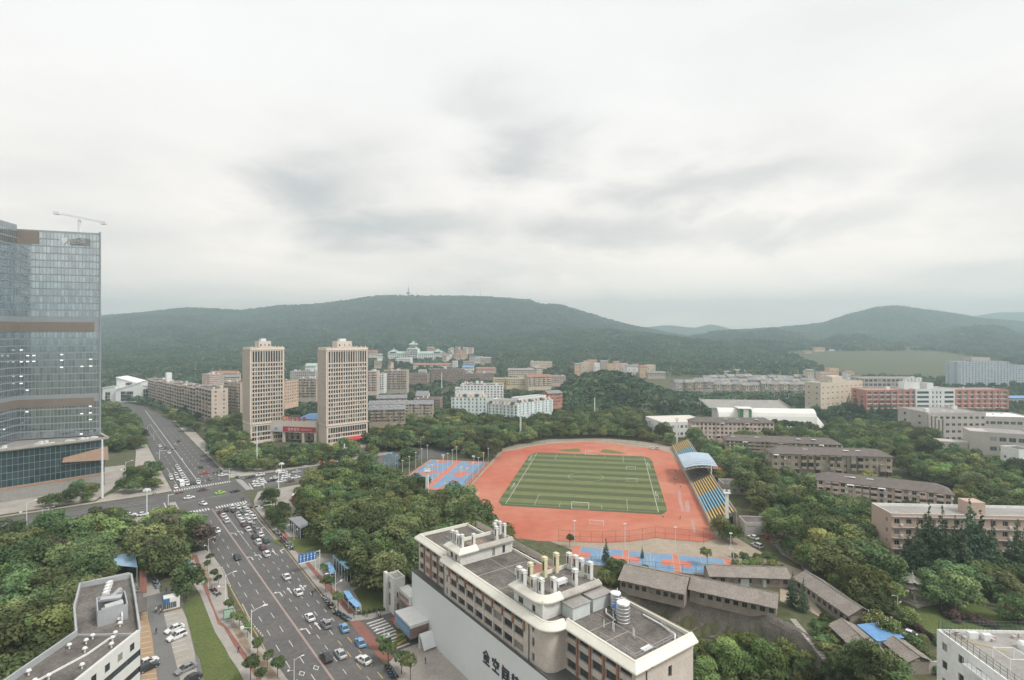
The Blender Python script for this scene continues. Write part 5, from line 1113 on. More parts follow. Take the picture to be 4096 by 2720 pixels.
# logo and lettering near the top
sgw = mat('silver_sign', (.62,.62,.60), .5, var=.08); sgb = mat('sign_backing', (.20,.21,.215), .6)
def onT(xp, yp, d=.35):
    u, v = px('A', xp, yp); ray = Vector(((u-CXP)/FPX, 1, 0)); O2 = TO+FN*d; t_ = (O2.x*FN.x+O2.y*FN.y)/(ray.x*FN.x+ray.y*FN.y); p = ray*t_; return Vector((p.x-TO.x, p.y-TO.y, CAM_H-(v-HYP)/FPX*t_))
q = MB(); q.poly([onT(x, y) for x, y in ((875,340),(875,405),(1125,425),(1125,335),(1000,318))]); part('sign_backing', q, sgb, tw)
q = MB(); q.poly([onT(x, y, .5) for x, y in ((765,325),(770,360),(775,380),(800,395),(840,375),(850,345),(848,310),(800,318))]); q.poly([onT(x, y, .52) for x, y in ((735,310),(760,328),(765,355),(745,345))]); part('logo_emblem', q, sgw, tw)
SG2 = [(890,335,12),(925,335,12)]
for cx_, segs_ in ((925,((0,0,70,0),(0,0,0,45),(70,0,70,30),(12,12,58,12),(12,30,58,30),(12,12,12,30),(58,12,58,30),(35,30,35,52),(0,52,70,52),(80,40,88,52))),(1040,((5,-8,60,-8),(0,6,66,6),(8,18,8,55),(22,18,22,50),(22,18,60,18),(60,18,60,50),(40,18,40,50),(-20,5,-20,55)))):
    q = MB()
    for x0, y0, x1, y1 in segs_:
        a, b_ = onT(cx_-35+x0, 338+y0, .55), onT(cx_-35+x1, 338+y1, .55); d = (b_-a).normalized(); s = d.cross(FN).normalized()*.32; q.quad(a-s, b_-s, b_+s, a+s); q.quad(a+s, b_+s, b_-s, a-s)
    part('sign_letter', q, sgw, tw)
# window-cleaning crane on the roof
cr_ = thing('roof_crane', 'white window-cleaning crane with tilted boom on the glass tower roof', 'crane', (TO.x, TO.y, 0)); p = onT(940, 255); p = p-FN*6
q = MB(); q.bar((p.x,p.y,TZ1-.2),(p.x,p.y,TZ1+7.2),1.0); part('post', q, white_steel, cr_); q = MB(); q.bar((p.x-9.5,p.y-3,TZ1+10.2),(p.x+11.5,p.y+2,TZ1+6.2),.8,.9); q.box(p.x-10.5,p.x-7.5,p.y-3.8,p.y-2,TZ1+9.3,TZ1+10.6); q.box(p.x+10,p.x+12.5,p.y+1.2,p.y+3,TZ1+5.2,TZ1+6.6); part('boom', q, white_steel, cr_)
# podium
pod = thing('hotel_podium', 'dark glass podium with brown canopy and grey louvred base below the glass tower', 'podium', (-203, 276, 0)); PO_ = Vector((-203, 276, 0)); PD = Vector((-.68, -.733, 0)); PN = Vector((.733, -.68, 0)); PL_ = 60.0; PZ = 23.5
dkg = glass('podium_glass', (.045,.075,.085), .10, .7, .3, metal=.25)
q = MB(); b_ = PD*PL_; k_ = -PN*34; q.quad((b_.x,b_.y,0),(0,0,0),(0,0,PZ),(b_.x,b_.y,PZ)); q.quad((0,0,0),(k_.x,k_.y,0),(k_.x,k_.y,PZ),(0,0,PZ)); q.quad((b_.x+k_.x,b_.y+k_.y,0),(b_.x,b_.y,0),(b_.x,b_.y,PZ),(b_.x+k_.x,b_.y+k_.y,PZ)); part('wall', q, cur_f, pod)
q = MB(); q.quad((b_.x,b_.y,PZ-.6),(0,0,PZ-.6),(k_.x,k_.y,PZ-.6),(b_.x+k_.x,b_.y+k_.y,PZ-.6)); part('roof', q, roof_lt, pod)
q = MB(); e_ = PN*.5; q.bar(e_+Vector((1,.6,PZ+.2)), b_+e_+Vector((0,0,PZ+.2)), 1.3, .9); q.bar(e_+Vector((1,.6,PZ+.2)), k_+Vector((1,.6,PZ+.2)), 1.3, .9); part('eave', q, conc, pod)
p = MB(); pw, ph = 1.9, 3.2; p.quad((PD*(pw/2-.06)).to_tuple()[:2]+(.1,), (PD*-(pw/2-.06)).to_tuple()[:2]+(.1,), (PD*-(pw/2-.06)).to_tuple()[:2]+(ph-.08,), (PD*(pw/2-.06)).to_tuple()[:2]+(ph-.08,)); pm_ = p.mesh('pane', dkg)
for c in range(31):
    for r in range(5): o = PD*((c+.5)*pw)+PN*.06; link('pane', pm_, pod, (o.x, o.y, 6.6+r*ph))
p2 = MB(); p2.quad((PD*-.9).to_tuple()[:2]+(.1,) if False else (.0,.0,.1), (-PN*1.8).to_tuple()[:2]+(.1,), (-PN*1.8).to_tuple()[:2]+(3.1,), (0,0,3.1)); p2 = p2.mesh('pane', dkg)
for c in range(17):
    for r in range(5): o = -PN*(c*2.0+.1)-PD*.06; link('pane', p2, pod, (o.x, o.y, 6.6+r*ph))
q = MB(); o = PN*.12; q.quad((b_.x+o.x,b_.y+o.y,0),(o.x,o.y,0),(o.x,o.y,5.6),(b_.x+o.x,b_.y+o.y,5.6)); part('louvred_base', q, grille, pod)
lv = MB(); lv.box(-.06,.06,-.06,.06,0,5.5); lv = lv.mesh('louvre_fin', conc)
for c in range(45): o = PD*(c*.9)+PN*.22; link('louvre_fin', lv, pod, (o.x, o.y, 0))
q = MB(); o = PN*.3; q.quad((b_.x+o.x,b_.y+o.y,5.6),(o.x,o.y,5.6),(o.x,o.y,6.4),(b_.x+o.x,b_.y+o.y,6.4)); part('orange_trim', q, mat('orange_trim', (.42,.22,.11), .7, var=.15), pod)
q = MB(); a = -PD*1.2; tip = PD*17; q.quad((tip.x+PN.x*.3,tip.y+PN.y*.3,15.0),(a.x+PN.x*.3,a.y+PN.y*.3,13.2),(a.x+PN.x*3,a.y+PN.y*3,13.0),(tip.x+PN.x*3,tip.y+PN.y*3,14.8)); q.poly([(tip.x+PN.x*3,tip.y+PN.y*3,14.9),(a.x+PN.x*3,a.y+PN.y*3,13.1),(a.x+PN.x*.4,a.y+PN.y*.4,19.5),(tip.x*.95+PN.x*.4,tip.y*.95+PN.y*.4,16.6)]); part('brown_canopy', q, mat('copper_canopy', (.31,.20,.14), .6, var=.12, scale=.3), pod)
clut = MB()
rr = random.Random(9)
for k in range(14):
    s = rr.uniform(2, 40); dd = rr.uniform(2, 9); o = PD*s-PN*dd; clut.box(o.x-1,o.x+rr.uniform(0,1.5),o.y-1,o.y+rr.uniform(0,1.5),PZ-.6,PZ+rr.uniform(.2,1.2))
part('roof_plant', clut, white_steel, pod)['kind'] = 'stuff'
FOOT.append([(-203+4,276), (-203+b_.x+3,276+b_.y-3), (-330,250), (-240,330), (-203+k_.x+5,276+k_.y+5)])
# ------------------------------------------------------------------ twin beige towers and the gate hall between them
beige = mat('beige_stone_cladding', (.72,.605,.52), .8, var=.09, scale=.1, fine=.08); beige2 = mat('pale_stone_pilaster', (.75,.65,.565), .8, var=.08, scale=.1)
def twin(label, C, Wd, Dp, nb_, seed):
    rz = math.atan2(.664, .748); b = Bld('office_tower', label, 'tower', (C[0], C[1], 0), rz); zp = 13.6; zt = 64.6
    cols = grid(Wd, nb_, 1.48, 1.1); rows = [(2.0,4.2),(5.2,7.4),(8.2,11.8)]; up = [(zp+1.0+2.93*k, zp+1.0+2.93*k+2.05) for k in range(14)]+[(zp+1.0+2.93*14, zt-1.4)]
    b.face('f', (0,Wd,0,Dp,-2,zt+1.2), beige, cols, rows+up, 1, .45, frame_d, gl); cl = grid(Dp, 7, .55); b.face('l', (0,Wd,0,Dp,-2,zt+1.2), beige, cl, up, 1, .35, frame_d, gl_far); b.face('r', (0,Wd,0,Dp,-2,zt+1.2), beige, grid(Dp,5,1.3), up, 1, .35, frame_d, gl_far); b.face('b', (0,Wd,0,Dp,-2,zt+1.2), beige)
    fm = MB(); fm.box(-.2,.2,-.42,-.02,zp+.2,zt-.6); fm = fm.mesh('pilaster', beige2); s = (cols[1][0]-cols[0][0])
    for k in range(nb_+1): link('pilaster', fm, b.o, (1.1+.74+(k-.5)*s, 0, 0))
    fm = MB(); fm.box(-.35,-.02,-.14,.14,zp+.2,zt-.6); fm = fm.mesh('pilaster', beige2); s = cl[1][0]-cl[0][0]
    for k in range(8): link('pilaster', fm, b.o, (0, cl[0][0]+.27+(k-.5)*s, 0))
    q = MB(); q.box(-.5,Wd+.5,-.5,Dp+.5,zp-.35,zp+.2); b.add('string_course', q, beige2); q = MB(); q.box(-.4,Wd+.4,-.4,Dp+.4,zt-.5,zt+.1); b.add('cornice', q, beige2)
    q = MB(); q.quad((.3,.3,zt+.5),(Wd-.3,.3,zt+.5),(Wd-.3,Dp-.3,zt+.5),(.3,Dp-.3,zt+.5)); b.add('roof', q, roof_lt)
    b.box((Wd*.30, Wd*.66, Dp*.25, Dp*.8, zt+.3, zt+5.0), beige, {'f': (grid(Wd*.36,3,1.0), [(zt+2,zt+3.4)], 1, .2, frame_d, gl)}, roof_lt, .5, foot=False); b.addbox('lift_head', Wd*.40, Wd*.55, Dp*.4, Dp*.65, zt+5.02, zt+7.2, W_['white'])
    for k in range(9): b.addbox('parapet_block', Wd*(k+.5)/9-.35, Wd*(k+.5)/9+.35, -.2, .3, zt+1.21, zt+2.0, beige2)
    b.foot(0, Wd, 0, Dp, 3); return b
bL = twin('narrower beige office tower of the pair, nearer the glass hotel', (-178, 377), 22.5, 17.0, 12, 1); bL.done()
bR = twin('wider beige office tower of the pair with a red awning at its foot', (-124, 370.6), 29.8, 14.3, 16, 2)
aw = mat('red_awning', (.50,.06,.06), .6, var=.12, scale=.5)
q = MB(); x0, x1 = 13.5, 30.5; q.quad((x0,-3.2,3.0),(x1,-3.2,3.0),(x1,-.05,4.4),(x0,-.05,4.4)); q.quad((x0,-3.2,2.2),(x1,-3.2,2.2),(x1,-3.2,3.0),(x0,-3.2,3.0)); q.quad((x1,-3.2,2.2),(x1,-.05,2.2),(x1,-.05,4.4),(x1,-3.2,3.0)); bR.add('awning', q, aw); bR.addbox('white_fascia', 10.5, 13.4, -2.4, -.05, 2.4, 4.0, W_['white']); bR.addbox('orange_shopfront', 26, 29, -.6, -.05, .3, 2.2, mat('orange_shopfront', (.55,.30,.10), .7)); bR.done()
gA = PY('H', 572, 1330, 386); gB = PY('H', 1142, 1330, 379); rz = rzof(gA, gB); gw = math.dist(gA[:2], gB[:2]); gt = Bld('gate_hall', 'columned gate hall with red and white banner between the two beige towers', 'building', (gA.x, gA.y, 0), rz)
ban = mat('red_banner', (.48,.055,.075), .6, var=.06, scale=.2); banw = mat('white_banner', (.66,.66,.68), .6, var=.05)
gt.box((0, gw, 0, 16, 7.0, 14.6), beige2, {}, roof_lt, .4); gt.box((0, gw, 9, 16, -2, 7.0), beige, {'f': (grid(gw, 8, 1.9), [(.6,3.2),(3.9,6.4)], 2, .3, frame_d, gl)}, roof_lt, 0.0, foot=False)
for x in (.6, gw*.27+.4, gw*.71, gw-.8): gt.addbox('column', x-.8, x+.8, .2, 1.8, -1, 7.0, beige2)
gt.addbox('white_banner', .1, gw*.272, -.22, -.03, 7.5, 11.1, banw); gt.addbox('red_banner', gw*.276, gw-.1, -.22, -.03, 7.5, 11.1, ban)
WH = mat('white_lettering', (.75,.75,.73), .6)
for k, st in enumerate((((1,8,9,8),(5,10,5,0),(1,4,9,4),(5,4,9,0),(5,4,2,0)), ((1,9,2,8),(1,6,2,5),(1,1,3,4),(6,10,6,5),(4,8,8,8),(4,5,9,5),(8,5,3,0)), ((2,10,1,7),(2,7,2,0),(1,4,4,4),(5,9,9,9),(5,9,5,0),(5,6,9,6),(5,3,9,0)), ((2,10,1,8),(3,8,1,5),(2,5,2,0),(5,9,9,9),(4,6,9,6),(7,6,7,0)))):
    gt.add('banner_letter', glyph(st, 1.9, .22, .06), WH, (gw*.30+3.0+k*2.3, -.25, 8.4))
q = MB()
for k in range(16): q.box(gw*.30+13+k*.5, gw*.30+13.3+k*.5, -.30, -.26, 9.0, 9.4)
gt.add('banner_small_print', q, WH)['kind'] = 'stuff'
q = MB(); q.lathe([(0,0),(1,0),(1,.08),(0,.08)], 14); 
e = gt.add('banner_emblem', q, mat('grey_print', (.35,.35,.36), .6), (gw*.13, -.27, 9.3)); e.rotation_euler = (R_(90), 0, 0)
q = MB(); q.box(-1.7,1.7,-.04,.04,-.18,.18); gt.add('banner_emblem', q, mat('grey_print', (.35,.35,.36), .6), (gw*.13, -.30, 9.3))
rs_m = mat('red_roof_sign', (.52,.07,.09), .5, var=.08); lg = MB(); lg.box(0,3.0,-.2,.2,0,3.0); lgo = gt.add('logo_box', lg, mat('orange_logo_box', (.62,.20,.06), .5), (gw*.265, .6, 15.2)); q = MB()
for x in (.6,1.3,2.0): q.box(x,x+.35,-.26,-.21,.6,2.2)
part('logo_bars', q, WH, lgo)
for k, st in enumerate((((1,9,9,9),(1,9,1,0),(5,9,5,5),(9,9,9,0),(2,4,8,4),(2,0,8,0)), ((1,9,4,9),(2,9,2,1),(5,9,9,9),(5,9,5,5),(9,9,9,5),(5,5,9,5),(5,3,9,3),(7,3,7,0),(5,0,9,0)), ((2,10,2,6),(1,8,9,8),(5,8,2,3),(5,6,9,2),(2,2,8,2),(2,0,8,0)), ((1,9,9,9),(5,10,5,6),(2,6,8,6),(2,3,8,3),(5,6,5,0),(1,0,9,0)))):
    gt.add('roof_sign_letter', glyph(st, 2.7, .42, .25), rs_m, (gw*.265+4.2+k*3.6, .6, 15.3))
gt.addbox('sign_rail', gw*.25, gw*.85, .5, .7, 15.02, 15.25, steel_g)
q = MB(); q.quad((gw*.45,8,15.3),(gw+2,8,15.3),(gw+2,20,19.2),(gw*.50,20,17.4)); q.quad((gw*.45,8,15.28),(gw*.45,8,14.6),(gw+2,8,14.6),(gw+2,8,15.28)); gt.add('blue_roof', q, roof_blue); gt.done()
# ------------------------------------------------------------------ town between the avenue and the hills
def S(*a, **k): return slab(*a, **k).done()
def Fr(*a, **k): return far(*a, **k).done()
# long apartment row behind the avenue: separate blocks
Ax, Bx = Vector((-402, 612, 0)), Vector((-250, 461, 0)); D_ = (Bx-Ax).normalized(); LL = (Bx-Ax).length
lab = ['beige apartment block at the corner end of the long row by the avenue', 'beige apartment block second from the corner end of the long row', 'beige apartment block in the middle of the long row', 'beige apartment block with a rooftop stair tower, far in the long row', 'beige apartment block at the far end of the long row beside the white angular hall']
for i in range(5):
    s1 = LL-i*LL/5-.3; s0 = LL-(i+1)*LL/5+.3; A = Ax+D_*s0; B = Ax+D_*s1; h = (28, 26.5, 25.5, 25, 24)[i]
    b = slab('apartment_block', lab[i], A, B, 13, h, 8, 11, W_['pink' if i % 2 else 'beige'], 1.5, 1.6, cl=5, seed=20+i, balc=5, group='long beige apartment row', side_b=2)
    if i == 3: b.addbox('stair_tower', 10, 15, 4, 9, h, h+9, W_['white'])
    b.add('roof_shed', (lambda q: (q.quad((3,2,h+1.2),(10,2,h+1.2),(10,7,h+2.4),(3,7,h+2.4)), q)[1])(MB()), roof_gr); b.done()
# blocks behind it
Fr('apartment_block', 'pale apartment block with flat roofs behind the long row', 'E', 750, 920, 470, 620, 560, 14, 6, 10, W_['pink'], 12, cl=4, seed=3)
Fr('apartment_block', 'grey-beige apartment block half hidden behind the narrower tower', 'E', 930, 1130, 560, 900, 500, 14, 9, 9, W_['tan'], -12, cl=4, seed=4, balc=4)
Fr('apartment_block', 'apartment block with grey sheet roof behind the narrower tower', 'E', 930, 1120, 500, 600, 590, 14, 5, 9, W_['cream'], 6, roof='gable', cl=0)
Fr('apartment_block', 'distant terrace of apartments with red-brown roof behind the long row', 'E', 760, 1080, 455, 560, 680, 12, 4, 14, W_['cream'], 0, rmat=roof_red, roof='gable', rise=3)
Fr('apartment_block', 'orange-beige apartment block between the twin towers', 'E', 1690, 1862, 565, 840, 470, 15, 7, 6, W_['orange'], 18, cl=3, seed=5)
Fr('apartment_block', 'grey apartment block behind the orange-beige one between the towers', 'E', 1862, 2080, 520, 760, 560, 16, 7, 9, W_['tan'], 0, cl=5, seed=6, balc=4)
Fr('apartment_block', 'low-rise grey apartments with cluttered roofs between the towers', 'E', 1755, 2070, 430, 560, 640, 14, 4, 12, W_['grey'], 0, cl=6, seed=7)
Fr('hall_building', 'white school hall with a green roof seen between the towers', 'E', 1945, 2075, 355, 420, 800, 16, 2, 6, W_['white'], 0, rmat=roof_green, roof='gable', rise=3)
# white angular museum-like hall
mA = PY('B', 1255, 790, 600); wh = W_['white']; b = Bld('angular_hall', 'white angular hall with crossing sloped roofs and tall dark windows', 'hall', (mA.x, mA.y, 0), rzof(PY('B',1255,790,600), PY('B',1820,790,605))); z0 = -6
kx = .3189*600/FPX
def wedge(x0, x1, y0, y1, zl, zr, m=wh, win=None):
    q = MB(); q.poly([(x0,y0,z0),(x1,y0,z0),(x1,y0,zr),(x0,y0,zl)]); q.poly([(x1,y1,z0),(x0,y1,z0),(x0,y1,zl),(x1,y1,zr)]); q.quad((x0,y1,z0),(x0,y0,z0),(x0,y0,zl),(x0,y1,zl)); q.quad((x1,y0,z0),(x1,y1,z0),(x1,y1,zr),(x1,y0,zr)); q.quad((x0,y0,zl),(x1,y0,zr),(x1,y1,zr),(x0,y1,zl)); b.add('volume', q, m)
    q = MB(); q.quad((x0-.5,y0-.6,zl+.8),(x1+.5,y0-.6,zr+.8),(x1+.5,y1,zr+.8),(x0-.5,y1,zl+.8)); q.quad((x0-.5,y0-.6,zl-.2),(x1+.5,y0-.6,zr-.2),(x1+.5,y0-.6,zr+.8),(x0-.5,y0-.6,zl+.8)); b.add('roof_edge', q, wh)
wedge(0, 150*kx, 4, 22, 15, 17); wedge(140*kx, 490*kx, 8, 30, 26, 17); wedge(180*kx, 480*kx, 0, 20, 13, 21.5); wedge(480*kx, 565*kx, 4, 24, 18, 15.5)
for x0, x1, y0, zA, zB in ((35,95,3.9,0,11),(245,390,-.1,1,12),(485,545,3.9,0,14),(250,330,7.9,17.5,20.5)):
    n = max(2, int((x1-x0)/22)); 
    for i in range(n):
        for k in range(3):
            w0 = (x0+(x1-x0)*i/n)*kx; w1 = (x0+(x1-x0)*(i+.9)/n)*kx; q = MB(); q.quad((w0,y0-.05,zA+(zB-zA)*k/3),(w1,y0-.05,zA+(zB-zA)*k/3),(w1,y0-.05,zA+(zB-zA)*(k+.9)/3),(w0,y0-.05,zA+(zB-zA)*(k+.9)/3)); b.add('window', q, gl)
b.foot(0, 50, 0, 30); b.done()
# blocks right of the wider tower
Fr('apartment_block', 'pink apartment block beside the wider tower', 'N', 66, 168, 405, 640, 600, 14, 8, 5, W_['pink'], 0, cl=3, seed=8, balc=2)
Fr('apartment_block', 'narrow white apartment block with green glazing beside the pink one', 'N', 170, 252, 440, 620, 620, 14, 7, 3, W_['white'], 0, g=gl_b, cl=1, seed=9)
Fr('apartment_block', 'beige apartment block with stepped flat roofs above the trees', 'N', 250, 520, 395, 620, 640, 16, 8, 11, W_['tan'], 0, cl=6, seed=10, balc=5)
labs = ['grey-roofed apartment slab next to the wider tower foot', 'grey-roofed apartment slab behind the one at the tower foot', 'grey-roofed apartment slab with dormers, rearmost of three parallel slabs']
for i, (xl, xr, yt, yb, Y) in enumerate(((75,500,858,1010,400),(75,830,795,930,440),(170,520,722,830,490))):
    b = far('apartment_block', labs[i], 'N', xl, xr, yt, yb, Y, 11, 4, 12 if i != 1 else 18, W_['dorm' if i == 0 else 'tan'], 4, roof='gable', rise=2.4, group='grey-roofed slabs', balc=6); L_ = 425*.3388/FPX*Y
    for k in range(4 if i != 1 else 7):
        q = MB(); q.box(-.8,.8,-.7,.7,0,1.0); q.quad((-1,-.9,1.02),(1,-.9,1.02),(1,.9,1.2),(-1,.9,1.2)); b.add('dormer', q, steel_g, (3+k*L_/4.3, 3.2, (yb-yt)*.3388/FPX*Y+1.2))
    b.done()
Fr('house', 'white house with dark pitched roof above the grey slabs', 'N', 630, 770, 690, 740, 540, 14, 2, 5, W_['white'], 0, roof='gable', rise=4)
Fr('low_hall', 'low brown hall with roof terrace beside the white house', 'N', 600, 915, 735, 830, 500, 20, 3, 12, W_['brown'], 0, cl=3, seed=12)
# cyan-white stepped residential complex
cw_ = W_['cyan']; wt = W_['white']
cwx = [('pale cyan apartment wing with sloping attic glazing, end arm near the grey-roofed slabs', 1048, 1462, 712, 925, 478, 0), ('pale cyan apartment wing in the middle of the stepped white complex', 1480, 1830, 790, 960, 462, -12), ('pale cyan apartment wing, arm of the stepped complex next to brick-red houses', 1830, 2235, 785, 930, 452, 26)]
for i, (lb, xl, xr, yt, yb, Y, sk) in enumerate(cwx):
    b = far('apartment_complex', lb, 'N', xl, xr, yt, yb, Y, 14, 5, (9, 8, 9)[i], cw_, sk, group='stepped white and cyan complex', cl=13, seed=30+i, ww=1.3, wh=1.5, nv=2); h = (yb-yt)*.3388/FPX*Y; Ln = math.dist(PY('N',xl,yb,Y)[:2], PY('N',xr,yb,Y+sk)[:2]); n = (9, 8, 9)[i]
    fm = MB(); fm.box(-.75,.75,-.5,-.02,0,h+.6); fm = fm.mesh('white_bay', wt)
    for k in range(n): 
        if k % 2 == 0: link('white_bay', fm, b.o, (Ln*(k+1.0)/n, 0, 0))
    for k in range(n):
        q = MB(); x = Ln*(k+.5)/n; q.quad((x-1.3,-.3,h+.6),(x+1.3,-.3,h+.6),(x+1.1,2.2,h+3.0),(x-1.1,2.2,h+3.0)); q.poly([(x+1.3,-.3,h+.6),(x+1.3,2.2,h+.6),(x+1.1,2.2,h+3.0)]); q.poly([(x-1.3,2.2,h+.6),(x-1.3,-.3,h+.6),(x-1.1,2.2,h+3.0)]); b.add('attic_glazing', q, W_['tan'] if k % 3 else gl)
    b.box((Ln*.1, Ln*.9, 3.0, 12, h+.1, h+3.6), wt, {'f': (grid(Ln*.8, n, 1.3), [(h+1.0,h+2.6)], 1, .2, None, gl_far)}, roof_lt, .8, foot=False); b.done()
b = far('apartment_complex', 'tall white rear blocks with many roof huts, top of the stepped complex', 'N', 1155, 1660, 570, 720, 510, 22, 5, 13, wt, 0, cl=14, seed=40, group='stepped white and cyan complex', nv=1); b.done()
Fr('apartment_complex', 'small white stair block joining the arms of the stepped complex', 'N', 1095, 1140, 600, 700, 488, 6, 3, 2, wt, 0, cl=0)
# civic buildings and houses at the foot of the ridge
b = far('civic_hall', 'long white civic building with green tiled roofs and a central pavilion at the hill foot', 'N', 300, 940, 190, 262, 1150, 26, 4, 26, wt, 0, roof='gable', rmat=roof_green, rise=4, sides='f', ww=2.2); kx = .3388*1150/FPX; h = 72*kx
b.box((225*kx, 355*kx, -8, 24, 0, h+9), wt, {'f': (grid(130*kx, 7, 2.6), floors(0, 5, (h+9)/5, 1.2, 3.4), 1, .3, None, gl_far)}, roof_lt, 0, foot=False); b.gable(228*kx, 352*kx, -6, 22, h+9.4, 7, roof_green, hip=9); b.box((255*kx, 325*kx, -2, 18, h+13, h+19), W_['tan'], {}, roof_lt, 0, foot=False); b.gable(245*kx, 340*kx, -4, 20, h+19, 7, roof_green, hip=12); b.gable(20*kx, 90*kx, 0, 26, h+4, 6, roof_green, hip=9); b.gable(545*kx, 620*kx, 0, 26, h+4, 6, roof_green, hip=9); b.done()
Fr('civic_hall', 'lower white wing with pale green roof before the long civic building', 'N', 390, 565, 250, 330, 1050, 24, 4, 12, wt, 0, rmat=roof_green)
Fr('terrace_row', 'white row with red roof gables below the civic building', 'N', 600, 1055, 325, 385, 960, 14, 3, 20, wt, 0, roof='gable', rmat=roof_red, rise=3)
Fr('campus_block', 'long dark brown campus block of five rows of windows', 'N', 810, 1190, 378, 545, 770, 18, 6, 20, W_['brown'], 0, cl=5, seed=44, ww=2.2)
Fr('campus_block', 'pinkish brown campus block joined below the dark brown one', 'N', 1180, 1540, 430, 545, 780, 18, 5, 18, mat('wall_rose_brown', (.36,.24,.21), .85, fine=.1), 0, cl=5, seed=45)
Fr('campus_block', 'pale campus block with red roof terrace at the end of the brown blocks', 'N', 1340, 1565, 370, 470, 860, 20, 3, 12, W_['pink'], 0, rmat=roof_red, roof='gable', rise=2)
Fr('school_block', 'cream school block with long window bands in the trees', 'N', 1720, 2050, 385, 450, 800, 18, 3, 16, W_['cream'], 0, roof='gable', rmat=roof_lt, rise=2)
Fr('school_block', 'cream annexe standing end-on beside the cream school block', 'N', 2055, 2125, 360, 450, 800, 30, 4, 4, W_['cream'], 4, roof='gable', rmat=roof_lt, rise=2)
Fr('school_block', 'yellowish flat-roofed school row above the white complex', 'N', 1540, 1700, 490, 560, 690, 14, 3, 8, W_['yellow'], 0, rmat=roof_lt); Fr('school_block', 'yellowish school block with arched roof lights beside the wooded knoll', 'N', 1700, 1960, 490, 570, 680, 16, 3, 12, W_['yellow'], 0, rmat=roof_lt)
Fr('apartment_block', 'cream apartment row at the edge of the wooded knoll', 'N', 1960, 2230, 470, 590, 670, 14, 5, 13, W_['cream'], 10, roof='gable', rmat=roof_red, rise=2.4, balc=5); Fr('apartment_block', 'cream apartments with flat roof right above the wooded knoll', 'N', 2235, 2400, 460, 540, 690, 14, 4, 9, W_['pink'], 0, cl=2, seed=46)
Fr('villa', 'white villa with grey roof huts alone on the green slope', 'N', 1985, 2240, 290, 345, 940, 18, 2, 9, W_['cream'], 0, cl=5, seed=47)
Fr('campus_block', 'grey block beside a dark tree below the civic building', 'N', 1185, 1320, 285, 350, 960, 16, 3, 8, W_['grey'], 0); Fr('campus_block', 'bluish roofed hall among the brown campus blocks', 'N', 1180, 1310, 350, 400, 880, 16, 2, 8, W_['white'], 0, rmat=roof_blue, roof='gable', rise=1.5); Fr('campus_block', 'pale end block between the white row and the dark tree', 'N', 1060, 1115, 285, 370, 950, 16, 4, 3, W_['white'], 0)
Fr('lecture_hall', 'low dark hall with planted roof left of the brown campus blocks', 'N', 530, 760, 440, 510, 720, 26, 2, 12, W_['brown'], 0, rmat=mat('planted_roof', (.09,.13,.06), 1, scale=.3)); Fr('pavilion_hall', 'small white roofed pavilion behind the planted-roof hall', 'N', 660, 745, 405, 450, 780, 14, 1, 4, W_['white'], 0, rmat=roof_gr, roof='gable', rise=3)
Fr('house_row', 'brick-red houses at the right corner of the white complex', 'N', 2200, 2360, 665, 820, 500, 14, 4, 8, W_['red'], 6, roof='gable', rmat=roof_gr, rise=2)
rr = random.Random(17)
hm_ = [W_['cream'], W_['pink'], W_['white'], W_['tan'], W_['orange']]; rm_ = [roof_red, roof_lt, roof_gr, roof_dk]
spots = [(960,215,980,1150),(1010,190,1040,1200),(1050,170,1080,1230),(1090,150,1130,1260),(1120,185,1160,1210),(1180,170,1230,1230),(1240,160,1300,1240),(1000,235,1060,1120),(1090,240,1150,1100),(1160,230,1240,1120),(940,260,990,1060),(1260,262,1330,1040),(1330,275,1400,1030),(1400,285,1520,1010),(760,165,840,1210),(860,170,910,1200),(70,205,180,1050),(175,240,235,1000),(140,325,225,900),(300,330,330,900)]
for i, (xl, yb, xr, Y) in enumerate(spots):
    Fr('hillside_house', 'small pale house in the cluster on the hill foot', 'N', xl, xr, yb-rr.uniform(28,45), yb+10, Y, 12, 3, max(2, int((xr-xl)/16)), hm_[i % 5], rr.uniform(-4,4), roof='gable' if i % 3 else 'flat', rmat=rm_[i % 4], rise=2.5, group='houses on the hill foot', sides='f', nv=1)
for i, (z_, xl, xr, yt, yb, Y) in enumerate((('Q',0,210,370,430,880),('Q',270,480,420,460,820),('X',2215,2290,815,905,900),('X',2310,2361,850,910,860),('Q',1290,1420,385,440,900),('Q',1180,1250,410,445,880),('Q',2130,2210,160,175,1300),('Q',2240,2361,125,150,1400),('R',55,130,145,155,1380),('R',150,270,110,140,1450),('R',300,500,125,155,1430),('R',760,870,275,300,1150),('R',310,410,330,420,760),('R',80,150,350,400,800),('R',215,330,370,440,720),('R',500,570,370,420,740),('R',590,640,400,440,720))+tuple(('4', 2300+i*26, 2322+i*26+(i % 3)*7, 1458-(i*7) % 17+(i > 6)*12, 1492+(i*5) % 9+(i > 6)*6, 830+(i*37) % 90) for i in range(12))):
    Fr('hillside_house', 'lone pale house among trees at the foot of the far hills', z_, xl, xr, yt, yb, Y, 12, 2, max(2, int((xr-xl)/25)), hm_[(i+2) % 5], 0, roof='gable' if i % 2 else 'flat', rmat=rm_[(i+1) % 4], rise=2.0, group='scattered houses below the far hills', sides='f', nv=1)
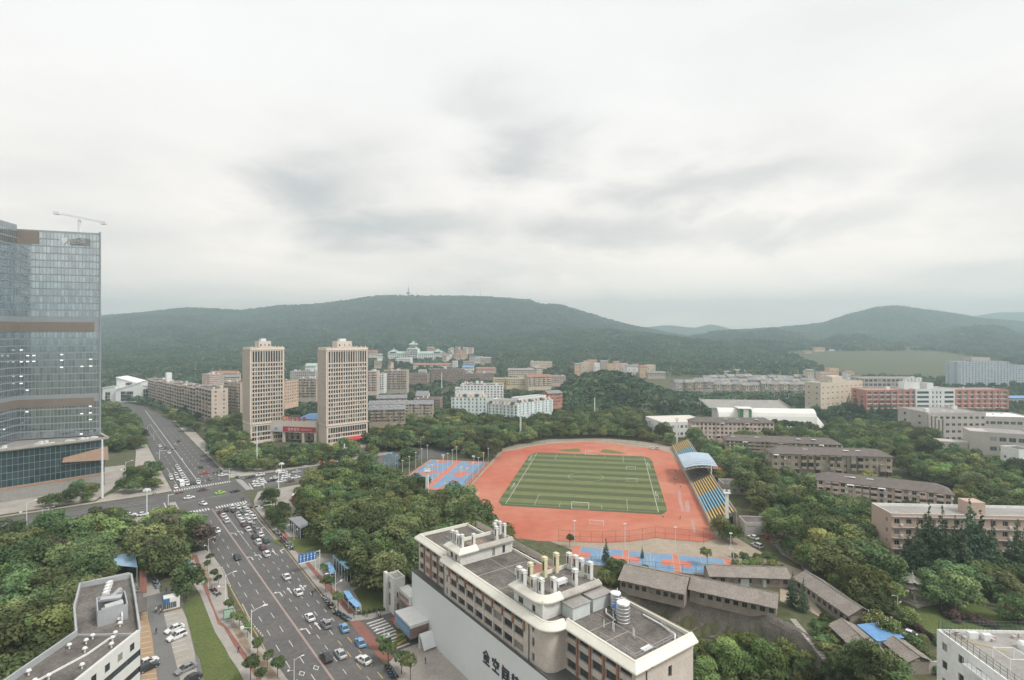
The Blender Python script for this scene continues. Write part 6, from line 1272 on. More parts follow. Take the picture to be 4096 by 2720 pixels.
# grey-roofed village terraces right of the knoll
rr = random.Random(23)
for row, (yt, yb, Y, x0, x1, n) in enumerate(((548,640,690,600,2290,15),(512,600,745,820,2300,14),(470,560,810,930,2200,13))):
    for i in range(n):
        xl = x0+(x1-x0)*i/n; xr = x0+(x1-x0)*(i+.93)/n; dy = rr.uniform(-10, 12)-(25 if row == 0 and i < 4 else 0)+(14 if row == 0 and 4 <= i < 9 else 0)
        b = far('terrace_house', 'pale village house with wide grey tiled roof and gable front', 'Q', xl, xr, yt+dy, yb+dy, Y, 13, 3, 5, W_['tan' if i % 3 else 'grey'], rr.uniform(-3, 3), roof='gable', rise=3.2, rmat=roof_lt if i % 2 else roof_gr, group='terraced village houses', sides='f', ww=1.6, nv=1)
        w_ = (xr-xl)*.3388/FPX*Y; h = (yb-yt)*.3388/FPX*Y; q = MB(); q.poly([(w_*.35,-.5,h*.3),(w_*.65,-.5,h*.3),(w_*.65,-.5,h+1.2),(w_*.5,-.5,h+2.8),(w_*.35,-.5,h+1.2)]); q.quad((w_*.65,-.5,h*.3),(w_*.65,3,h*.3),(w_*.65,3,h+1.2),(w_*.65,-.5,h+1.2)); b.add('gable_front', q, W_['cream']); q = MB(); q.quad((w_*.44,-.56,h*.6),(w_*.56,-.56,h*.6),(w_*.56,-.56,h*.95),(w_*.44,-.56,h*.95)); b.add('gable_window', q, gl_far); b.done()
FOOT.append([(185,648),(400,648),(420,850),(185,850)])
# gymnasium with curved white shell
gy = Bld('gymnasium', 'white sports hall with curved shell roof and green-sided glass entrance', 'hall', tuple(PY('Q',1110,950,455))[:2]+(0,), rzof(PY('Q',1110,950,455), PY('Q',2230,1010,447))); kx = .3388*452/FPX; Lg = 1110*kx; shell = mat('white_shell_roof', (.80,.78,.73), .55, var=.04, scale=.1)
prof = [(0,0),(.2,4),(.9,8),(2.2,11.2),(4.4,13.6),(8,14.8),(12,15.6),(24,19.5)]
q = MB()
for (y0, z0_), (y1, z1_) in zip(prof[:6], prof[1:6]):
    for k in range(12): q.quad((Lg*k/12,y0,z0_),(Lg*(k+1)/12,y0,z0_),(Lg*(k+1)/12,y1,z1_),(Lg*k/12,y1,z1_))
gy.add('shell_roof', q, shell)
q = MB(); y0, z0_ = prof[5]
for k in range(10): q.quad((-6+Lg*.86*k/10,y0-.5,z0_-.3),(-6+Lg*.86*(k+1)/10,y0-.5,z0_-.3),(-11+Lg*.86*(k+1)/10,24,20.5),(-11+Lg*.86*k/10,24,20.5))
gy.add('upper_roof', q, roof_lt)
q = MB(); q.poly([(-6,y0-.6,z0_),(-11,24,20.8),(-11,24,22),(-7,y0-1,z0_+1.1)]); q.poly([(-6+Lg*.86,y0-.6,z0_),(-11+Lg*.86,24,20.8),(-11+Lg*.86,24,22),(-7+Lg*.86,y0-1,z0_+1.1)][::-1]); q.poly([(-6+Lg*.86,y0-.6,z0_),(-11+Lg*.86,24,20.8),(-11+Lg*.86,24,22),(-7+Lg*.86,y0-1,z0_+1.1)]); gy.add('roof_edge', q, shell)
q = MB(); q.poly([(Lg,y,z) for y, z in prof[:6]]+[(Lg,24,14.8),(Lg,24,0)]); q.poly(([(0,y,z) for y, z in prof[:6]]+[(0,24,14.8),(0,24,0)])[::-1]); gy.add('end_wall', q, shell)
q = MB(); pr = [(Lg+.1,0,0),(Lg+4.5,-1,-1.5),(Lg+7.5,3,-2.5)]; q.poly([(Lg-6,-.3,.2),(Lg+2,-.6,-.8),(Lg+8,2,-2.2),(Lg+.1,6,11)]); gy.add('shell_tail', q, shell)
x0 = 215*kx; gy.addbox('entrance_block', x0+3.6, x0+7.6, -3.2, 8, -1, 15.4, W_['white']); gg = mat('green_glass_panel', (.12,.26,.10), .3, var=.2, scale=.5, spec=.6)
gy.addbox('green_glazing', x0+.8, x0+3.5, -2.6, 7.5, -1, 14.6, gg); gy.addbox('green_glazing', x0+7.7, x0+10.2, -2.6, 7.5, -1, 14.6, gg); gy.addbox('entrance_roof', x0-.4, x0+11.4, -3.8, 8.4, 15.5, 16.0, shell)
gy.addbox('terrace_slab', -10, Lg+2, -5, -.2, -6, -.4, W_['white']); gy.foot(-12, Lg+8, -6, 25); gyo = gy.done(); gyo.scale = (1, 1, .86); gyo.location.z = .6
b = far('flat_hall', 'flat-roofed white hall with square windows beside the sports hall', 'Q', 440, 1000, 1010, 1180, 400, 30, 2, 11, wt, 6, rmat=mat('cream_flat_roof', (.66,.61,.54), .8, var=.05), ww=1.9, wh=2.0, nv=2, g=gl, par=.5, sill=1.2); b.done()
# old dormitory rows with brown tile roofs
dm = W_['dorm']
def dorm(label, k, xl, xr, yt, yb, Y, depth, nf, nbay, skew, seed, wallm=None, hip=5.0):
    A = PY(k, xl, yb, Y); B_ = PY(k[0] if len(k) == 1 else k[1], xr, yb if len(k) == 1 else skew[1], Y+(skew if len(k) == 1 else skew[0])); h = (yb-yt)*ZM[k[0]][2]/FPX*Y; z0 = A.z; A.z = 0
    b = slab('dormitory', label, A, B_, depth, h, nf, nbay, wallm or dm, 1.5, 1.6, roof='gable', rmat=roof_br, rise=2.6, z0=z0, group='old dormitory rows', g=gl, nv=2, hip=hip, side_b=2); Ln = math.dist(A[:2], B_[:2]); rr = random.Random(seed); fh = h/nf
    for i in range(nbay):
        t = rr.random(); x = Ln*(i+.5)/nbay
        if t < .45:
            for f in range(nf):
                if rr.random() < .75:
                    q = MB(); q.box(-1.1,1.1,-1.1,-.03,.0,1.0,0); q.box(-1.1,1.1,-1.1,-.03,fh*.88,fh*.95,0)
                    if rr.random() < .6: q.box(-1.05,1.05,-1.0,-.03,1.0,fh*.88,1)
                    b.add('balcony', q, [wallm or dm, gl], (x, 0, f*fh))
        elif t < .75:
            for f in range(nf): b.addbox('air_conditioner', x+.85, x+1.6, -.45, -.03, f*fh+.7, f*fh+1.25, white_steel)
        if rr.random() < .22: q = MB(); q.quad((-1.3,-1.2,0),(1.3,-1.2,0),(1.3,-.03,.5),(-1.3,-.03,.5)); b.add('rain_hood', q, white_steel, (x, 0, h-.4))
    for i in range(max(2, int(Ln/14))):
        x = rr.uniform(3, Ln-3); q = MB(); q.box(-.9,.9,-.6,.6,0,.9,0); q.box(-1.2,1.2,-.8,.8,.92,1.02,1); b.add('roof_tank', q, [roof_br, white_steel], (x, depth*rr.uniform(.2,.4), h+1.1))
    for i in range(max(2, int(Ln/12))): q = MB(); q.tube((0,-.1,-1),(0,-.1,h),.07,n=5); b.add('drain_pipe', q, white_steel if rr.random() < .5 else ledge_m, (Ln*(i+.5)/max(2, int(Ln/12)), 0, 0))
    return b.done()
dorm('weathered dormitory with pink end wall just behind the grandstand trees', 'Q', 785, 1760, 1000, 1200, 385, 11, 4, 20, -4, 51, W_['pink'])
dorm('long low brown-roofed dormitory half buried in the trees', 'Q', 1190, 2560, 1215, 1330, 330, 11, 3, 26, -14, 53); dorm('brown-roofed dormitory with cluttered balconies and white frames', 'S', 1110, 2480, 470, 700, 280, 11, 3, 17, -8, 54); dorm('pinkish dormitory wing with wavy brown eaves in front of the cluttered one', 'S', 1620, 3170, 770, 960, 236, 11, 3, 17, -22, 55, W_['pink'])
# right-hand campus
b = far('campus_block', 'long red and white teaching block with horizontal window bands', 'R', 690, 2200, 560, 800, 505, 20, 5, 22, W_['red'], 4, rmat=roof_lt, ww=4.2, wh=2.2, g=gl_b, nv=4, cl=4, seed=60); kx = .3795*505/FPX; h = 240*kx
b.box((530*kx, 955*kx, -1.2, 18, -4, h+1.0), wt, {'f': ([(1.5,12.5),(15.5,16.9),(19.2,20.6),(22.5,23.9),(27,35.5)], floors(0, 5, h/5, 1.2, 2.2), 1, .4, None, gl_b)}, roof_lt, .8, foot=False); b.box((470*kx, 640*kx, 6, 14, h+.3, h+6.5), wt, {}, roof_lt, .6, foot=False); b.box((700*kx, 770*kx, 4, 12, h+1, h+6), wt, {}, roof_lt, .5, foot=False)
q = MB()
for k in range(5): q.box(500*kx+k*3.4, 500*kx+k*3.4+1.6, 8, 11, h+7.2, h+10+(k % 3))
b.add('roof_tanks', q, wt)['kind'] = 'stuff'
for f in range(5): b.addbox('white_sill_band', .2, 528*kx, -.35, -.03, f*h/5+.35, f*h/5+.85, wt); b.addbox('white_sill_band', 957*kx, 1508*kx, -.35, -.03, f*h/5+.35, f*h/5+.85, wt)
for k in range(8): b.addbox('red_pier', 530*kx*k/8+.4, 530*kx*k/8+1.5, -.5, -.03, -2, h+.3, W_['red']); b.addbox('red_pier', 960*kx+548*kx*k/8+.2, 960*kx+548*kx*k/8+1.3, -.5, -.03, -2, h+.3, W_['red'])
b.done()
b = far('campus_block', 'beige teaching block with blank end wall beside the red and white one', 'R', 218, 660, 488, 850, 520, 16, 6, 9, W_['cream'], 30, rmat=roof_lt, ww=2.0, nv=2, cl=3, seed=61, wh=1.3); b.addbox('roof_house', 22, 38, 3, 12, 32, 38, W_['cream']); b.done()
Fr('campus_block', 'unfinished concrete frame block behind the red roofs', 'R', 630, 1290, 430, 520, 640, 18, 2, 14, W_['concrete'], 0, rmat=roof_lt, ww=4, wh=3)
Fr('apartment_tower', 'wide bluish grey apartment tower standing by the right-hand hill', 'R', 1670, 2205, 262, 560, 730, 22, 13, 16, W_['bluegrey'], 0, rmat=roof_lt, ww=1.7, wh=1.6, cl=2, seed=62, nv=1); Fr('apartment_tower', 'roof storey block on top of the bluish grey tower', 'R', 1810, 2005, 215, 262, 738, 12, 1, 6, W_['concrete'], 0); Fr('apartment_tower', 'second bluish tower partly out of view behind the wide one', 'R', 2207, 2420, 300, 560, 760, 22, 11, 7, W_['bluegrey'], 0, ww=1.7, wh=1.6, nv=1)
# concrete department building with stepped terraces
cm = W_['concrete']; b = far('department_building', 'stepped concrete department building with deep windows and terraces', 'R', 1340, 1960, 800, 1090, 395, 30, 4, 10, cm, 0, rmat=roof_lt, ww=2.4, wh=1.8, g=gl, cl=5, seed=63); kx = .3795*395/FPX
for k in range(5): b.addbox('concrete_fin', k*2.6+.2, k*2.6+1.6, -1.4, -.03, -3, 290*kx-1.5*k if k < 4 else 16, cm)
b.done(); Fr('department_building', 'concrete hall with pale roof blocks beside the stepped department building', 'R', 1930, 2500, 840, 1010, 400, 26, 2, 8, cm, -6, rmat=W_['white'], ww=5, wh=2.2, g=gl_b, cl=3, seed=64)
b = far('department_building', 'low concrete wing with terrace railings in front of the department building', 'R', 1990, 2500, 1010, 1215, 345, 24, 2, 5, cm, -10, rmat=roof_lt, ww=7, wh=2.6, g=gl_b, cl=0, sill=1.4); b.addbox('blank_stair_wall', -9.5, -.05, -.4, 14, -4, 13, cm); b.addbox('terrace_wall', -32, -9.6, 2, 12, -4, 5, cm); b.done()
Fr('workshop', 'white shed wall at the campus edge beside the trees', 'T', 2210, 2400, 150, 290, 320, 12, 1, 3, wt, 0)
Fr('campus_block', 'blue-roofed block beyond the end of the red and white one', 'R', 2215, 2450, 640, 770, 560, 16, 3, 6, cm, 0, rmat=roof_blue, roof='gable', rise=1.5)
# dormitory end-wall block near the conifers
A = P('T', 755, 1500); A2 = P('T', 655, 1390); b_h = 0; rz = rzof(A, P('T', 2269, 1500)+Vector((0,-2,0))); b = Bld('dormitory_block', 'tall pinkish dormitory block with blank end wall and white parapet behind conifers', 'building', (A.x, A.y, 0), R_(-4)); h = hpx('T', 755, 1500, 895); L_ = 66
pk = mat('wall_salmon', (.52,.39,.32), .85, var=.08, scale=.15, fine=.08)
b.box((0, L_, 0, 11, -2, h), pk, {'f': (grid(L_, 18, 1.7), floors(0, 5, h/5, .9, 1.6), 2, .4, None, gl), 'l': ([(8.2,9.0)], floors(0, 5, h/5, .9, 1.4), 1, .2, None, gl)}, roof_lt, .9, pm=W_['white'])
for k in range(18):
    for f in range(5):
        if (k*7+f*3) % 3 == 0: b.addbox('air_conditioner', L_*(k+.5)/18+.9, L_*(k+.5)/18+1.7, -.5, -.03, h/5*f+.4, h/5*f+1.0, white_steel)
for f in range(1, 6): b.addbox('slab_band', .3, L_, -.5, -.03, h/5*f-.25, h/5*f-.03, W_['grey'])
b.addbox('stair_head', 26, 31, 3, 8, h, h+4, pk); b.done()
# ------------------------------------------------------------------ rock bank below the sheds
rock = mat('dark_wet_rock', (.12,.105,.093), .9, c2=(.20,.175,.152), scale=.35, fine=.4, detail=8)
mb = MB(); tp = PIT[:9]; pl = []
for a, b in zip(tp, tp[1:]):
    n = max(2, int(math.dist(a, b)/1.1))
    for k in range(n): pl.append((a[0]+(b[0]-a[0])*k/n, a[1]+(b[1]-a[1])*k/n))
M_ = 10
for i, p in enumerate(pl):
    a = pl[max(0, i-1)]; b = pl[min(len(pl)-1, i+1)]; d = Vector((b[0]-a[0], b[1]-a[1], 0)).normalized(); inn = Vector((d.y, -d.x, 0))
    for j in range(M_+1):
        q = Vector((p[0], p[1], 0))+inn*(-1.0+j*.72); nz_ = noise.fractal(Vector((q.x*.5, q.y*.5, j*.3)), 1.0, 2.0, 4); mb.v.append((q.x+nz_*.25, q.y+nz_*.25, gh(q.x, q.y)+.22+nz_*.35*(.3 if j < 1 else 1)))
for i in range(len(pl)-1):
    for j in range(M_): a = i*(M_+1)+j; mb.f.append((a, a+1, a+M_+2, a+M_+1)); mb.m.append(0)
struct('rock_bank', mb, rock)
# ------------------------------------------------------------------ long sheds with corrugated roofs
corr = mat('weathered_corrugated_roof', (.33,.288,.255), .95, c2=(.25,.218,.193), scale=.3, fine=.3, detail=8); shedw = mat('stained_shed_plaster', (.40,.345,.30), .95, c2=(.27,.225,.195), scale=.4, fine=.2); brick_r = mat('red_brick_wall', (.30,.13,.085), .9, var=.2, scale=1.2)
def shed(label, a, b, width, ze, zr, nwin=6, wall=None, m=None, seed=0, doors=()):
    rz = rzof(a, b); Ln = math.dist(a[:2], b[:2]); s = Bld('shed', label, 'shed', (a[0], a[1], 0), rz); m = m or corr; rr = random.Random(seed); over = .9; w0 = over
    s.box((.4, Ln-.4, w0, width-over, -1, ze-.15), wall or shedw, {'f': (grid(Ln-.8, nwin, 1.3), [(1.0, 2.3)], 2, .2, frame_d, gl)} if nwin else {}, roof_dk, 0.0)
    n = max(4, int(Ln/1.15)); ym = width/2
    for sd in (0, 1):                     # corrugated sheets laid side by side, each a little uneven
        for k in range(n):
            x0, x1 = Ln*k/n, Ln*(k+1)/n-.02; dz = rr.uniform(-.05, .05); q = MB(); y0, y1 = (0, ym) if sd == 0 else (width, ym)
            A_, B_, C_, D_ = (x0,y0,ze+dz),(x1,y0,ze+dz),(x1,y1,zr+dz),(x0,y1,zr+dz)
            if sd: A_, B_, C_, D_ = B_, A_, D_, C_
            q.quad(A_, B_, C_, D_); q.quad(*[(p[0],p[1],p[2]-.07) for p in (D_, C_, B_, A_)]); q.quad((A_[0],A_[1],A_[2]-.07),(B_[0],B_[1],B_[2]-.07),B_,A_); s.add('roof_sheet', q, m)
    q = MB(); q.bar((0,ym,zr+.06),(Ln,ym,zr+.06),.3,.12); s.add('ridge_cap', q, m)
    i = s.mi(wall or shedw)
    for x in (.4, Ln-.4):
        pts = [(x,w0,ze-.2),(x,width-over,ze-.2),(x,ym,zr-.15)]; s.mb.poly(pts, i); s.mb.poly(pts[::-1], i)
    for x0, x1 in doors: s.addbox('door', x0, x1, w0-.06, w0-.02, 0, 2.2, pale)
    return s
a, b = P('U',195,465,3.2), P('U',935,630,3.2); r0 = P('U',290,290,5.6); d = (b-a); d.z = 0; d.normalize(); e = Vector((-d.y, d.x, 0)); wd = 2*(r0-a).dot(e)
s1 = shed('large shed with wide weathered corrugated roof above the dark rock bank', a, b, wd, 3.2, 5.6, 9, seed=1); s1.done()
a, b = P('U',965,572,3.0), P('U',1955,785,3.0); r0 = P('U',1025,425,5.0); d = (b-a); d.z = 0; d.normalize(); e = Vector((-d.y, d.x, 0)); wd = max(7, 2*(r0-a).dot(e))
s2 = shed('long shed with corrugated roof and broken white patches beside the large one', a, b, wd, 3.0, 5.0, 10, seed=2); s2.done()
a, b = P('U',1200,428,3.0), P('U',2120,460,3.0); wd = 8.5
s3 = shed('low shed with pale doors and dark windows behind the broken-roofed shed', a, b, wd, 3.0, 4.8, 9, seed=3, doors=((9.5,12),(16,17))); s3.done()
def dshed(label, k, pe0, pe1, width, ze, zr, **kw): a, b = P(k, *pe0, ze), P(k, *pe1, ze); return shed(label, a, b, width, ze, zr, **kw)
dshed('long shed running away from the cypress pair with windows under its eave', 'V', (470,440), (1085,870), 8.0, 3.4, 5.4, nwin=10, seed=4).done()
dshed('shed with red brick side wall below the pair of cypresses', 'V', (850,955), (1200,1290), 7.0, 3.0, 4.6, nwin=4, wall=brick_r, seed=5).done()
dshed('narrow shed with grey walls behind the stone gate piers', 'V', (1440,1140), (1740,1375), 6.0, 3.0, 4.2, nwin=5, seed=6).done()
dshed('small grey-roofed shed beside the stone gate piers', 'V', (1180,1290), (1380,1400), 6.5, 3.0, 4.2, nwin=0, seed=7).done()
bs = Bld('blue_roofed_shed', 'shed with bright blue sheet roof between the brown sheds', 'shed', tuple(P('V',1195,960,3.4))[:2]+(0,), rzof(P('V',1195,960,3.4), P('V',1410,1130,3.4))); L_ = math.dist(P('V',1195,960,3.4)[:2], P('V',1410,1130,3.4)[:2]); bs.box((0,L_,0,6,-1,3.2), W_['bluegrey'], {}, roof_dk, 0.0); q = MB(); q.quad((-.3,-.3,3.3),(L_+.3,-.3,3.3),(L_+.3,6.3,4.0),(-.3,6.3,4.0)); q.quad((-.3,-.3,3.15),(L_+.3,-.3,3.15),(L_+.3,-.3,3.3),(-.3,-.3,3.3)); bs.add('blue_roof', q, roof_blue); bs.done()
gp_ = thing('gate_piers', 'pair of pale stone gate piers with low walls at the lane end', 'gate', tuple(P('V',1570,1490))); 
for x in (-.5, 4.6): q = MB(); q.box(x,x+.9,-.5,.5,0,3.0); q.box(x-.15,x+1.05,-.65,.65,3.0,3.3); part('pier', q, W_['concrete'], gp_)
q = MB(); q.box(-7,-.52,-.2,.2,0,2.2); q.box(-7.1,-.52,-.3,.3,2.2,2.4); part('wall', q, W_['concrete'], gp_); q = MB(); q.box(.42,4.58,-.05,.05,.1,2.4); part('gate_leaf', q, roof_dk, gp_); q = MB(); q.box(5.52,11,-.2,.2,0,2.6); part('wall', q, W_['concrete'], gp_)
sheet('yard', pix('V', [(330,560),(650,640),(860,930),(640,800),(330,700)]), .03, apron); sheet('lane', pix('4', [(3130,2220),(3200,2260),(3230,2300),(3290,2260),(3200,2180),(3100,2120),(3060,2140)]), .028, pave_w)
st = thing('garden_steps', 'narrow flight of pale concrete steps going down the green bank', 'steps', tuple(P('V',470,900)), rzof(P('V',470,900), P('V',790,1290)))
for k in range(16): q = MB(); q.box(k*1.15,k*1.15+.95,-.75,.75,-.35,-.02); part('step', q, pave_w, st, (0,0,.15-.10*k*0))
# ------------------------------------------------------------------ white block with roof garden, lower right
rg = Bld('garden_roof_block', 'white block with planted roof terrace and wire railing beside the park', 'building', (80.2, 104.6, 0), R_(-92.0)); wl = W_['white']
# local x runs towards the camera, y to the right
rg.box((0, 55, 0, 30, -2, 20), wl, {'f': (grid(55, 14, 1.3), floors(0, 6, 3.3, .9, 1.5), 1, .25, frame_d, gl)}, roof_lt, .5)
q = MB()
for (x0, y0), (x1, y1) in (((.2,.2),(55,.2)),((.2,.2),(.2,30))):
    for hh in (.6, 1.2, 1.8): q.bar((x0,y0,20.4+hh),(x1,y1,20.4+hh),.05)
    for k in range(40): x = x0+(x1-x0)*k/40; y = y0+(y1-y0)*k/40; q.bar((x,y,20.4),(x,y,22.3),.05)
rg.add('railing', q, fence_m); q = MB(); q.box(8,30,-1.4,-.05,18.4,18.8); rg.add('balcony_slab', q, wl)
q = MB()
for k in range(22): q.bar((8+k,-1.3,18.8),(8+k,-1.3,20.0),.05)
q.bar((8,-1.3,20.0),(30,-1.3,20.0),.06); rg.add('balcony_rail', q, steel_g)
rr = random.Random(31)
for k in range(12): x, y = rr.uniform(1,3.2), rr.uniform(1,18); rg.addbox('plant_pot', x-.3, x+.3, y-.3, y+.3, 20, 20.5, W_['concrete'])
for x, y, w_, d_ in ((1.6,4.2,1.6,.9),(2.2,6.4,1.4,.9)): rg.addbox('air_conditioner', x, x+.8, y, y+w_, 20.0, 21.1, white_steel)
q = MB()
for x in (9, 12.5):
    for y in (3, 6.5): q.bar((x,y,20),(x,y,22.2),.1)
q.bar((9,3,22.2),(9,6.5,22.2),.1); q.bar((12.5,3,22.2),(12.5,6.5,22.2),.1); q.bar((9,3,22.2),(12.5,3,22.2),.1); q.bar((9,6.5,22.2),(12.5,6.5,22.2),.1)
rg.add('white_pergola', q, white_steel); q = MB(); q.lathe([(0,0),(.7,0),(.8,.8),(.5,1.3),(0,1.4)], 12); rg.add('round_tank', q, white_steel, (5.2, 11.2, 20)); q = MB(); q.bar((3,2.5,20.06),(6.5,7.5,20.06),.12); rg.add('orange_pipe', q, paint_y); rg.done()
# ------------------------------------------------------------------ lower-left hotel block with ribbon windows
ZH = 20.0; lb = thing('ribbon_window_block', 'white block with dark ribbon windows and cluttered flat roof beside the car park', 'building', (-70, 103, 0)); O = Vector((-70, 103, 0))
roofp = [(-69.5,103.5),(-81,118.8),(-87.5,127.3),(-95.5,122.5),(-88.5,112),(-81,103),(-80.9,50),(-69.6,50)]; roofp = [(x-O.x, y-O.y) for x, y in roofp]
wh_p = mat('white_glazed_tile', (.72,.71,.68), .5, var=.05, scale=.4, fine=.06); dkb = glass('ribbon_glass', (.05,.06,.065), .12, .7, .4); par_m = mat('grey_parapet', (.38,.39,.40), .8, var=.12, scale=.4)
low = [(-87.5,127.3),(-92.3,133.5),(-98.5,128.9),(-95.5,122.5)]; low = [(x-O.x, y-O.y) for x, y in low]
q = MB(); n = len(roofp)
for i in range(n):
    a, b = roofp[i], roofp[(i+1) % n]
    if i == n-1: continue
    q.quad((b[0],b[1],0),(a[0],a[1],0),(a[0],a[1],ZH+1),(b[0],b[1],ZH+1))
    q.quad((a[0],a[1],0),(b[0],b[1],0),(b[0],b[1],ZH+1),(a[0],a[1],ZH+1)) if False else None
part('wall', q, wh_p, lb)
# street face: white bands with ribbon glazing between
x = .4; fz = []
q = MB(); zt_ = ZH+1.0; bands_ = [(ZH-2.6, zt_)]+[(ZH-2.6-3.1*k-3.1, ZH-2.6-3.1*k-1.25) for k in range(5)]
for z0, z1 in bands_: q.box(.30,.55,-53,.5,z0,z1)
part('white_band', q, wh_p, lb)
for k in range(5):
    z1 = ZH-2.6-3.1*k; z0 = z1-1.25
    for j in range(16): q = MB(); y1 = .4-j*3.3; q.quad((.40,y1-3.25,z0),(.40,y1,z0),(.40,y1,z1),(.40,y1-3.25,z1)); part('ribbon_window', q, dkb, lb)
for j in range(14):
    q = MB(); y = -.9-j*3.1; q.box(.50,.58,y-1.5,y-.2,ZH-1.7,ZH-.3); f = part('square_window', q, frame_w, lb); q = MB(); q.box(.56,.60,y-1.4,y-.3,ZH-1.6,ZH-.4); part('pane', q, gl, f)
q = MB(); q.poly([(p[0], p[1], ZH) for p in (roofp if sum(roofp[i][0]*roofp[(i+1) % n][1]-roofp[(i+1) % n][0]*roofp[i][1] for i in range(n)) > 0 else roofp[::-1])]); part('roof', q, felt, lb)
def parap(pts, z, h, t=.35, name='parapet', m=par_m):
    q = MB()
    for a, b in zip(pts, pts[1:]): q.bar((a[0],a[1],z+h/2),(b[0],b[1],z+h/2),t,h)
    return part(name, q, m, lb)
parap(roofp[:4], ZH, 1.1); parap([roofp[3], roofp[4], roofp[5], roofp[6]], ZH, 1.1); parap([(x0, y0) for x0, y0 in ((.2,.3),(.2,-53))], ZH, 1.0, .3, 'parapet', wh_p)
parap([(-11.2,.0),(.0,.3)], ZH, .35, .25); parap([(roofp[5][0]+7.0,-.6),(-4.4,-6),(-9.5,-22),(-9.5,-30)], ZH, .3, .2, 'roof_kerb', white_steel)
q = MB(); q.prism(low, 0, ZH-2.5); part('lower_wing', q, wh_p, lb); q = MB(); q.poly([(p[0], p[1], ZH-2.48) for p in low[::-1]]); q.poly([(p[0], p[1], ZH-2.48) for p in low]); part('lower_roof', q, felt, lb); parap(low+[low[0]], ZH-2.5, 1.1)
# roof plant: screened enclosure, ducts, mushroom vents, pipes
q = MB(); c = [(-13.8,8.8),(-9.4,3.2),(-5.8,6.2),(-10.3,11.8)]
for a, b in zip(c, c[1:]+c[:1]): q.bar((a[0],a[1],ZH+1.5),(b[0],b[1],ZH+1.5),.2,3.0)
part('plant_screen', q, par_m, lb)
for k, (x0, y0, x1, y1, r) in enumerate(((-12.6,8.4,-9.2,9.6,.7),(-9.6,5.2,-7.6,7.4,.7),(-11.2,9.2,-12.0,12.8,.6))): q = MB(); q.tube((x0,y0,ZH+2.6),(x1,y1,ZH+2.6),r,n=10); q.tube((x0,y0,ZH),(x0,y0,ZH+2.6),r*.8,n=10); part('duct', q, inox, lb)
rr = random.Random(44)
for k in range(26):
    y = rr.uniform(-30, 12); x = rr.uniform(-10, -1.5) if y < 0 else -3-y*.6+rr.uniform(-3, 1.0); q = MB(); q.tube((0,0,0),(0,0,.7),.14,n=8); q.lathe([(0,.7),(.42,.72),(.3,.95),(0,1.05)], 10); part('roof_vent', q, chim_w, lb, (x, y, ZH))
q = MB(); q.tube((-12.6,14,ZH+1.6),(-5.6,4.4,ZH+1.6),.16,n=8); q.tube((-12.6,14,ZH),(-12.6,14,ZH+1.6),.16,n=8); q.tube((-5.6,4.4,ZH),(-5.6,4.4,ZH+1.6),.16,n=8); part('white_pipe', q, white_steel, lb)
for k in range(4): q = MB(); q.box(-17.5-k*.9,-16.7-k*.9,15.2+k*1.6,16.4+k*1.6,ZH-2.5 if k > 2 else ZH,ZH+.9); part('air_conditioner', q, white_steel, lb)
FOOT.append([(-66,106), (-84,134), (-92,136), (-101,129), (-85,100), (-84,50), (-66,50)])
# small structures by the car park
bsh = P('C', 1435, 1445, 4.2); b2 = P('C', 1725, 1470, 4.2); b3 = P('C', 1690, 1275, 4.2); b4 = P('C', 1425, 1330, 4.2)
cv = thing('bike_shelter', 'broad pale blue sheet canopy on posts among the trees by the car park', 'shelter', (bsh.x, bsh.y, 0)); q = MB(); lo = [p-Vector((bsh.x, bsh.y, 0)) for p in (bsh, b2, b3, b4)]; q.quad(*lo); q.quad(*[p-Vector((0,0,.12)) for p in reversed(lo)])
pb = mat('pale_blue_sheet', (.34,.50,.66), .5, var=.08, scale=.5, fine=.06)
for i in range(4): q.quad(lo[i]-Vector((0,0,.12)), lo[(i+1) % 4]-Vector((0,0,.12)), lo[(i+1) % 4], lo[i])
part('roof', q, pb, cv)
for p in lo: q = MB(); q.tube((p.x*.95+.2,p.y*.95,0),(p.x*.95+.2,p.y*.95,4.1),.08,n=6); part('post', q, white_steel, cv)
rb = [P('D', x, y, 2.6) for x, y in ((1752,135),(1838,130),(1842,465),(1755,470))]; rt = thing('red_roofed_shelter', 'narrow rust-red roofed shelter beside the car park lane', 'shelter', (rb[3].x, rb[3].y, 0)); lo = [p-Vector((rb[3].x, rb[3].y, 0)) for p in rb]; q = MB(); q.quad(lo[3], lo[2], lo[1], lo[0]); q.quad(*[p-Vector((0,0,.15)) for p in (lo[0], lo[1], lo[2], lo[3])])
for i in range(4): q.quad(lo[i]-Vector((0,0,.15)), lo[i-1]-Vector((0,0,.15)), lo[i-1], lo[i])
part('roof', q, mat('rust_red_sheet', (.22,.095,.07), .8, var=.15, scale=.6), rt)
for p in lo: q = MB(); q.tube((p.x,p.y,0),(p.x,p.y,2.5),.07,n=6); part('post', q, steel_g, rt)
dk = [P('D', x, y, 3.2) for x, y in ((1722,545),(1852,525),(1850,690),(1735,720))]; rt = thing('dark_canopy', 'small dark flat canopy over the entrance beside the orange parking bays', 'canopy', (dk[3].x, dk[3].y, 0)); lo = [p-Vector((dk[3].x, dk[3].y, 0)) for p in dk]; q = MB(); q.quad(lo[3], lo[2], lo[1], lo[0]); q.quad(*[p-Vector((0,0,.2)) for p in lo])
for i in range(4): q.quad(lo[i]-Vector((0,0,.2)), lo[i-1]-Vector((0,0,.2)), lo[i-1], lo[i])
part('roof', q, roof_dk, rt)
for p in lo: q = MB(); q.tube((p.x,p.y,0),(p.x,p.y,3.1),.07,n=6); part('post', q, steel_g, rt)
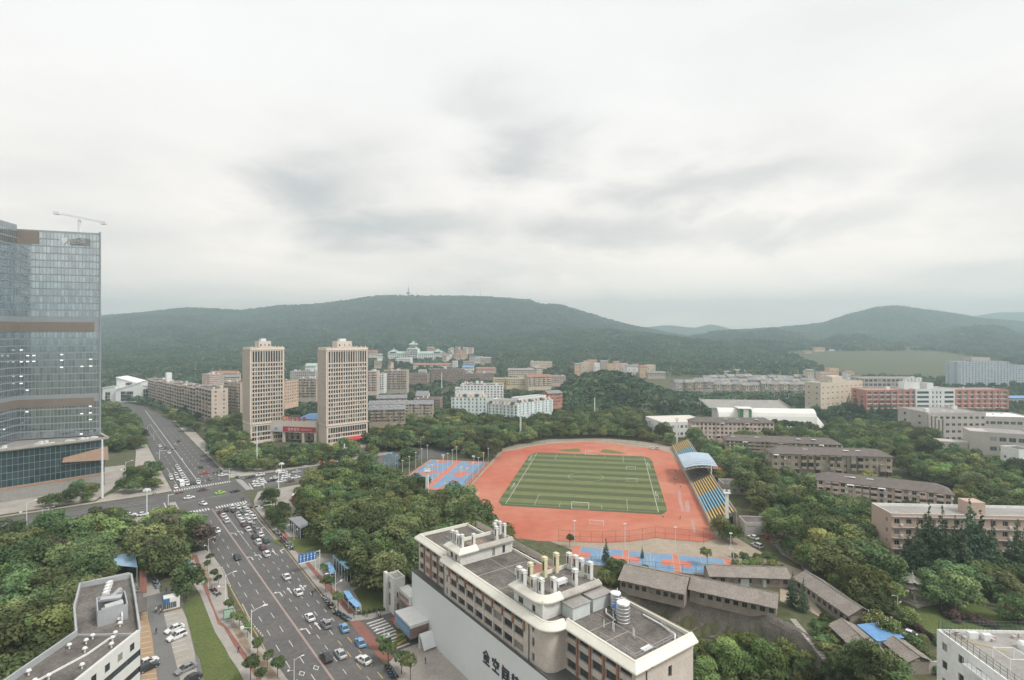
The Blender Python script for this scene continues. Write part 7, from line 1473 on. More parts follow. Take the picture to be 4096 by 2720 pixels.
# kiosk on the car park
ko = P('G', 172, 715); kr = P('G', 375, 665); ki = Bld('kiosk', 'white sales kiosk with blue corner panel standing on the car park', 'kiosk', (ko.x, ko.y, 0), rzof(ko, kr)); L_ = math.dist(ko[:2], kr[:2])
ki.box((0, L_, 0, 3.0, 0, 2.9), wh_p, {'f': (grid(L_*.72, 3, 1.5), [(.5,2.2)], 1, .12, frame_w, gl_b)}, wh_p, .15); ki.addbox('blue_panel', -.06, 1.4, -.08, -.02, 2.2, 3.4, mat('blue_panel', (.05,.17,.36), .5)); ki.addbox('blue_panel', -.08, -.02, -.06, 3.0, 0, 3.4, mat('blue_panel', (.05,.17,.36), .5)); ki.addbox('brown_plinth', -.3, L_+.3, -.5, -.03, 0, .35, mat('brown_deck', (.23,.14,.09), .9)); ki.addbox('roof_board', 0, L_, .3, 2.8, 3.06, 3.4, wh_p); ki.done()
# parking bays
bay_o = mat('orange_bay_paving', (.44,.29,.17), .9, c2=(.36,.25,.16), scale=.8, fine=.15); pk_ = sheet('parking_bays', pix('D', [(1738,740),(1835,705),(1905,1000),(1975,1568),(1990,1700),(1775,1700),(1762,1100)]), .04, bay_o)
for k in range(13):
    yl = 765+k*66; xr = 1845+k*10.5; a, b = P('D', 1745 if k < 5 else 1768, yl+18), P('D', xr, yl-8); d = (b-a).normalized(); s = Vector((-d.y, d.x, 0))*.08; q = MB(); q.quad(*[p+Vector((0,0,.048)) for p in (a-s, b-s, b+s, a+s)]); part('bay_line', q, paint, pk_)
pk2 = sheet('parking_bays', pix('G', [(170,730),(400,670),(460,800),(560,1230),(600,1568),(380,1568),(270,1130)]), .036, pave)
for k in range(15):
    f = k/14; a, b = P('G', 180+f*200, 760+f*810), P('G', 345+f*220, 725+f*780); d = (b-a).normalized(); s = Vector((-d.y, d.x, 0))*.08; q = MB(); q.quad(*[p+Vector((0,0,.046)) for p in (a-s, b-s, b+s, a+s)]); part('bay_line', q, paint_y if k in (9, 10) else paint, pk2)
# ------------------------------------------------------------------ park pavilion
pc = P('W', 752, 598); pv = thing('garden_pavilion', 'stone garden pavilion with double upswept roof on a paved platform', 'pavilion', (pc.x, pc.y, 0), R_(20)); stn = mat('pale_stone', (.46,.42,.36), .9, var=.15, scale=.6, fine=.15)
q = MB(); q.box(-4,4,-4,4,0,.45); q.box(-3,3,-3,3,.45,.9); part('platform', q, stn, pv)
for a in (-1.7, 1.7):
    for c in (-1.7, 1.7): q = MB(); q.tube((a,c,.9),(a,c,4.2),.28,n=8); part('column', q, stn, pv)
def curved_roof(z, R0, R1, h, lift):
    q = MB(); n = 4; st_ = 5
    for i in range(4):
        a0 = math.pi/4+i*math.pi/2; a1 = a0+math.pi/2
        for j in range(st_):
            for m in range(6):
                def pt(f, g):
                    r = R1+(R0-R1)*(1-f); p0 = Vector((math.cos(a0)*r, math.sin(a0)*r, 0)); p1 = Vector((math.cos(a1)*r, math.sin(a1)*r, 0)); p = p0.lerp(p1, g); p.z = z+h*f**1.7+lift*(1-f)**3*(abs(g-.5)*2)**3; return p
                q.quad(pt(j/st_, m/6), pt(j/st_, (m+1)/6), pt((j+1)/st_, (m+1)/6), pt((j+1)/st_, m/6))
    return q
tlm = mat('grey_glazed_tile', (.40,.37,.33), .8, var=.15, scale=1.0)
q = curved_roof(4.1, 4.4, 1.6, 1.1, .7); part('lower_roof', q, tlm, pv); q = MB(); q.box(-1.3,1.3,-1.3,1.3,4.3,5.6); part('upper_frame', q, stn, pv); q = curved_roof(5.5, 3.6, .25, 1.7, .8); part('upper_roof', q, tlm, pv); q = MB(); q.lathe([(.25,7.1),(.35,7.4),(.15,7.7),(.05,8.3)], 8); part('finial', q, tlm, pv)
sheet('park_path', pix('W', [(480,490),(700,560),(870,630),(700,650),(560,560)]), .03, pave_w); sheet('park_lawn', pix('W', [(430,590),(560,560),(700,652),(880,645),(1100,740),(1500,640),(1800,760),(2099,900),(2099,1040),(1100,930),(1000,1080),(760,930),(640,760)]), .028, grass)
# ------------------------------------------------------------------ cars
def carmat(n, c): return mat('car_'+n, c, .35, var=.04, scale=1, spec=.5)
CARC = {'white': carmat('white', (.74,.74,.73)), 'black': carmat('black', (.035,.035,.038)), 'grey': carmat('grey', (.25,.25,.26)), 'blue': carmat('blue', (.18,.36,.58)), 'green': carmat('green', (.30,.62,.05)), 'red': carmat('red', (.45,.05,.05)), 'silver': carmat('silver', (.48,.48,.48)), 'maroon': carmat('maroon', (.14,.06,.06)), 'dgreen': carmat('dgreen', (.05,.10,.09))}
tyre = mat('tyre', (.03,.03,.03), .9); rim = mat('wheel_rim', (.45,.45,.46), .4, metal=.5); cgl = glass('car_glass', (.035,.04,.045), .08, .8, .2); hl = mat('headlight_lens', (.70,.72,.72), .2, spec=.8); tl = mat('tail_light', (.40,.03,.03), .3)
def loft(sections, m=0):
    """sections: x, half width bottom, half width top, z bottom, z top -> closed hull"""
    mb = MB()
    for x, wb, wt_, zb, zt in sections: mb.v += [(x,-wb,zb),(x,-wb*1.0,zb+(zt-zb)*.55),(x,-wt_,zt),(x,wt_,zt),(x,wb*1.0,zb+(zt-zb)*.55),(x,wb,zb)]
    n = len(sections)
    for i in range(n-1):
        for j in range(6): a = i*6+j; b = i*6+(j+1) % 6; mb.f.append((a, b, b+6, a+6)); mb.m.append(m)
    mb.f.append((5,4,3,2,1,0)); mb.m.append(m); k = (n-1)*6; mb.f.append(tuple(range(k, k+6))); mb.m.append(m); return mb
def make_car(kind):
    t = thing('car', 'car', 'car'); suv = kind == 'suv'; h = 1.68 if suv else 1.46; bl = .98 if suv else .86; m = CARC['white']
    b = loft([(-2.25,.78,.72,.42,bl-.08),(-2.15,.88,.80,.28,bl),(-1.3,.90,.84,.22,bl+.05),(.6,.90,.84,.22,bl+.02),(1.0,.90,.82,.22,bl-.02),(1.9,.86,.76,.26,bl-.16),(2.22,.74,.64,.36,bl-.28)]); body = part('body', b, m, t)
    r0 = -1.55 if not suv else -1.95; rf = MB(); ra, rb_ = (-.95, .25) if not suv else (-1.75, .15); rf.quad((ra,-.60,h-.03),(rb_,-.60,h-.03),(rb_,.60,h-.03),(ra,.60,h-.03)); rf.quad((ra-.06,-.62,h-.06),(ra-.06,.62,h-.06),(ra,.60,h-.03),(ra,-.60,h-.03)); rf.quad((rb_,-.60,h-.03),(rb_,.60,h-.03),(rb_+.06,.62,h-.06),(rb_+.06,-.62,h-.06)); rf.quad((ra,-.64,h-.09),(rb_,-.64,h-.09),(rb_,-.60,h-.03),(ra,-.60,h-.03)); rf.quad((rb_,.64,h-.09),(ra,.64,h-.09),(ra,.60,h-.03),(rb_,.60,h-.03)); part('roof_panel', rf, m, t)
    g = MB(); x0, x1 = (-1.75, 1.05) if not suv else (-2.1, .95)
    lo = [(x0,-.80,bl+.02),(x1,-.80,bl-.01),(x1,.80,bl-.01),(x0,.80,bl+.02)]; hi = [(ra-.05,-.62,h-.07),(rb_+.05,-.62,h-.07),(rb_+.05,.62,h-.07),(ra-.05,.62,h-.07)]
    for i in range(4): g.quad(lo[i], lo[(i+1) % 4], hi[(i+1) % 4], hi[i])
    part('window_glass', g, cgl, t)
    pl_ = MB()
    for s in (-1, 1): pl_.bar((-.35,s*.815,bl),(-.35,s*.635,h-.08),.08,.04); pl_.bar((x0+.1,s*.805,bl),(ra,s*.635,h-.08),.10,.05); pl_.bar((x1-.05,s*.805,bl),(rb_+.02,s*.63,h-.08),.06,.05)
    part('pillars', pl_, m, t)
    wm_ = MB(); wm_.lathe([(0,-.1),(.33,-.1),(.33,.1),(.22,.105)], 12); wme = wm_.mesh('wheel', tyre); rm = MB(); rm.lathe([(0,.08),(.2,.085),(.2,.115),(0,.12)], 10); rme = rm.mesh('rim', rim)
    for x in (-1.4, 1.4):
        for s in (-1, 1):
            wo = link('wheel', wme, t, (x, s*.80, .33)); wo.rotation_euler = (R_(-90)*s, 0, 0); ro = link('rim', rme, wo)
    for s in (-1, 1):
        q = MB(); q.box(2.12,2.2,s*.52-.16,s*.52+.16,bl-.36,bl-.24); part('headlight', q, hl, t); q = MB(); q.box(-2.27,-2.2,s*.58-.15,s*.58+.15,bl-.24,bl-.08); part('taillight', q, tl, t)
        q = MB(); q.box(.72,.88,s*.93-.08,s*.93+.08,bl-.02,bl+.12); part('mirror', q, m, t)
    return t
SED = make_car('sedan'); SUV = make_car('suv'); used = {'s': False, 'u': False}
def car(p, rz, colr, label, group=None, kind='s', s=1.0):
    root = SED if kind == 's' else SUV; sw = {'car_white': CARC[colr]} if colr != 'white' else None
    if not used[kind] and colr == 'white': used[kind] = True; o = root; o.location = (p[0], p[1], .036); o.rotation_euler = (0, 0, rz); o['label'] = label
    else: o = dup(root, (p[0], p[1], .036), rz, label, swap=sw)
    if group: o['group'] = group
    elif 'group' in o: del o['group']
    return o
for r in (SED, SUV):                       # fill the copy table before the first car moves
    KIDS[r.name] = list(r.children)
    for c in KIDS[r.name]: KIDS[c.name] = list(c.children)
UP, DN = RZ, RZ+math.pi; CR = math.atan2(RN.y, RN.x)
def at(k, x, y): return P(k, x, y, .6)
QL = {'white': 'white car waiting in the queue before the crossing on the avenue', 'black': 'black car waiting in the queue before the crossing on the avenue', 'grey': 'grey car waiting in the queue before the crossing on the avenue', 'maroon': 'dark maroon car waiting in the queue before the crossing', 'silver': 'silver car waiting in the queue before the crossing', 'dgreen': 'dark green car waiting in the queue before the crossing'}
QU = [(1178,855,'white'),(1107,872,'white'),(1027,872,'white'),(950,905,'black'),(890,935,'maroon'),(1048,915,'black'),(1218,908,'white'),(1265,958,'white'),(1160,950,'dgreen'),(1097,958,'silver'),(918,977,'white'),(1120,992,'white'),(1207,990,'white'),(1302,998,'white'),(960,1040,'white'),(1155,1040,'white'),(1245,1042,'white'),(1180,1088,'maroon'),(1295,1098,'grey'),(1230,1146,'white'),(1345,1160,'grey'),(1387,1213,'white'),(1312,1240,'black'),(1355,1307,'white'),(1450,1290,'dgreen'),(1412,1378,'maroon'),(1462,1456,'white')]
snapn = lambda n: n
rr = random.Random(77)
for x, y, c in QU: p = at('F', x, y); car(p, UP, c, QL[c], 'cars queueing before the crossing', 'u' if rr.random() < .3 else 's')
for x, y, c, lab, z_ in ((845,1163,'white','white car coming down the empty side of the avenue below the crossing','F'),(1095,1498,'black','black car alone on the empty side of the avenue','F')): car(at(z_, x, y), DN, c, lab)
for x, y, c, lab, kd in ((1710,268,'white','white car with dark sunroof on the upper arrow lanes','s'),(1857,460,'white','white car with red tail lights beside the arrow markings','s'),(2003,775,'white','white car between the two rows of lane arrows','s')): car(at('G', x, y), UP, c, lab, None, kd)
for x, y, c, lab, kd, dz in ((560,950,'grey','grey car beside the combined arrow marking','u',0),(762,990,'blue','blue taxi pulling towards the kerb by the zebra crossing','s',-.12),(940,1152,'blue','blue taxi stopped beside the red crossing strip','s',-.12),(720,1275,'silver','silver car beside the yellow dashes','s',0),(562,1318,'black','black car next to the red centre line','u',0),(975,1342,'white','white car with greenish windscreen at the kerb of the forecourt','s',.25)): car(at('J', x, y), UP+dz, c, lab, None, kd)
for x, y, c, lab, rz in ((492,750,'white','white car crossing the junction past the lower zebra',CR+.1),(668,825,'white','white car turning in the middle of the junction',DN+.35),(882,690,'green','bright green taxi crossing the junction',CR+.12),(1070,668,'black','black car crossing behind the green taxi',CR+.1),(660,650,'maroon','dark low car crossing near the upper zebra',CR+.2)): car(at('F', x, y), rz, c, lab)
for x, y, c in ((340,360,'white'),(352,382,'white'),(370,408,'white'),(388,440,'silver'),(405,470,'white'),(420,495,'white'),(435,522,'white'),(450,550,'white'),(468,580,'white'),(258,480,'white'),(268,510,'white'),(325,460,'white'),(335,490,'silver'),(348,520,'white'),(325,620,'white'),(605,540,'silver'),(605,562,'white'),(530,570,'black')):
    car(at('F', x, y), DN, c, {'white':'white car waiting above the upper zebra crossing beside the minibus','silver':'silver car waiting above the upper zebra crossing beside the minibus','black':'black car waiting above the upper zebra crossing'}[c], 'cars waiting above the crossing')
for k, x, y, c, d, lab in (('F',125,105,'white',DN,'white car coming down the far avenue beyond the crossing'),('F',240,188,'white',DN,'white car nearing the lane arrows on the far avenue'),('F',200,128,'dgreen',DN,'dark teal car coming down the far avenue'),('F',315,90,'silver',UP,'silver car climbing the far avenue'),('F',360,45,'black',UP,'black van-like car climbing the far avenue'),('F',635,368,'black',UP,'black car leaving the junction up the far avenue'),('F',755,512,'grey',UP,'grey car just past the upper zebra crossing'),('F',915,468,'white',CR,'white car with blue sticker turning at the far corner of the junction'),('F',960,445,'grey',CR,'grey car behind the white one at the far corner'),('F',690,440,'red',CR,'red tricycle-like car at the far corner of the junction')): car(at(k, x, y), d, c, lab)
for x, y, c in ((1345,540,'white'),(1370,528,'white'),(1385,550,'white'),(1340,572,'white'),(1400,572,'white'),(1360,598,'white'),(1530,535,'black'),(1558,505,'white'),(1645,545,'white'),(1380,465,'white'),(1670,435,'white'),(1705,470,'white'),(1700,497,'white'),(1825,497,'white'),(1835,428,'silver'),(1755,545,'maroon'),(1255,495,'black')):
    car(at('F', x, y), CR+math.pi+.05, c, {'white':'white car in the side street jam next to the twin towers','black':'black car in the side street jam next to the twin towers','silver':'silver car in the side street jam next to the twin towers','maroon':'maroon car in the side street jam next to the twin towers'}[c], 'cars jammed on the side street')
for x, y, lab in ((1630,810,'white car waiting on the left side street half under trees'),(1790,802,'white car waiting on the left side street behind the lamp mast')): car(at('C', x, y), CR, 'white', lab)
# parked cars
ab = math.atan2(P('G',345,890).y-P('G',200,950).y, P('G',345,890).x-P('G',200,950).x)
for k, x, y, c, lab, rz, kd in (('G',305,925,'white','white hatchback parked near the kiosk on the car park',ab+math.pi,'s'),('G',335,1020,'white','white car with black roof parked beside the white hatchback',ab+math.pi,'u'),('G',445,1425,'grey','dark grey saloon parked alone in the lower bays',ab+math.pi,'s'),('G',510,1560,'black','black car parked at the bottom of the lower bays',ab+math.pi,'s'),('D',1850,1340,'white','white car parked on the orange bays',ab,'s'),('D',1855,1410,'black','black car parked beside the white one on the orange bays',ab,'u'),('W',690,1005,'white','white car parked by the park hedge under a blossoming tree',R_(130),'s'),('S',890,1425,'white','white car parked beside the low garage wall',R_(118),'s'),('S',935,1520,'silver','grey car parked on the dusty lane below the garage',R_(112),'u'),('S',1090,1430,'red','red car under the trees beside the garage',R_(125),'s'),('P',1160,262,'white','white car parked behind the track curve by the grandstand',R_(80),'s'),('P',1222,264,'silver','silver car parked behind the track curve by the grandstand',R_(80),'s'),('R',1640,1295,'white','white car on the campus lane among trees',R_(60),'s'),('R',1225,1160,'green','bright green taxi on the campus lane',R_(130),'s'),('I',1255,240,'white','white car parked at the foot of the wider tower',R_(20),'s'),('I',1390,245,'white','white car parked among trees beyond the red awning',R_(30),'s'),('C',1660,230,'white','white car parked under the trees of the hotel forecourt',R_(110),'s'),('C',1680,280,'white','white car parked at the edge of the trees before the hotel',R_(110),'s')):
    car(P(k, x, y, .5), rz, c, lab, None, kd)
# minibus in the far queue
mp = P('F', 395, 575, 1.2); mbx = thing('minibus', 'white minibus waiting at the upper zebra crossing', 'bus', (mp.x, mp.y, .036), DN)
b = loft([(-3.4,1.0,.9,.35,2.5),(-3.2,1.05,.95,.3,2.7),(2.6,1.05,.95,.3,2.7),(3.2,1.03,.90,.3,2.2),(3.5,.95,.85,.4,1.2)]); part('body', b, CARC['white'], mbx)
for s in (-1, 1):
    for k in range(4): q = MB(); q.box(-2.9+k*1.4,-1.75+k*1.4,s*1.03-.04,s*1.03+.04,1.4,2.2); part('side_window', q, cgl, mbx)
    for x in (-2.2, 2.3): wo = MB(); wo.tube((x,s*.85,.4),(x,s*1.06,.4),.4,n=12); part('wheel', wo, tyre, mbx)
q = MB(); q.quad((3.22,-.85,1.5),(3.22,.85,1.5),(2.8,.8,2.55),(2.8,-.8,2.55)); q2 = part('windscreen', q, cgl, mbx); q2.location = (.18,0,.02)
# ------------------------------------------------------------------ scooters
def make_scooter():
    t = thing('scooter', 'scooter', 'scooter'); m = CARC['white']
    b = loft([(-.75,.10,.08,.45,.72),(-.4,.16,.14,.35,.75),(.0,.15,.12,.22,.34),(.3,.14,.10,.22,.34),(.42,.12,.08,.3,.95),(.5,.06,.05,.6,1.0)]); part('body', b, m, t)
    q = MB(); q.box(-.8,-.1,-.14,.14,.74,.84); part('seat', q, mat('black_vinyl', (.03,.03,.03), .6), t)
    q = MB(); q.bar((.42,-.33,1.05),(.42,.33,1.05),.05); q.bar((.5,0,.3),(.42,0,1.05),.06); part('handlebar', q, steel_g, t)
    w_ = MB(); w_.lathe([(0,-.05),(.22,-.05),(.22,.05),(0,.05)], 10); w_ = w_.mesh('wheel', tyre)
    for x in (-.6, .6): o = link('wheel', w_, t, (x, 0, .22)); o.rotation_euler = (R_(90), 0, 0)
    return t
SCO = make_scooter(); KIDS[SCO.name] = list(SCO.children)
for c in KIDS[SCO.name]: KIDS[c.name] = []
sc_used = [False]; rr = random.Random(5)
def scooters(k, a, b, n, label, group, rz=None, wob=.25):
    A_, B_ = P(k, *a), P(k, *b); base = math.atan2(B_.y-A_.y, B_.x-A_.x)+math.pi/2 if rz is None else rz
    for i in range(n):
        p = A_.lerp(B_, (i+rr.uniform(-.2,.2)+.5)/n); c = rr.choice(['white','white','black','red','blue','grey','silver','black']); z = .13
        if not sc_used[0]: sc_used[0] = True; o = SCO; o.location = (p.x, p.y, z); o.rotation_euler = (0,0,base); o['label'] = label; o['group'] = group
        else: dup(SCO, (p.x, p.y, z), base+rr.uniform(-wob, wob), label, group, swap={'car_white': CARC[c]})
scooters('F', (1560,1170), (1790,1390), 22, 'scooter in the long kerbside row below the grey glass pavilion', 'scooters parked beside the grey pavilion')
scooters('J', (60,30), (190,150), 10, 'scooter parked at the kerb by the lawn corner', 'scooters by the lawn corner')
scooters('J', (545,660), (640,790), 9, 'scooter parked under the kerb trees across from the blue roofs', 'scooters under the kerb trees'); scooters('J', (660,830), (820,920), 11, 'scooter parked at the rounded kerb before the zebra crossing', 'scooters at the rounded kerb')
scooters('J', (545,320), (650,420), 8, 'scooter under the small blue shelter', 'scooters under the small blue shelter'); scooters('J', (770,650), (930,830), 13, 'scooter under the long blue shelter beside the lawn', 'scooters under the long blue shelter'); scooters('J', (830,540), (990,520), 10, 'scooter in the row along the edge of the wood', 'scooters along the wood edge')
scooters('J', (1240,1430), (1330,1568), 9, 'scooter parked on the forecourt under small trees', 'scooters on the forecourt'); scooters('G', (60,330), (110,430), 8, 'scooter parked under the tree beside the car park entrance', 'scooters by the car park entrance'); scooters('G', (490,250), (540,310), 4, 'scooter beside the narrow blue shelters', 'scooters by the narrow blue shelters'); scooters('G', (770,430), (870,520), 7, 'scooter standing by the bus bay on the wide pavement', 'scooters by the bus bay'); scooters('D', (1680,350), (1740,480), 8, 'scooter parked beside the rust-red shelter', 'scooters by the rust-red shelter')
scooters('F', (1080,500), (1180,530), 7, 'scooter waiting at the far corner of the junction', 'scooters at the far corner'); scooters('F', (640,290), (850,390), 8, 'scooter by the kerb of the far avenue near the trees', 'scooters on the far kerb')
# ------------------------------------------------------------------ people: one skinned body each
skin = mat('skin', (.42,.27,.20), .7); 
def person_mesh(seed, stride, top, bottom):
    me = bpy.data.meshes.new('person'); s = stride
    V = [(0,0,.95),(0,0,1.15),(0,0,1.40),(0,0,1.50),(0,0,1.60),(.02,0,1.70), (0,.10,.92),(s*.5,.11,.50),(s*.85-.05,.11,.06),(s*.85+.14,.11,.03), (0,-.10,.92),(-s*.35,-.11,.50),(-s*.85,-.11,.08),(-s*.85+.17,-.11,.03), (0,.20,1.40),(-s*.3,.24,1.12),(-s*.3+.12,.24,.88),(-s*.3+.18,.24,.80), (0,-.20,1.40),(s*.3,-.24,1.12),(s*.3+.14,-.24,.88),(s*.3+.2,-.24,.80)]
    E = [(0,1),(1,2),(2,3),(3,4),(4,5),(0,6),(6,7),(7,8),(8,9),(0,10),(10,11),(11,12),(12,13),(2,14),(14,15),(15,16),(16,17),(2,18),(18,19),(19,20),(20,21)]
    me.from_pydata(V, E, []); o = bpy.data.objects.new('person_form', me); col.objects.link(o); md = o.modifiers.new('skin', 'SKIN'); rad = [.15,.14,.15,.06,.10,.09, .10,.075,.05,.045, .10,.075,.05,.045, .07,.05,.04,.035, .07,.05,.04,.035]
    for v, r in zip(me.skin_vertices[0].data, rad): v.radius = (r*.85 if r > .12 else r, r)
    me.skin_vertices[0].data[0].use_root = True; md2 = o.modifiers.new('sub', 'SUBSURF'); md2.levels = 1; md2.render_levels = 1
    dg = bpy.context.evaluated_depsgraph_get(); ev = bpy.data.meshes.new_from_object(o.evaluated_get(dg)); bpy.data.objects.remove(o)
    ev.materials.clear()
    for m in (skin, top, bottom, mat('dark_hair', (.02,.018,.016), .8)): ev.materials.append(m)
    for p in ev.polygons:
        z = p.center.z; side = abs(p.center.y); p.material_index = 2 if z < .98 and not (side > .19 and z > .7) else (3 if z > 1.63 else (0 if z > 1.47 or (side > .19 and z < 1.2) else 1)); p.use_smooth = True
    ev.name = 'person'; return ev
CL = [mat('cloth_white', (.68,.68,.66), .9), mat('cloth_black', (.03,.03,.035), .9), mat('cloth_navy', (.06,.08,.16), .9), mat('cloth_pink', (.50,.25,.26), .9), mat('cloth_grey', (.25,.25,.26), .9)]
PM = [person_mesh(0, .30, CL[0], CL[1]), person_mesh(1, .18, CL[1], CL[2]), person_mesh(2, .34, CL[2], CL[4]), person_mesh(3, .10, CL[3], CL[1])]
PLB = ['person in white top and dark trousers', 'person all in dark clothes', 'person in navy top and grey trousers', 'person in pink top and dark trousers']
PW = [('J',870,895,'walking beside the blue shelter',2),('J',1012,880,'walking along the lawn hedge',1),('J',1140,880,'crossing by the gate house',0),('J',1162,892,'crossing by the gate house',3),('J',1655,1400,'standing on the forecourt before the banner wall',1),('J',410,650,'crossing the avenue near the blue road sign',1),('G',205,470,'walking at the car park entrance',1),('G',72,735,'walking past the kiosk',0),('G',130,745,'standing near the kiosk',0),('G',78,1000,'walking down the car park',1),('G',1110,1235,'walking along the wide pavement',1),('F',40,730,'waiting at the left corner of the junction',1),('F',68,735,'waiting at the left corner of the junction',2),('F',1170,795,'waiting at the end of the lower zebra crossing',1),('F',1190,790,'waiting at the end of the lower zebra crossing',2),('F',1145,805,'stepping off the kerb at the lower zebra crossing',1),('F',1468,385,'walking on the plaza before the twin towers',1),('P',1288,1060,'walking at the corner of the turf',0),('P',1486,1078,'walking on the red track near the grandstand',2),('P',1438,632,'standing on the track below the canopy',0),('P',1415,625,'standing on the track below the canopy',1),('P',1430,540,'standing on the track below the far benches',3),('P',1490,715,'walking past the yellow benches',0),('P',1425,680,'standing on the track near the canopy end',3),('F',805,600,'stepping onto the upper zebra crossing',1),('J',1120,870,'waiting by the gate house kerb',2),('D',1958,720,'standing between the kiosk and the orange bays',0)]
rr = random.Random(8)
for k, x, y, what, i in PW:
    p = P(k, x, y); o = link('person', PM[i], None, (p.x, p.y, .13 if k in 'JG' else .05), rr.uniform(0, 6.28)); tag(o, PLB[i]+' '+what, 'person')
# ------------------------------------------------------------------ street lamps
def make_lamp(h, a1=2.2, a2=1.4):
    t = thing('street_lamp', 'lamp', 'street lamp'); q = MB(); q.tube((0,0,0),(0,0,h),.12,.07,n=8); q.tube((0,0,0),(0,0,.5),.2,.16,n=8); part('pole', q, white_steel, t)
    q = MB(); q.tube((0,0,h-.5),(a1*.6,0,h-.05),.05,n=6); q.tube((a1*.6,0,h-.05),(a1,0,h+.1),.05,n=6); part('arm', q, white_steel, t)
    q = MB(); i = len(q.v); q.box(a1-.05,a1+.85,-.17,.17,h+.04,h+.2); part('lamp_head', q, mat('lamp_head_white', (.80,.80,.78), .4), t)
    if a2: q = MB(); q.tube((0,0,h*.55),(-a2,0,h*.62),.04,n=6); part('lower_arm', q, white_steel, t); q = MB(); q.box(-a2-.6,-a2,-.13,.13,h*.60,h*.655); part('lower_lamp_head', q, MATS['lamp_head_white'], t)
    KIDS[t.name] = list(t.children)
    for c in KIDS[t.name]: KIDS[c.name] = []
    return t
LMP = make_lamp(8.2); first = [True]
def lamp(k, x, y, ytop, rz, label, group=None):
    p = P(k, x, y); h = hpx(k, x, y, ytop); s = max(.7, min(1.6, h/8.2))
    if first[0]: first[0] = False; o = LMP; o.location = (p.x, p.y, .1); o.rotation_euler = (0,0,rz); o.scale = (s,)*3; o['label'] = label
    else: o = dup(LMP, (p.x, p.y, .1), rz, label, group, scale=s)
    if group: o['group'] = group
TR, TLf = math.atan2(RN.y, RN.x), math.atan2(-RN.y, -RN.x)
GL_ = 'white double-armed street lamp in the kerb planting between lawn and avenue'; grp = 'double-armed lamps along the planted kerb'
for k, x, y, yt in (('G',945,600,245),('G',1272,1205,690),('G',1808,1640,1370),('F',735,1480,1340),('F',595,1110,1025)): lamp(k, x, y, yt, TR, GL_, grp)
GR_ = 'white double-armed street lamp on the pavement beside the wood and blue roofs'; grp = 'double-armed lamps on the pavement beside the wood'
for k, x, y, yt in (('F',1520,965,860),('F',1806,1285,1135),('J',447,355,165),('J',665,690,380),('J',1200,1255,995)): lamp(k, x, y, yt, TLf, GR_, grp)
grp = 'lamps along the far avenue'; lb_ = 'white street lamp along the far avenue beyond the crossing'
for k, x, y, yt, r in (('E',437,1205,1115,TLf),('E',682,1400,1295,TLf),('E',768,1475,1380,TLf),('B',1850,1210,1100,TR),('B',1930,1290,1180,TR),('B',2000,1530,1400,TR),('E',582,1180,1120,TLf),('B',1665,1270,1190,TR),('B',1710,1290,1215,TR)): lamp(k, x, y, yt, r, lb_, grp)
grp = 'lamps on the left side street'; lb_ = 'slim white street lamp on the side street before the hotel podium'
for k, x, y, yt in (('C',335,950,655),('C',528,920,800),('C',1575,390,150),('C',605,905,865)): lamp(k, x, y, yt, R_(60), lb_, grp)
grp = 'lamps on the road behind the stadium'; lb_ = 'slender twin-headed lamp above the trees behind the stadium'
for x, y, yt in ((205,920,790),(212,960,850),(428,880,755),(450,890,820),(650,870,740),(670,865,800),(890,840,715),(1300,770,690),(1765,760,670),(1930,780,660),(2148,755,650)): lamp('Q', x, y+30, yt, R_(10), lb_, grp)
for k, x, y, yt in (('O',535,270,150),('N',1750,1090,1015),('N',2055,1005,970),('N',2320,970,930),('N',690,1300,1185)): lamp(k, x, y, yt, R_(30), 'lamp post rising out of the trees beside the stadium', 'lamps in the stadium trees')
p = P('W', 572, 800); lamp('W', 572, 800, 665, R_(200), 'thin white lamp beside the park lawn'); lamp('R', 993, 1120, 1020, R_(90), 'thin white lamp on the campus lane')
# tall white masts round the junction
def tallmast(k, x, y, ytop, label, head=True, r=.22):
    p = P(k, x, y); u, v = px(*ytop) if isinstance(ytop, tuple) else px(k, x, ytop); h = CAM_H-(v-HYP)/FPX*p.y; t = thing('tall_mast', label, 'mast', (p.x, p.y, .1)); q = MB(); q.tube((0,0,0),(0,0,h),r*1.25,r*.8,n=8); part('pole', q, white_steel, t)
    if head:
        q = MB(); q.tube((0,0,h-.3),(0,0,h),.9,.9,n=10); part('head_ring', q, white_steel, t)
        for a in range(6): q = MB(); c, s = math.cos(a*1.047)*1.1, math.sin(a*1.047)*1.1; q.box(c-.3,c+.3,s-.3,s+.3,h-.9,h-.3); part('lamp_box', q, MATS['lamp_head_white'], t)
    else:
        for a in range(7): q = MB(); q.bar((-.75,0,h*.35+a*h*.085),(.75,0,h*.35+a*h*.085),.14); part('antenna_arm', q, white_steel, t)
    return t
tallmast('C', 1283, 602, ('B',1285,1285), 'tall white antenna mast in front of the hotel podium corner', False, .42)
tallmast('C', 1842, 940, 490, 'white high mast with lamp ring on the near corner of the junction'); tallmast('F', 1341, 340, ('E',1336,1100), 'tall thin white mast in front of the narrower tower', False, .3)
tallmast('F', 1613, 715, 410, 'white high mast with lamp ring at the side street corner'); tallmast('I', 870, 380, 235, 'white mast with stacked antennas by the wider tower', False, .4); tallmast('F', 1188, 265, 90, 'thin white mast on the plaza by the narrower tower', True, .2); tallmast('F', 1650, 430, 320, 'white mast with angled sign above the side street jam', True, .2)
tallmast('N', 935, 668, 415, 'lone white chimney-like mast above the trees beyond the towers', False, .5); tallmast('Y', 1371, 980, 917, 'white pole rising from the trees before the wooded knoll', False, .45)
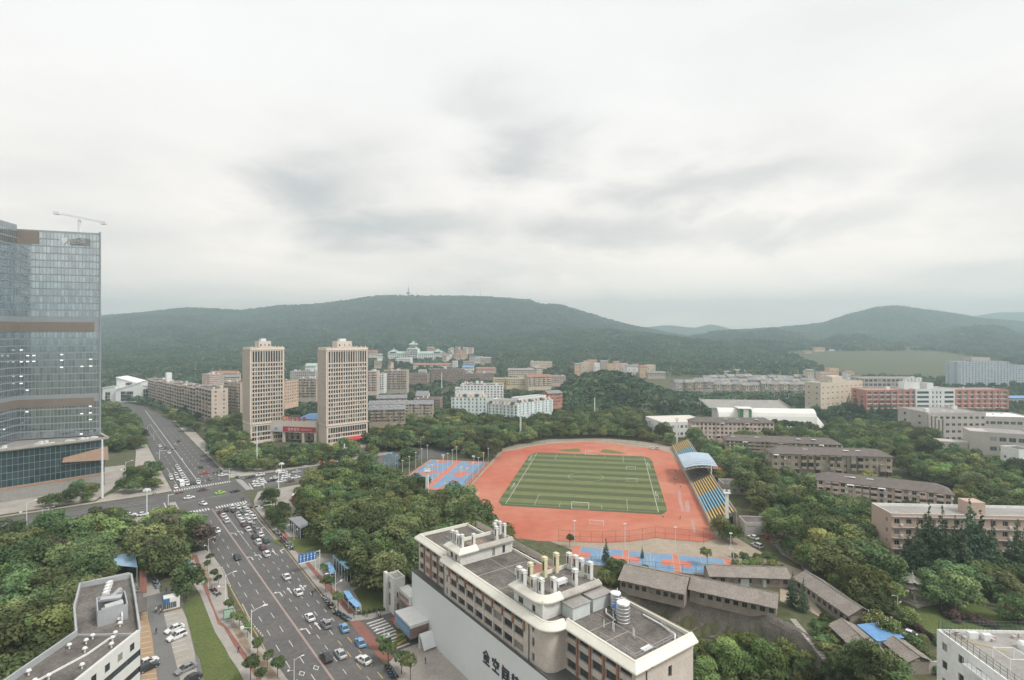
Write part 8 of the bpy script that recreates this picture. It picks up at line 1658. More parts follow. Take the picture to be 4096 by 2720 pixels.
# traffic signals and gantries
def signal(k, x, y, ytop, rz, arm, label):
    p = P(k, x, y); h = max(5, min(8, hpx(k, x, y, ytop))); t = thing('traffic_signal', label, 'traffic light', (p.x, p.y, .1), rz); q = MB(); q.tube((0,0,0),(0,0,h),.16,.12,n=8); part('pole', q, white_steel, t); q = MB(); q.tube((0,0,h-.4),(arm,0,h),.1,.07,n=6); part('arm', q, white_steel, t)
    for f in (.55, .78, .98):
        q = MB(); q.box(arm*f-.6,arm*f+.6,-.15,.15,h-.35,h+.15); b = part('signal_box', q, mat('signal_black', (.03,.03,.03), .5), t); q = MB(); q.box(arm*f-.45,arm*f-.2,-.19,-.15,h-.2,h+.02); part('red_light', q, mat('red_signal', (.6,.03,.02), .4, emit=((1,.05,.03),.5)), b)
    return t
signal('F', 995, 525, 415, TLf+.3, 8, 'traffic signal arm reaching over the far corner of the junction'); signal('F', 1430, 640, 560, TR+math.pi/2, 6, 'traffic signal on the side street corner'); signal('F', 1560, 975, 945, TLf, 9, 'traffic signal arm over the queue lanes'); signal('F', 120, 275, 165, TR, 8, 'traffic signal arm over the far avenue lanes'); signal('C', 2110, 780, 560, TR, 5, 'traffic signal on the left corner of the junction')
# blue direction sign over the kerb lanes
sp = P('J', 440, 360); t = thing('direction_sign', 'blue overhead direction sign with white lane arrows above the kerb', 'road sign', (sp.x, sp.y, .1), UP-math.pi/2)
h_ = 6.0; q = MB(); q.tube((1.6,.2,0),(1.6,.2,h_),.14,n=8); q.bar((1.6,.2,h_-.3),(-5.2,.1,h_-.3),.14); part('post', q, white_steel, t); q = MB(); q.box(-5.2,.4,-.1,.06,h_-2.9,h_+.1); bp_ = part('panel', q, mat('sign_blue', (.03,.16,.44), .4, var=.05), t)
q = MB(); q.box(-5.2,.4,-.105,-.10,h_-2.9,h_-2.55); part('white_strip', q, WH, bp_)
for k in range(5):
    x = -4.8+k*1.1; q = MB(); q.box(x+.2,x+.36,-.14,-.105,h_-2.4,h_-1.4); q.quad((x-.02,-.14,h_-1.5),(x+.58,-.14,h_-1.5),(x+.32,-.14,h_-1.0),(x+.24,-.14,h_-1.0)); q.box(x,x+.6,-.14,-.105,h_-.75,h_-.6); q.box(x+.22,x+.34,-.14,-.105,h_-.85,h_-.15); q.box(x+.05,x+.55,-.14,-.105,h_-.35,h_-.25); part('sign_marks', q, WH, bp_)
# glass metro pavilions and blue shelters
def pavilion(k, pts_roof, zr, m_roof, label, name='metro_entrance', cat='entrance', tilt=.4, glassm=None):
    pr = [P(k, x, y, zr) for x, y in pts_roof]; o = pr[3]; t = thing(name, label, cat, (o.x, o.y, 0)); lo = [p-Vector((o.x, o.y, 0)) for p in pr]; q = MB(); q.quad(lo[3], lo[2], lo[1], lo[0]); q.quad(*[p-Vector((0,0,.3)) for p in lo])
    for i in range(4): q.quad(lo[i]-Vector((0,0,.3)), lo[i-1]-Vector((0,0,.3)), lo[i-1], lo[i])
    part('roof', q, m_roof, t); c = sum(lo, Vector())/4; inn = [c+(p-c)*.9 for p in lo]
    for i in range(4):
        a, b = inn[i], inn[(i+1) % 4]; n = max(2, int((b-a).length/2.2))
        for j in range(n):
            p, r = a.lerp(b, j/n), a.lerp(b, (j+.94)/n); q = MB(); q.quad((p.x,p.y,.2),(r.x,r.y,.2),(r.x,r.y,zr-.31),(p.x,p.y,zr-.31)); part('glass_pane', q, glassm or gl_b, t); q = MB(); q.bar((p.x,p.y,0),(p.x,p.y,zr-.3),.14); part('mullion', q, white_steel, t)
    FOOT.append([(p.x, p.y) for p in pr]); return t
pavilion('F', ((1735,1010),(1890,985),(2020,1090),(1885,1140)), 4.2, roof_gr, 'grey glass metro entrance pavilion beside the wood')
pavilion('J', ((632,195),(770,155),(880,315),(800,350)), 4.4, mat('pale_blue_roof', (.30,.52,.66), .5, var=.06, scale=.5, fine=.05), 'glass metro entrance with pale blue roof beside the wood')
sb = mat('blue_shelter_sheet', (.22,.42,.68), .5, var=.08, scale=.6, fine=.05)
def shelter(k, pts, zr, label, m_=None):
    pr = [P(k, x, y, zr) for x, y in pts]; o = pr[3]; t = thing('scooter_shelter', label, 'shelter', (o.x, o.y, .1)); lo = [p-Vector((o.x, o.y, .1)) for p in pr]; q = MB(); q.quad(lo[3], lo[2], lo[1], lo[0]); q.quad(*[p-Vector((0,0,.1)) for p in lo])
    for i in range(4): q.quad(lo[i]-Vector((0,0,.1)), lo[i-1]-Vector((0,0,.1)), lo[i-1], lo[i])
    part('roof', q, m_ or sb, t); c = sum(lo, Vector())/4
    for p in lo: r = c+(p-c)*.94; q = MB(); q.tube((r.x,r.y,0),(r.x,r.y,zr-.15),.06,n=6); part('post', q, white_steel, t)
shelter('J', ((545,290),(600,265),(640,318),(585,345)), 2.6, 'small blue scooter shelter, upper of the two beside the blue metro entrance'); shelter('J', ((587,350),(642,322),(668,372),(610,398)), 2.6, 'small blue scooter shelter, lower of the two beside the blue metro entrance')
shelter('J', ((752,590),(808,572),(862,655),(806,682)), 2.6, 'blue scooter shelter at the upper end of the lawn'); shelter('J', ((808,688),(866,660),(952,745),(894,770)), 2.6, 'blue scooter shelter at the lower end of the lawn beside the hedge')
shelter('G', ((388,-100),(448,-115),(528,125),(472,150)), 2.6, 'long narrow blue shelter roof by the cycle path', mat('light_blue_sheet', (.32,.50,.68), .5, var=.06, scale=.6)); shelter('G', ((470,168),(535,150),(562,225),(492,240)), 2.6, 'short blue shelter roof below the long one by the cycle path', MATS['light_blue_sheet'])
# advertising light box, bollards, hedge, yellow barriers
ap = P('G', 985, 825); t = thing('advert_board', 'green and white advertising board on the wide pavement', 'billboard', (ap.x, ap.y, .12), R_(25)); q = MB(); q.box(-1.2,1.2,-.15,.15,.5,3.0); q2 = part('cabinet', q, mat('green_cabinet', (.06,.16,.11), .5), t); q = MB(); q.box(-1.05,1.05,-.19,-.15,.7,2.85); part('poster', q, mat('poster_print', (.45,.58,.48), .5, c2=(.30,.48,.36), scale=2), q2); q = MB(); q.box(-1.1,-.9,-.1,.1,0,.5); q.box(.9,1.1,-.1,.1,0,.5); part('feet', q, steel_g, t)
bol = MB(); bol.lathe([(0,0),(.22,0),(.22,.35),(.12,.5),(0,.52)], 8); bol = bol.mesh('bollard', mat('cream_stone', (.58,.54,.46), .8))
for (x0, y0), (x1, y1), n in (((905,175),(1005,400),9),((1160,640),(1250,820),8),((1290,890),(1410,1030),6),((1040,420),(1150,620),0)):
    for i in range(n): p = P('G', x0, y0).lerp(P('G', x1, y1), i/max(1, n-1)); o = link('bollard', bol, None, (p.x, p.y, .1)); tag(o, 'cream stone bollard in the row edging the bus bay', 'bollard', 'bollards along the bus bay')
for x, y, r in ((1430,1075,.3),(1360,1180,.9)):
    p = P('J', x, y); t = thing('barrier_planter', 'yellow and green barrier planter on the forecourt' if r < .5 else 'second yellow barrier planter nearer the lamp on the forecourt', 'planter', (p.x, p.y, .12), r); q = MB(); q.box(-2.2,2.2,-.4,.4,0,.7); part('box', q, mat('yellow_barrier', (.50,.40,.12), .7, var=.15), t); q = MB(); q.box(-2.1,2.1,-.3,.3,.7,1.1); part('planting', q, grass, t)
rp = [P('J', x, y) for x, y in ((1265,905),(1380,860),(1400,880),(1290,935))]; sheet('red_mat', rp, .14, mat('red_mat', (.42,.10,.09), .9)); p = P('J', 1365, 980); t = thing('market_stall', 'orange and red street stall under the gate arch', 'stall', (p.x, p.y, .1), NBR); q = MB(); q.box(-1.6,1.6,-.8,.8,.2,1.0); part('counter', q, mat('orange_counter', (.55,.30,.10), .7), t); q = MB(); q.box(1.9,2.3,-.2,.2,.0,1.4); part('blue_crate', q, roof_blue, t); q = MB(); q.lathe([(1.5,2.2),(.1,2.8)], 8); part('parasol', q, mat('red_parasol', (.45,.10,.09), .8), t); q = MB(); q.tube((0,0,.2),(0,0,2.6),.04,n=5); part('pole', q, steel_g, t)
# blue steel frame tower in the wood
fp = P('I', 1452, 592); h = hpx('I', 1452, 592, 345); t = thing('steel_frame_tower', 'open blue steel frame with gabled top standing in the wood', 'tower', (fp.x, fp.y, 0), PRZ); bs_ = mat('blue_painted_steel', (.16,.34,.46), .5, var=.1); a = 3.2
for x in (-a, a):
    for y in (-a*.6, a*.6): q = MB(); q.bar((x,y,0),(x,y,h*.84),.34); part('leg', q, bs_, t)
q = MB()
for z in (h*.45, h*.84):
    for s in (-1, 1): q.bar((-a,s*a*.6,z),(a,s*a*.6,z),.25); q.bar((s*a,-a*.6,z),(s*a,a*.6,z),.25)
for s in (-1, 1): q.bar((-a,s*a*.6,h*.84),(0,s*a*.6,h),.25); q.bar((a,s*a*.6,h*.84),(0,s*a*.6,h),.25); q.bar((-a,s*a*.6,h*.74),(0,s*a*.6,h*.9),.2); q.bar((a,s*a*.6,h*.74),(0,s*a*.6,h*.9),.2)
q.bar((0,-a*.6,h),(0,a*.6,h),.25); part('top_frame', q, bs_, t); q = MB(); q.bar((0,-a*.6,0),(0,-a*.6,h*.84),.25); part('ladder_post', q, bs_, t)
# red ribbon wall and small buildings behind the grandstand
rw = [P('F', x, y) for x, y in ((1785,800),(1830,745),(1900,690))]; t = thing('red_wall', 'red sign wall with white coping curving into the wood', 'wall', (rw[0].x, rw[0].y, 0)); 
for a, b in zip(rw, rw[1:]): q = MB(); q.bar(a-rw[0]+Vector((0,0,1.2)), b-rw[0]+Vector((0,0,1.2)), .4, 2.4); part('panel', q, mat('red_wall_paint', (.33,.07,.06), .8, var=.12), t); q = MB(); q.bar(a-rw[0]+Vector((0,0,2.52)), b-rw[0]+Vector((0,0,2.52)), .6, .2); part('coping', q, W_['white'], t)
gA_ = P('S', 800, 1390); b = Bld('garage', 'low grey concrete garage with flat roof behind the grandstand tree', 'garage', (gA_.x, gA_.y, 0), rzof(gA_, P('S', 1085, 1400))); L_ = math.dist(gA_[:2], P('S',1085,1400)[:2]); b.box((0,L_,0,8,-.5,4.2), W_['concrete'], {'f': (grid(L_, 2, L_*.42), [(.3,3.3)], 1, .15, steel_g, W_['grey'])}, roof_dk, .3); b.done()
A_ = P('S', 480, 930, 0); b = Bld('equipment_store', 'low store with flat grey roof and railings behind the yellow benches', 'store', (A_.x+3, A_.y, 0), R_(-5)); b.box((0,17,0,9,-.5,4.5), W_['concrete'], {'f': (grid(17,5,1.6), [(1,2.6)], 2, .2, None, gl)}, roof_dk, .5); b.done()
rc = P('S', 535, 750); t = thing('red_canopy', 'red umbrella-like canopy behind the grandstand', 'canopy', (rc.x, rc.y, 0), R_(-10)); q = MB(); q.quad((-4.5,-2,5.2),(4.5,-2,5.0),(4.5,2,5.6),(-4.5,2,5.8)); q.quad((-4.5,2,5.7),(4.5,2,5.5),(4.5,-2,4.9),(-4.5,-2,5.1)); part('cloth', q, mat('red_cloth', (.52,.08,.07), .8), t)
for x in (-4, 4): q = MB(); q.tube((x,0,0),(x,0,5.3),.08,n=6); part('post', q, steel_g, t)
lan = P('W', 1880, 760); t = thing('red_lantern', 'large round red lantern ornament on the park lawn', 'lantern', (lan.x, lan.y, 0)); q = MB(); q.lathe([(.1,.3),(1.0,.8),(1.35,1.6),(1.0,2.4),(.1,2.8)], 12); part('globe', q, mat('red_cloth', (.52,.08,.07), .8), t); q = MB(); q.tube((0,0,0),(0,0,.4),.3,n=8); part('base', q, stn, t)
for x, y in ((1248,1405),(1360,1405),(1468,1410),(1575,1420)): p = P('S', x, y); o = MB(); o.box(-.5,.5,-.5,.5,0,3.2); o.box(-.6,.6,-.6,.6,3.2,3.4); tag(part('gate_post', o, W_['white'], None, (p.x, p.y, 0)), 'white square gate post under the big trees near the garage', 'post', 'white posts under the trees')
for z_, x, y in (('I',582,482),('I',708,462)): p = P(z_, x, y, 1.5); t = thing('notice_board', 'red notice board standing among the trees before the wider tower', 'board', (p.x, p.y, 0), R_(20), 'red notice boards'); q = MB(); q.box(-1.4,1.4,-.1,.1,1.0,3.0); part('panel', q, mat('red_board', (.48,.14,.10), .7, var=.2, scale=1), t); q = MB(); q.box(-1.2,-1,-.05,.05,0,1); q.box(1,1.2,-.05,.05,0,1); part('legs', q, steel_g, t)
# ------------------------------------------------------------------ planting
# keep roads, paving, pitches clear
NOTREE += [[(p.x, p.y) for p in q] for q in (
    [RT(-110,-10), RT(-110,12), RT(60,14), RT(134,17), RT(148,19), RT(160,24), RT(160,140), RT(200,140), RT(196,20), RT(420,18), RT(540,8), RT(700,-30), RT(690,-52), RT(530,-18), RT(420,-12), RT(186,-14), RT(186,-140), RT(150,-140), RT(146,-18), RT(135,-11)],
    [RT(-20,10), RT(14,10), RT(14,44), RT(-4,44), RT(-60,40)],
    [CT(-39,-4), CT(3,-4), CT(3,64), CT(-39,64)], [NT(-2,-3), NT(NL+3,-3), NT(NL+3,17), NT(-2,17)],
    pix('C', [(1300,1250),(1790,1220),(1800,1800),(1300,1800)]), pix('I', [(1380,560),(1540,560),(1540,680),(1380,680)]),
    pix('4', [(1835,1985),(2005,1795),(2060,1780),(2200,1757),(2380,1752),(2560,1765),(2720,1790),(2860,1980),(2960,2160),(3080,2240),(2290,2200),(2180,2180),(2060,2170),(1960,2130),(1880,2050)]))]
canopy = lambda pts, z=6.0: [(p.x, p.y) for p in pix('4', pts, z)]
REG = {
 'wood': canopy([(1215,1960),(1330,1835),(1430,1830),(1560,1880),(1640,1930),(1690,1935),(1710,2000),(1850,1990),(1960,2080),(2030,2115),(2100,2190),(2200,2240),(2100,2300),(1640,2290),(1560,2330),(1450,2270),(1390,2200),(1330,2150),(1270,2130),(1240,2060)]),
 'belt': canopy([(1480,1700),(1650,1655),(1760,1650),(1900,1665),(2080,1690),(2200,1660),(2330,1650),(2560,1650),(2650,1690),(2700,1750),(2640,1765),(2350,1742),(2200,1748),(2060,1780),(1960,1825),(1780,1825),(1600,1830),(1480,1790)]),
 'stand': canopy([(2770,1750),(2880,1780),(3040,1815),(3080,1900),(3250,1990),(3560,2000),(3500,2060),(3490,2200),(3540,2300),(3480,2400),(3330,2330),(3230,2230),(3160,2170),(3110,2140),(3060,2040),(2990,1950),(2880,1900)]),
 'west': canopy([(0,2120),(150,2110),(330,2070),(430,2045),(560,2090),(640,2050),(700,2000),(760,2060),(815,2140),(700,2175),(690,2230),(640,2215),(540,2215),(450,2200),(440,2310),(360,2330),(310,2500),(290,2540),(100,2660),(0,2720)], 7),
 'tower': canopy([(1120,1800),(1230,1790),(1330,1790),(1450,1800),(1500,1830),(1420,1850),(1330,1840),(1250,1880),(1180,1870),(1130,1850)], 5),
 'east': canopy([(3570,1860),(3680,1830),(3780,1800),(3900,1840),(4096,1840),(4150,2080),(3900,2030),(3830,2000),(3820,1930),(3700,1890)]),
 'campus': canopy([(3280,1740),(3340,1690),(3480,1700),(3720,1700),(3760,1790),(3700,1810),(3500,1780),(3300,1770)]),
 'rows': canopy([(2880,1705),(3260,1715),(3400,1780),(3570,1795),(3560,1840),(3300,1830),(3060,1800),(2960,1785)]),
 'rows3': canopy([(3050,1900),(3600,1905),(3600,1960),(3240,1950),(3060,1930)]),
 'rows2': canopy([(3100,1990),(3230,1960),(3560,2010),(3820,2030),(3700,2060),(3520,2040),(3300,2040)]),
 'plaza': canopy([(860,1790),(1000,1785),(1130,1780),(1300,1768),(1480,1775),(1560,1800),(1620,1830),(1500,1850),(1350,1850),(1250,1865),(1200,1880),(1000,1862),(900,1850)], 5),
 'grove': canopy([(400,1640),(560,1680),(590,1720),(560,1765),(410,1775)]),
 'isle': canopy([(1060,2020),(1125,1995),(1150,2060),(1135,2110),(1080,2110),(1060,2070)], 3),
 'far_l': canopy([(400,1610),(590,1620),(700,1640),(800,1690),(780,1700),(720,1690),(640,1660),(560,1680),(520,1720),(400,1740)]),
 'far_r': canopy([(860,1690),(960,1660),(980,1760),(1000,1800),(880,1830),(800,1800),(770,1760),(830,1740)]),
 'hotel': canopy([(500,1860),(640,1840),(680,1890),(665,1950),(560,1965),(480,1950)]),
 'hotel2': canopy([(120,2000),(230,1970),(300,1930),(390,1920),(400,1970),(300,2010),(180,2020)], 4),
}
lab_r = {'wood': ('broad evergreen tree in the dense wood beside the blue courts','trees of the central wood'), 'belt': ('bushy tree in the green belt behind the running track','trees of the belt behind the stadium'), 'stand': ('large leafy tree between the grandstand and the dormitories','trees behind the grandstand'), 'west': ('dense tree in the wood beside the ribbon-windowed block','trees of the lower wood'), 'tower': ('street tree clump at the foot of the twin towers','trees before the twin towers'), 'east': ('rounded tree on the slope beside the department buildings','trees of the eastern campus'), 'campus': ('broad tree before the red and white teaching block','trees before the teaching block'), 'rows': ('low tree between the brown-roofed dormitory rows','trees between the dormitories'), 'rows3': ('tree before the cluttered balconies of the dormitory','trees before the cluttered dormitory'), 'rows2': ('tree in front of the wavy-eaved dormitory wing','trees before the dormitory wing'), 'plaza': ('tree on the planted plaza at the foot of the twin towers','plaza trees'), 'grove': ('tree in the grove beside the hotel podium','grove beside the hotel'), 'isle': ('small tree in the bed between pavement and grey metro pavilion','trees by the grey metro pavilion'), 'far_l': ('tree along the far avenue under the white angular hall','trees along the far avenue'), 'far_r': ('tree between the long apartment row and the narrower tower','trees beside the narrower tower'), 'hotel': ('tree on the corner between hotel forecourt and avenue','trees on the hotel corner'), 'hotel2': ('small tree in front of the hotel podium','trees before the hotel podium')}
allp = []
for i, (nm, poly) in enumerate(REG.items()):
    st_ = {'wood': 6.1, 'west': 6.3, 'belt': 7.2, 'stand': 6.6, 'tower': 6.5, 'plaza': 6.4, 'isle': 4.5, 'hotel2': 7.5}.get(nm, 7.0)
    for x, y in scatter([poly], st_, 100+i):
        if clear_of(x, y): allp.append((x, y, nm))
rr = random.Random(12); allp.sort(key=lambda p: p[1]); fresh = {'stand': .55, 'east': .6, 'rows': .6, 'belt': .35, 'far_l': .4, 'wood': .22, 'west': .25}
cntb = {'d': 0, 'y': 0}; over_ = []
for x, y, nm in allp:
    k = 'y' if rr.random() < fresh.get(nm, .35) else 'd'
    lb_, g_ = lab_r[nm]; s = rr.uniform(.66, 1.3)*({'tower': .75, 'plaza': .72, 'isle': .5, 'hotel2': .62, 'rows': .95, 'rows3': .8, 'far_l': .85, 'hotel': .85, 'rows2': .85}.get(nm, 1.0))
    if cntb['d']+cntb['y'] >= 225: over_.append((x, y, gh(x, y), s*1.05)); continue
    cntb[k] += 1; lb2 = lb_.replace('tree', 'tree with lighter fresh-green leaves', 1) if k == 'y' else lb_.replace('tree', 'tree with deep green leaves', 1)
    br = rr.random() < .06
    tree((k, rr.randrange(4 if k == 'd' else 3)), x, y, lb_.replace('tree', 'tree with dull brownish leaves', 1) if br else lb2, g_+(' (brownish)' if br else ' (fresh green)' if k == 'y' else ''), s, over=leaf_b if br else None)
# conifers
for (k, x, y, s) in (('T',950,1600,.85),('T',1180,1620,1.15),('T',1340,1640,1.22),('T',1480,1600,1.0),('T',1660,1610,1.35),('T',1770,1620,1.32),('T',1900,1640,1.05),('T',2200,1640,1.1),('T',1060,1660,.95),('T',1560,1660,1.05),('T',2330,1620,1.1)):
    p = P(k, x, y); tree(('c', random.randrange(2)), p.x, p.y, 'tall dark conifer in front of the salmon dormitory block', 'conifers before the dormitory block', s)
for (k, x, y, s) in (('R',440,860,1.0),('R',520,850,1.25),('R',590,860,1.2),('R',650,880,1.0),('R',760,890,.9),('R',840,900,1.05),('R',900,900,1.1),('R',960,905,.95),('R',1040,900,.7),('R',1150,905,.95),('R',1200,910,.75)):
    p = P(k, x, y); tree(('c', random.randrange(2)), p.x, p.y, 'dark pointed conifer before the beige and red teaching blocks', 'conifers before the teaching blocks', s)
for x, y, s, lb_ in ((465,760,1.25,'slim dark cypress between the sheds, the taller of the pair'),(585,815,1.15,'slim dark cypress below the taller one between the sheds')): p = P('V', x, y); tree(('c',2), p.x, p.y, lb_, 'cypress pair between the sheds', s, 'cypress_tree')
for k, x, y, s, lb_ in (('U',65,270,1.0,'small pointed evergreen before the narrow blue courts'),('U',465,230,.5,'tiny pointed bush at the middle of the narrow courts')): p = P(k, x, y); tree(('c',2), p.x, p.y, lb_, None, s)
p = P('U', 1180, 310); tree(('s',0), p.x, p.y, 'round dark tree standing in front of the narrow blue courts', None, 1.25); p = P('P', 225, 1400); tree(('s',1), p.x, p.y, 'sparse small tree at the end of the narrow blue courts', None, 1.0)
for x, y, s in ((1960,1290,1.05),(2075,1350,1.0),(1935,1210,.8)): p = P('P', x, y); tree(('y',random.randrange(3)), p.x, p.y, 'leafy tree at the foot of the floodlight mast beside the grandstand', 'trees at the grandstand mast', s*.85)
for x, y, s in ((330,800,.9),(420,820,.8),(560,560,.9),(640,620,1.0),(720,690,.8),(480,880,.85)): pass
# street trees along the kerbs
for k, x, y, s in (('G',985,740,1.0),('G',1050,860,.8),('G',1120,930,1.0),('G',1225,1040,.95),('G',1350,1280,1.15),('G',1475,1430,1.1),('G',1600,1540,1.2),('G',1260,1600,1.3),('G',1380,1640,1.1),('G',720,210,.9),('G',800,330,.9),('G',860,400,.9),('G',760,120,1.0),('F',640,1180,1.0),('F',640,1400,1.1),('F',620,1330,1.0)):
    p = P(k, x, y); tree(('s', random.randrange(2)), p.x, p.y, 'young street tree on a thin trunk in the kerb planting', 'young trees along the planted kerb', s*.85)
for k, x, y, s in (('J',540,470,1.0),('J',560,600,1.0),('J',620,620,1.0),('J',700,800,1.0),('J',690,760,.9),('J',1250,1420,1.3),('J',1390,1510,1.2),('J',1490,1568,1.1),('J',1160,1240,.8)): p = P(k, x, y); tree(('s', random.randrange(2)), p.x, p.y, 'young street tree on the pavement across from the arrow lanes', 'young trees by the forecourt and blue roofs', s)
for k, x, y, s, lb_ in (('G',460,540,1.25,'dense tree at the top of the lawn by the car park'),('F',1530,800,1.0,'dark tree on the traffic island at the side street corner'),('F',1480,830,.9,'smaller tree on the traffic island at the side street corner'),('F',980,420,.8,'tree on the plaza corner of the junction'),('F',1150,400,.75,'tree beside the plaza corner of the junction')): p = P(k, x, y); tree(('d', random.randrange(4)), p.x, p.y, lb_, None, s*.8)
for x, y, s in ((60,230,1.0),(160,260,1.1),(250,250,1.05),(320,240,.95),(120,180,.95),(230,150,1.0)): p = P('G', x, y); tree(('d' if s > 1 else 'y', random.randrange(3)), p.x, p.y, 'leafy tree in the green patch above the kiosk', 'trees above the kiosk', s)
# hollow below the sheds: bushes and small trees
for poly, key, n, lb_, g_, sc_ in ((pix('4', [(2690,2560),(2900,2520),(3060,2580),(3150,2600),(3300,2700),(3300,2760),(2690,2760)], -5), ('b',1), 46, 'bright green bush in the hollow below the rock bank', 'bushes in the hollow', (.9,2.0)), (pix('4', [(2450,2240),(2600,2250),(2520,2330),(2420,2340),(2380,2300)], 1), ('b',1), 14, 'bright bush on the bank between courts and shed', 'bushes behind the office block', (1.0,1.9)), (pix('4', [(2920,2210),(3120,2210),(3150,2280),(2960,2280)], 1), ('b',0), 22, 'dark hedge-like bush beside the narrow courts', 'dark hedge by the courts', (.8,1.3)), (pix('V', [(700,850),(860,930),(1100,1250),(1240,1480),(900,1480),(800,1200)], 1), ('b',0), 26, 'bush on the bank between the steps and the brick shed', 'bushes by the steps', (.9,1.8))):
    pts_ = scatter([[(p.x, p.y) for p in poly]], math.sqrt(abs(sum(poly[i].x*poly[(i+1) % len(poly)].y-poly[(i+1) % len(poly)].x*poly[i].y for i in range(len(poly))))/2/n)*1.05, hash(lb_) % 97 if False else n)
    for x, y in pts_[:n+8]: tree(key if random.random() < .7 else (('b',0) if key == ('b',1) else ('b',1)), x, y, lb_, g_, random.uniform(*sc_))
for x, y, s in ((960,1240,.62),(1060,1180,.6),(1400,1330,.8),(1620,1250,.95),(1720,1200,.75),(1500,1460,.8),(1800,1400,.9),(1900,1480,.8),(1150,1500,.7),(2050,1300,.7)): p = P('U', x, y, -5); tree(('y', random.randrange(3)), p.x, p.y, 'leafy small tree rising from the hollow below the rock bank', 'small trees in the hollow', s)
for x, y, s in ((1250,1450,1.0),(1000,1420,.9),(1400,1540,1.0),(830,1500,.9),(1560,1568,.9),(700,1200,.6),(600,1100,.6)): p = P('V', x, y, 3); tree(('d', random.randrange(4)), p.x, p.y, 'dark tree below the sheds at the lane end', 'trees below the sheds', s*.85)
# park: blossom tree, purple globes, hedges, bamboo
for x, y, s in ((1165,700,1.0),(1240,830,.95),(1950,840,1.0),(2060,880,.9),(1560,880,.7),(1700,930,.7)): p = P('W', x, y); tree(('b',2), p.x, p.y, 'rounded purple-leaved shrub on the park lawn', 'purple shrubs in the park', s*1.45, 'purple_shrub')
for x, y, s in ((1680,600,1.0),(1960,560,1.1),(1800,650,.8),(2090,600,1.0)): p = P('W', x, y); tree(('w',0), p.x, p.y, 'pale drooping bamboo clump at the edge of the park lawn', 'bamboo clumps in the park', s)
blm = MB(); rb_ = random.Random(4)
for k in range(13):
    a, e = rb_.random()*6.28, rb_.random()*1.3; c = Vector((4.3*math.cos(a)*math.cos(e), 4.3*math.sin(a)*math.cos(e), 5.6+3.6*math.sin(e))); blm.lathe([(.05,-.15),(.2,0),(.05,.15)], 5, c)
blm = blm.mesh('blossom', mat('white_blossom', (.75,.74,.66), .8))
for x, y, s in ((300,860,.8),(420,930,.9),(500,1000,.8),(660,800,.55),(720,760,.6),(880,1010,.4)): p = P('W', x, y, 3); link('blossom', blm, tree(('y', random.randrange(3)), p.x, p.y, 'loose tree with pale blossoms beside the blue-roofed shed', 'blossoming trees by the sheds', s*.8))['kind'] = 'stuff'
for poly in ([(640,1080),(760,1060),(1060,1330),(1080,1480),(900,1380)],):
    for x, y in scatter([[(p.x, p.y) for p in pix('W', poly, 1)]], 2.2, 9): tree(('b',0), x, y, 'dark shrub in the hedge bank beside the garden-roof block', 'hedge bank by the garden roof', random.uniform(.8,1.5))
for x0, y0, x1, y1, n, key in ((1000,1060,1090,1180,5,('b',0)),(1330,830,1800,960,12,('b',2)),(640,820,1000,1100,12,('b',2)),(1130,780,1330,900,5,('b',2))):
    for i in range(n): p = P('W', x0, y0).lerp(P('W', x1, y1), i/n); tree(key, p.x, p.y, 'clipped bush in the reddish hedge along the park path' if key[1] == 2 else 'green bush beside the park lawn', 'hedge along the park path' if key[1] == 2 else 'green bushes by the park lawn', random.uniform(.6,.9), 'hedge_bush')
for x, y, s in ((420,420,1.1),(300,480,1.0),(200,560,1.0),(480,540,.55),(150,420,1.0),(60,380,1.05)): p = P('W', x, y, 5); tree(('y' if s > 1 else 'd', random.randrange(3)), p.x, p.y, 'big leafy tree between the sheds and the garden pavilion', 'trees beside the garden pavilion', s)
for x, y, s in ((1300,560,1.0),(1480,430,1.0),(1000,480,.9),(1100,560,.8),(1250,400,1.0),(1850,420,1.05),(2050,380,1.0),(1650,350,.95),(2000,720,.8)): p = P('W', x, y, 4); tree(('d', random.randrange(4)), p.x, p.y, 'dark tree behind the garden pavilion below the conifers', 'trees behind the pavilion', s)
for x0, y0, x1, y1, n in ((905,850,1230,800,14),): 
    for i in range(n): p = P('J', x0, y0).lerp(P('J', x1, y1), i/n); tree(('b',0), p.x, p.y, 'clipped bush in the green hedge along the small lawn', 'hedge of the small lawn', .45, 'hedge_bush')
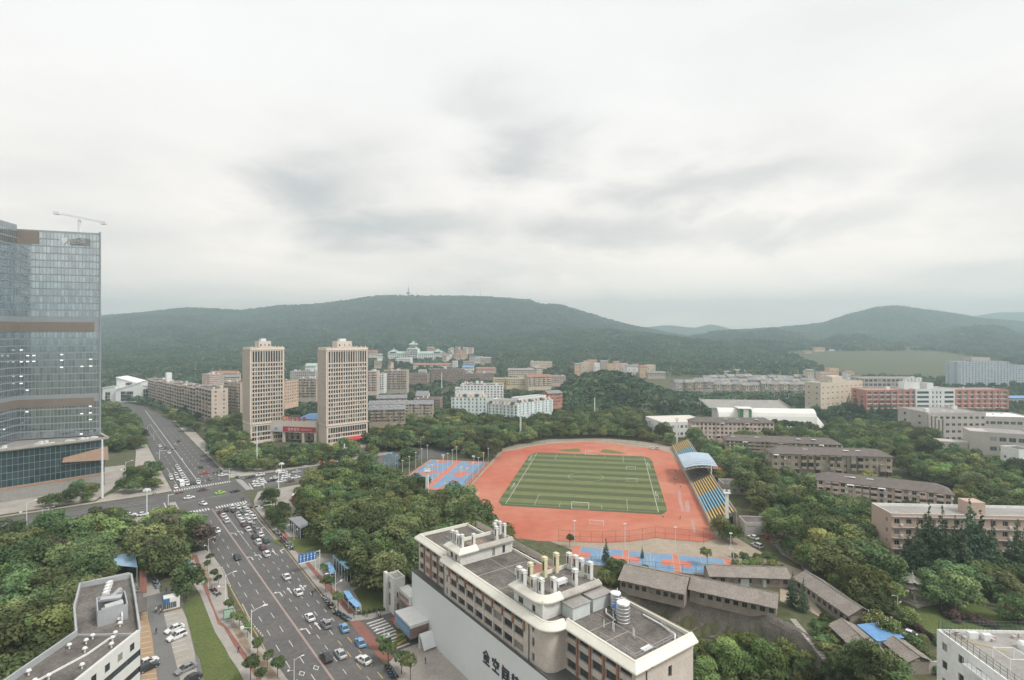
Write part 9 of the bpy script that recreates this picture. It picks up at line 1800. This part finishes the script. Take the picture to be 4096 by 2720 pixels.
# ------------------------------------------------------------------ uncountable tree cover further off
rr = random.Random(41); pts = []
def fill(poly, step, smin, smax, seed):
    for x, y in scatter([poly], step, seed):
        if clear_of(x, y): pts.append((x, y, gh(x, y)-.4, rr.uniform(smin, smax)))
kn = [(p.x, p.y) for p in (P('4',2150,1690), P('4',2700,1690), P('4',2760,1610), P('4',2690,1570), P('4',2200,1570))]
fill([(30,500),(45,560),(60,640),(110,690),(170,660),(190,600),(185,540),(150,500)], 6.4, .85, 1.35, 1)
fill([(-330,455),(-240,480),(-120,420),(-60,440),(60,430),(150,440),(190,430),(420,420),(620,430),(700,640),(620,680),(200,700),(60,640),(-100,640),(-200,600),(-300,560),(-420,640),(-620,640),(-520,480)], 9.5, .6, 1.1, 2)
fill([(-760,680),(-200,640),(400,690),(800,640),(900,760),(500,860),(-760,860)], 13.0, .55, 1.0, 3)
fill([(-1000,860),(500,860),(560,1000),(700,1440),(-1400,1440)], 13.5, .55, 1.05, 4)
fill([(900,900),(1500,900),(1900,1450),(1100,1450)], 16, .8, 1.3, 5)
fill([(-260,330),(-330,400),(-360,470),(-520,470),(-420,330)], 7.5, .8, 1.2, 6)
forest('woodland', 'green tree cover filling the ground between the town buildings', pts, 9)
CR2 = bpy.data.collections.new('full_crowns')
for k in [('d',0),('d',1),('d',2),('d',3),('y',0),('y',1),('y',2)]: CR2.objects.link(bpy.data.objects.new('crown_shape', PROTO[k][0]))
forest('woodland', 'leafy mid-distance trees round the stadium, dormitories and towers', [(x, y, z-.2, s*.95) for x, y, z, s in over_], 10, CR2)
# light-green field below the right-hand hill
fld = mat('pale_green_field', (.19,.24,.075), 1, c2=(.14,.19,.055), scale=.01, fine=.2)
q = MB()
fp_ = [P('R', x, y, 24) for x, y in ((310,290),(640,300),(1070,340),(1670,380),(1670,430),(1200,420),(700,370),(380,330))]
q.poly([(p.x, p.y, gh(p.x, p.y)+1.5) for p in reversed(fp_)]); 
struct('field', q, fld)
HAZE = 0.00035
# ------------------------------------------------------------------ haze: one closed box of even, thin air round everything
hm = bpy.data.materials.new('haze_air'); hm.use_nodes = True; t = hm.node_tree; t.nodes.clear()
o_ = t.nodes.new('ShaderNodeOutputMaterial'); v = t.nodes.new('ShaderNodeVolumePrincipled'); v.inputs['Color'].default_value = (.745,.925,1.0,1); v.inputs['Density'].default_value = HAZE; v.inputs['Anisotropy'].default_value = 0.68
t.links.new(v.outputs[0], o_.inputs['Volume'])
mb = MB(); mb.box(-4600, 4600, -4600, 4600, -30, 325); hz_ = part('haze', mb, hm); hz_['kind'] = 'stuff'; hz_['label'] = 'thin pale haze hanging over the whole town'; hz_['category'] = 'haze'
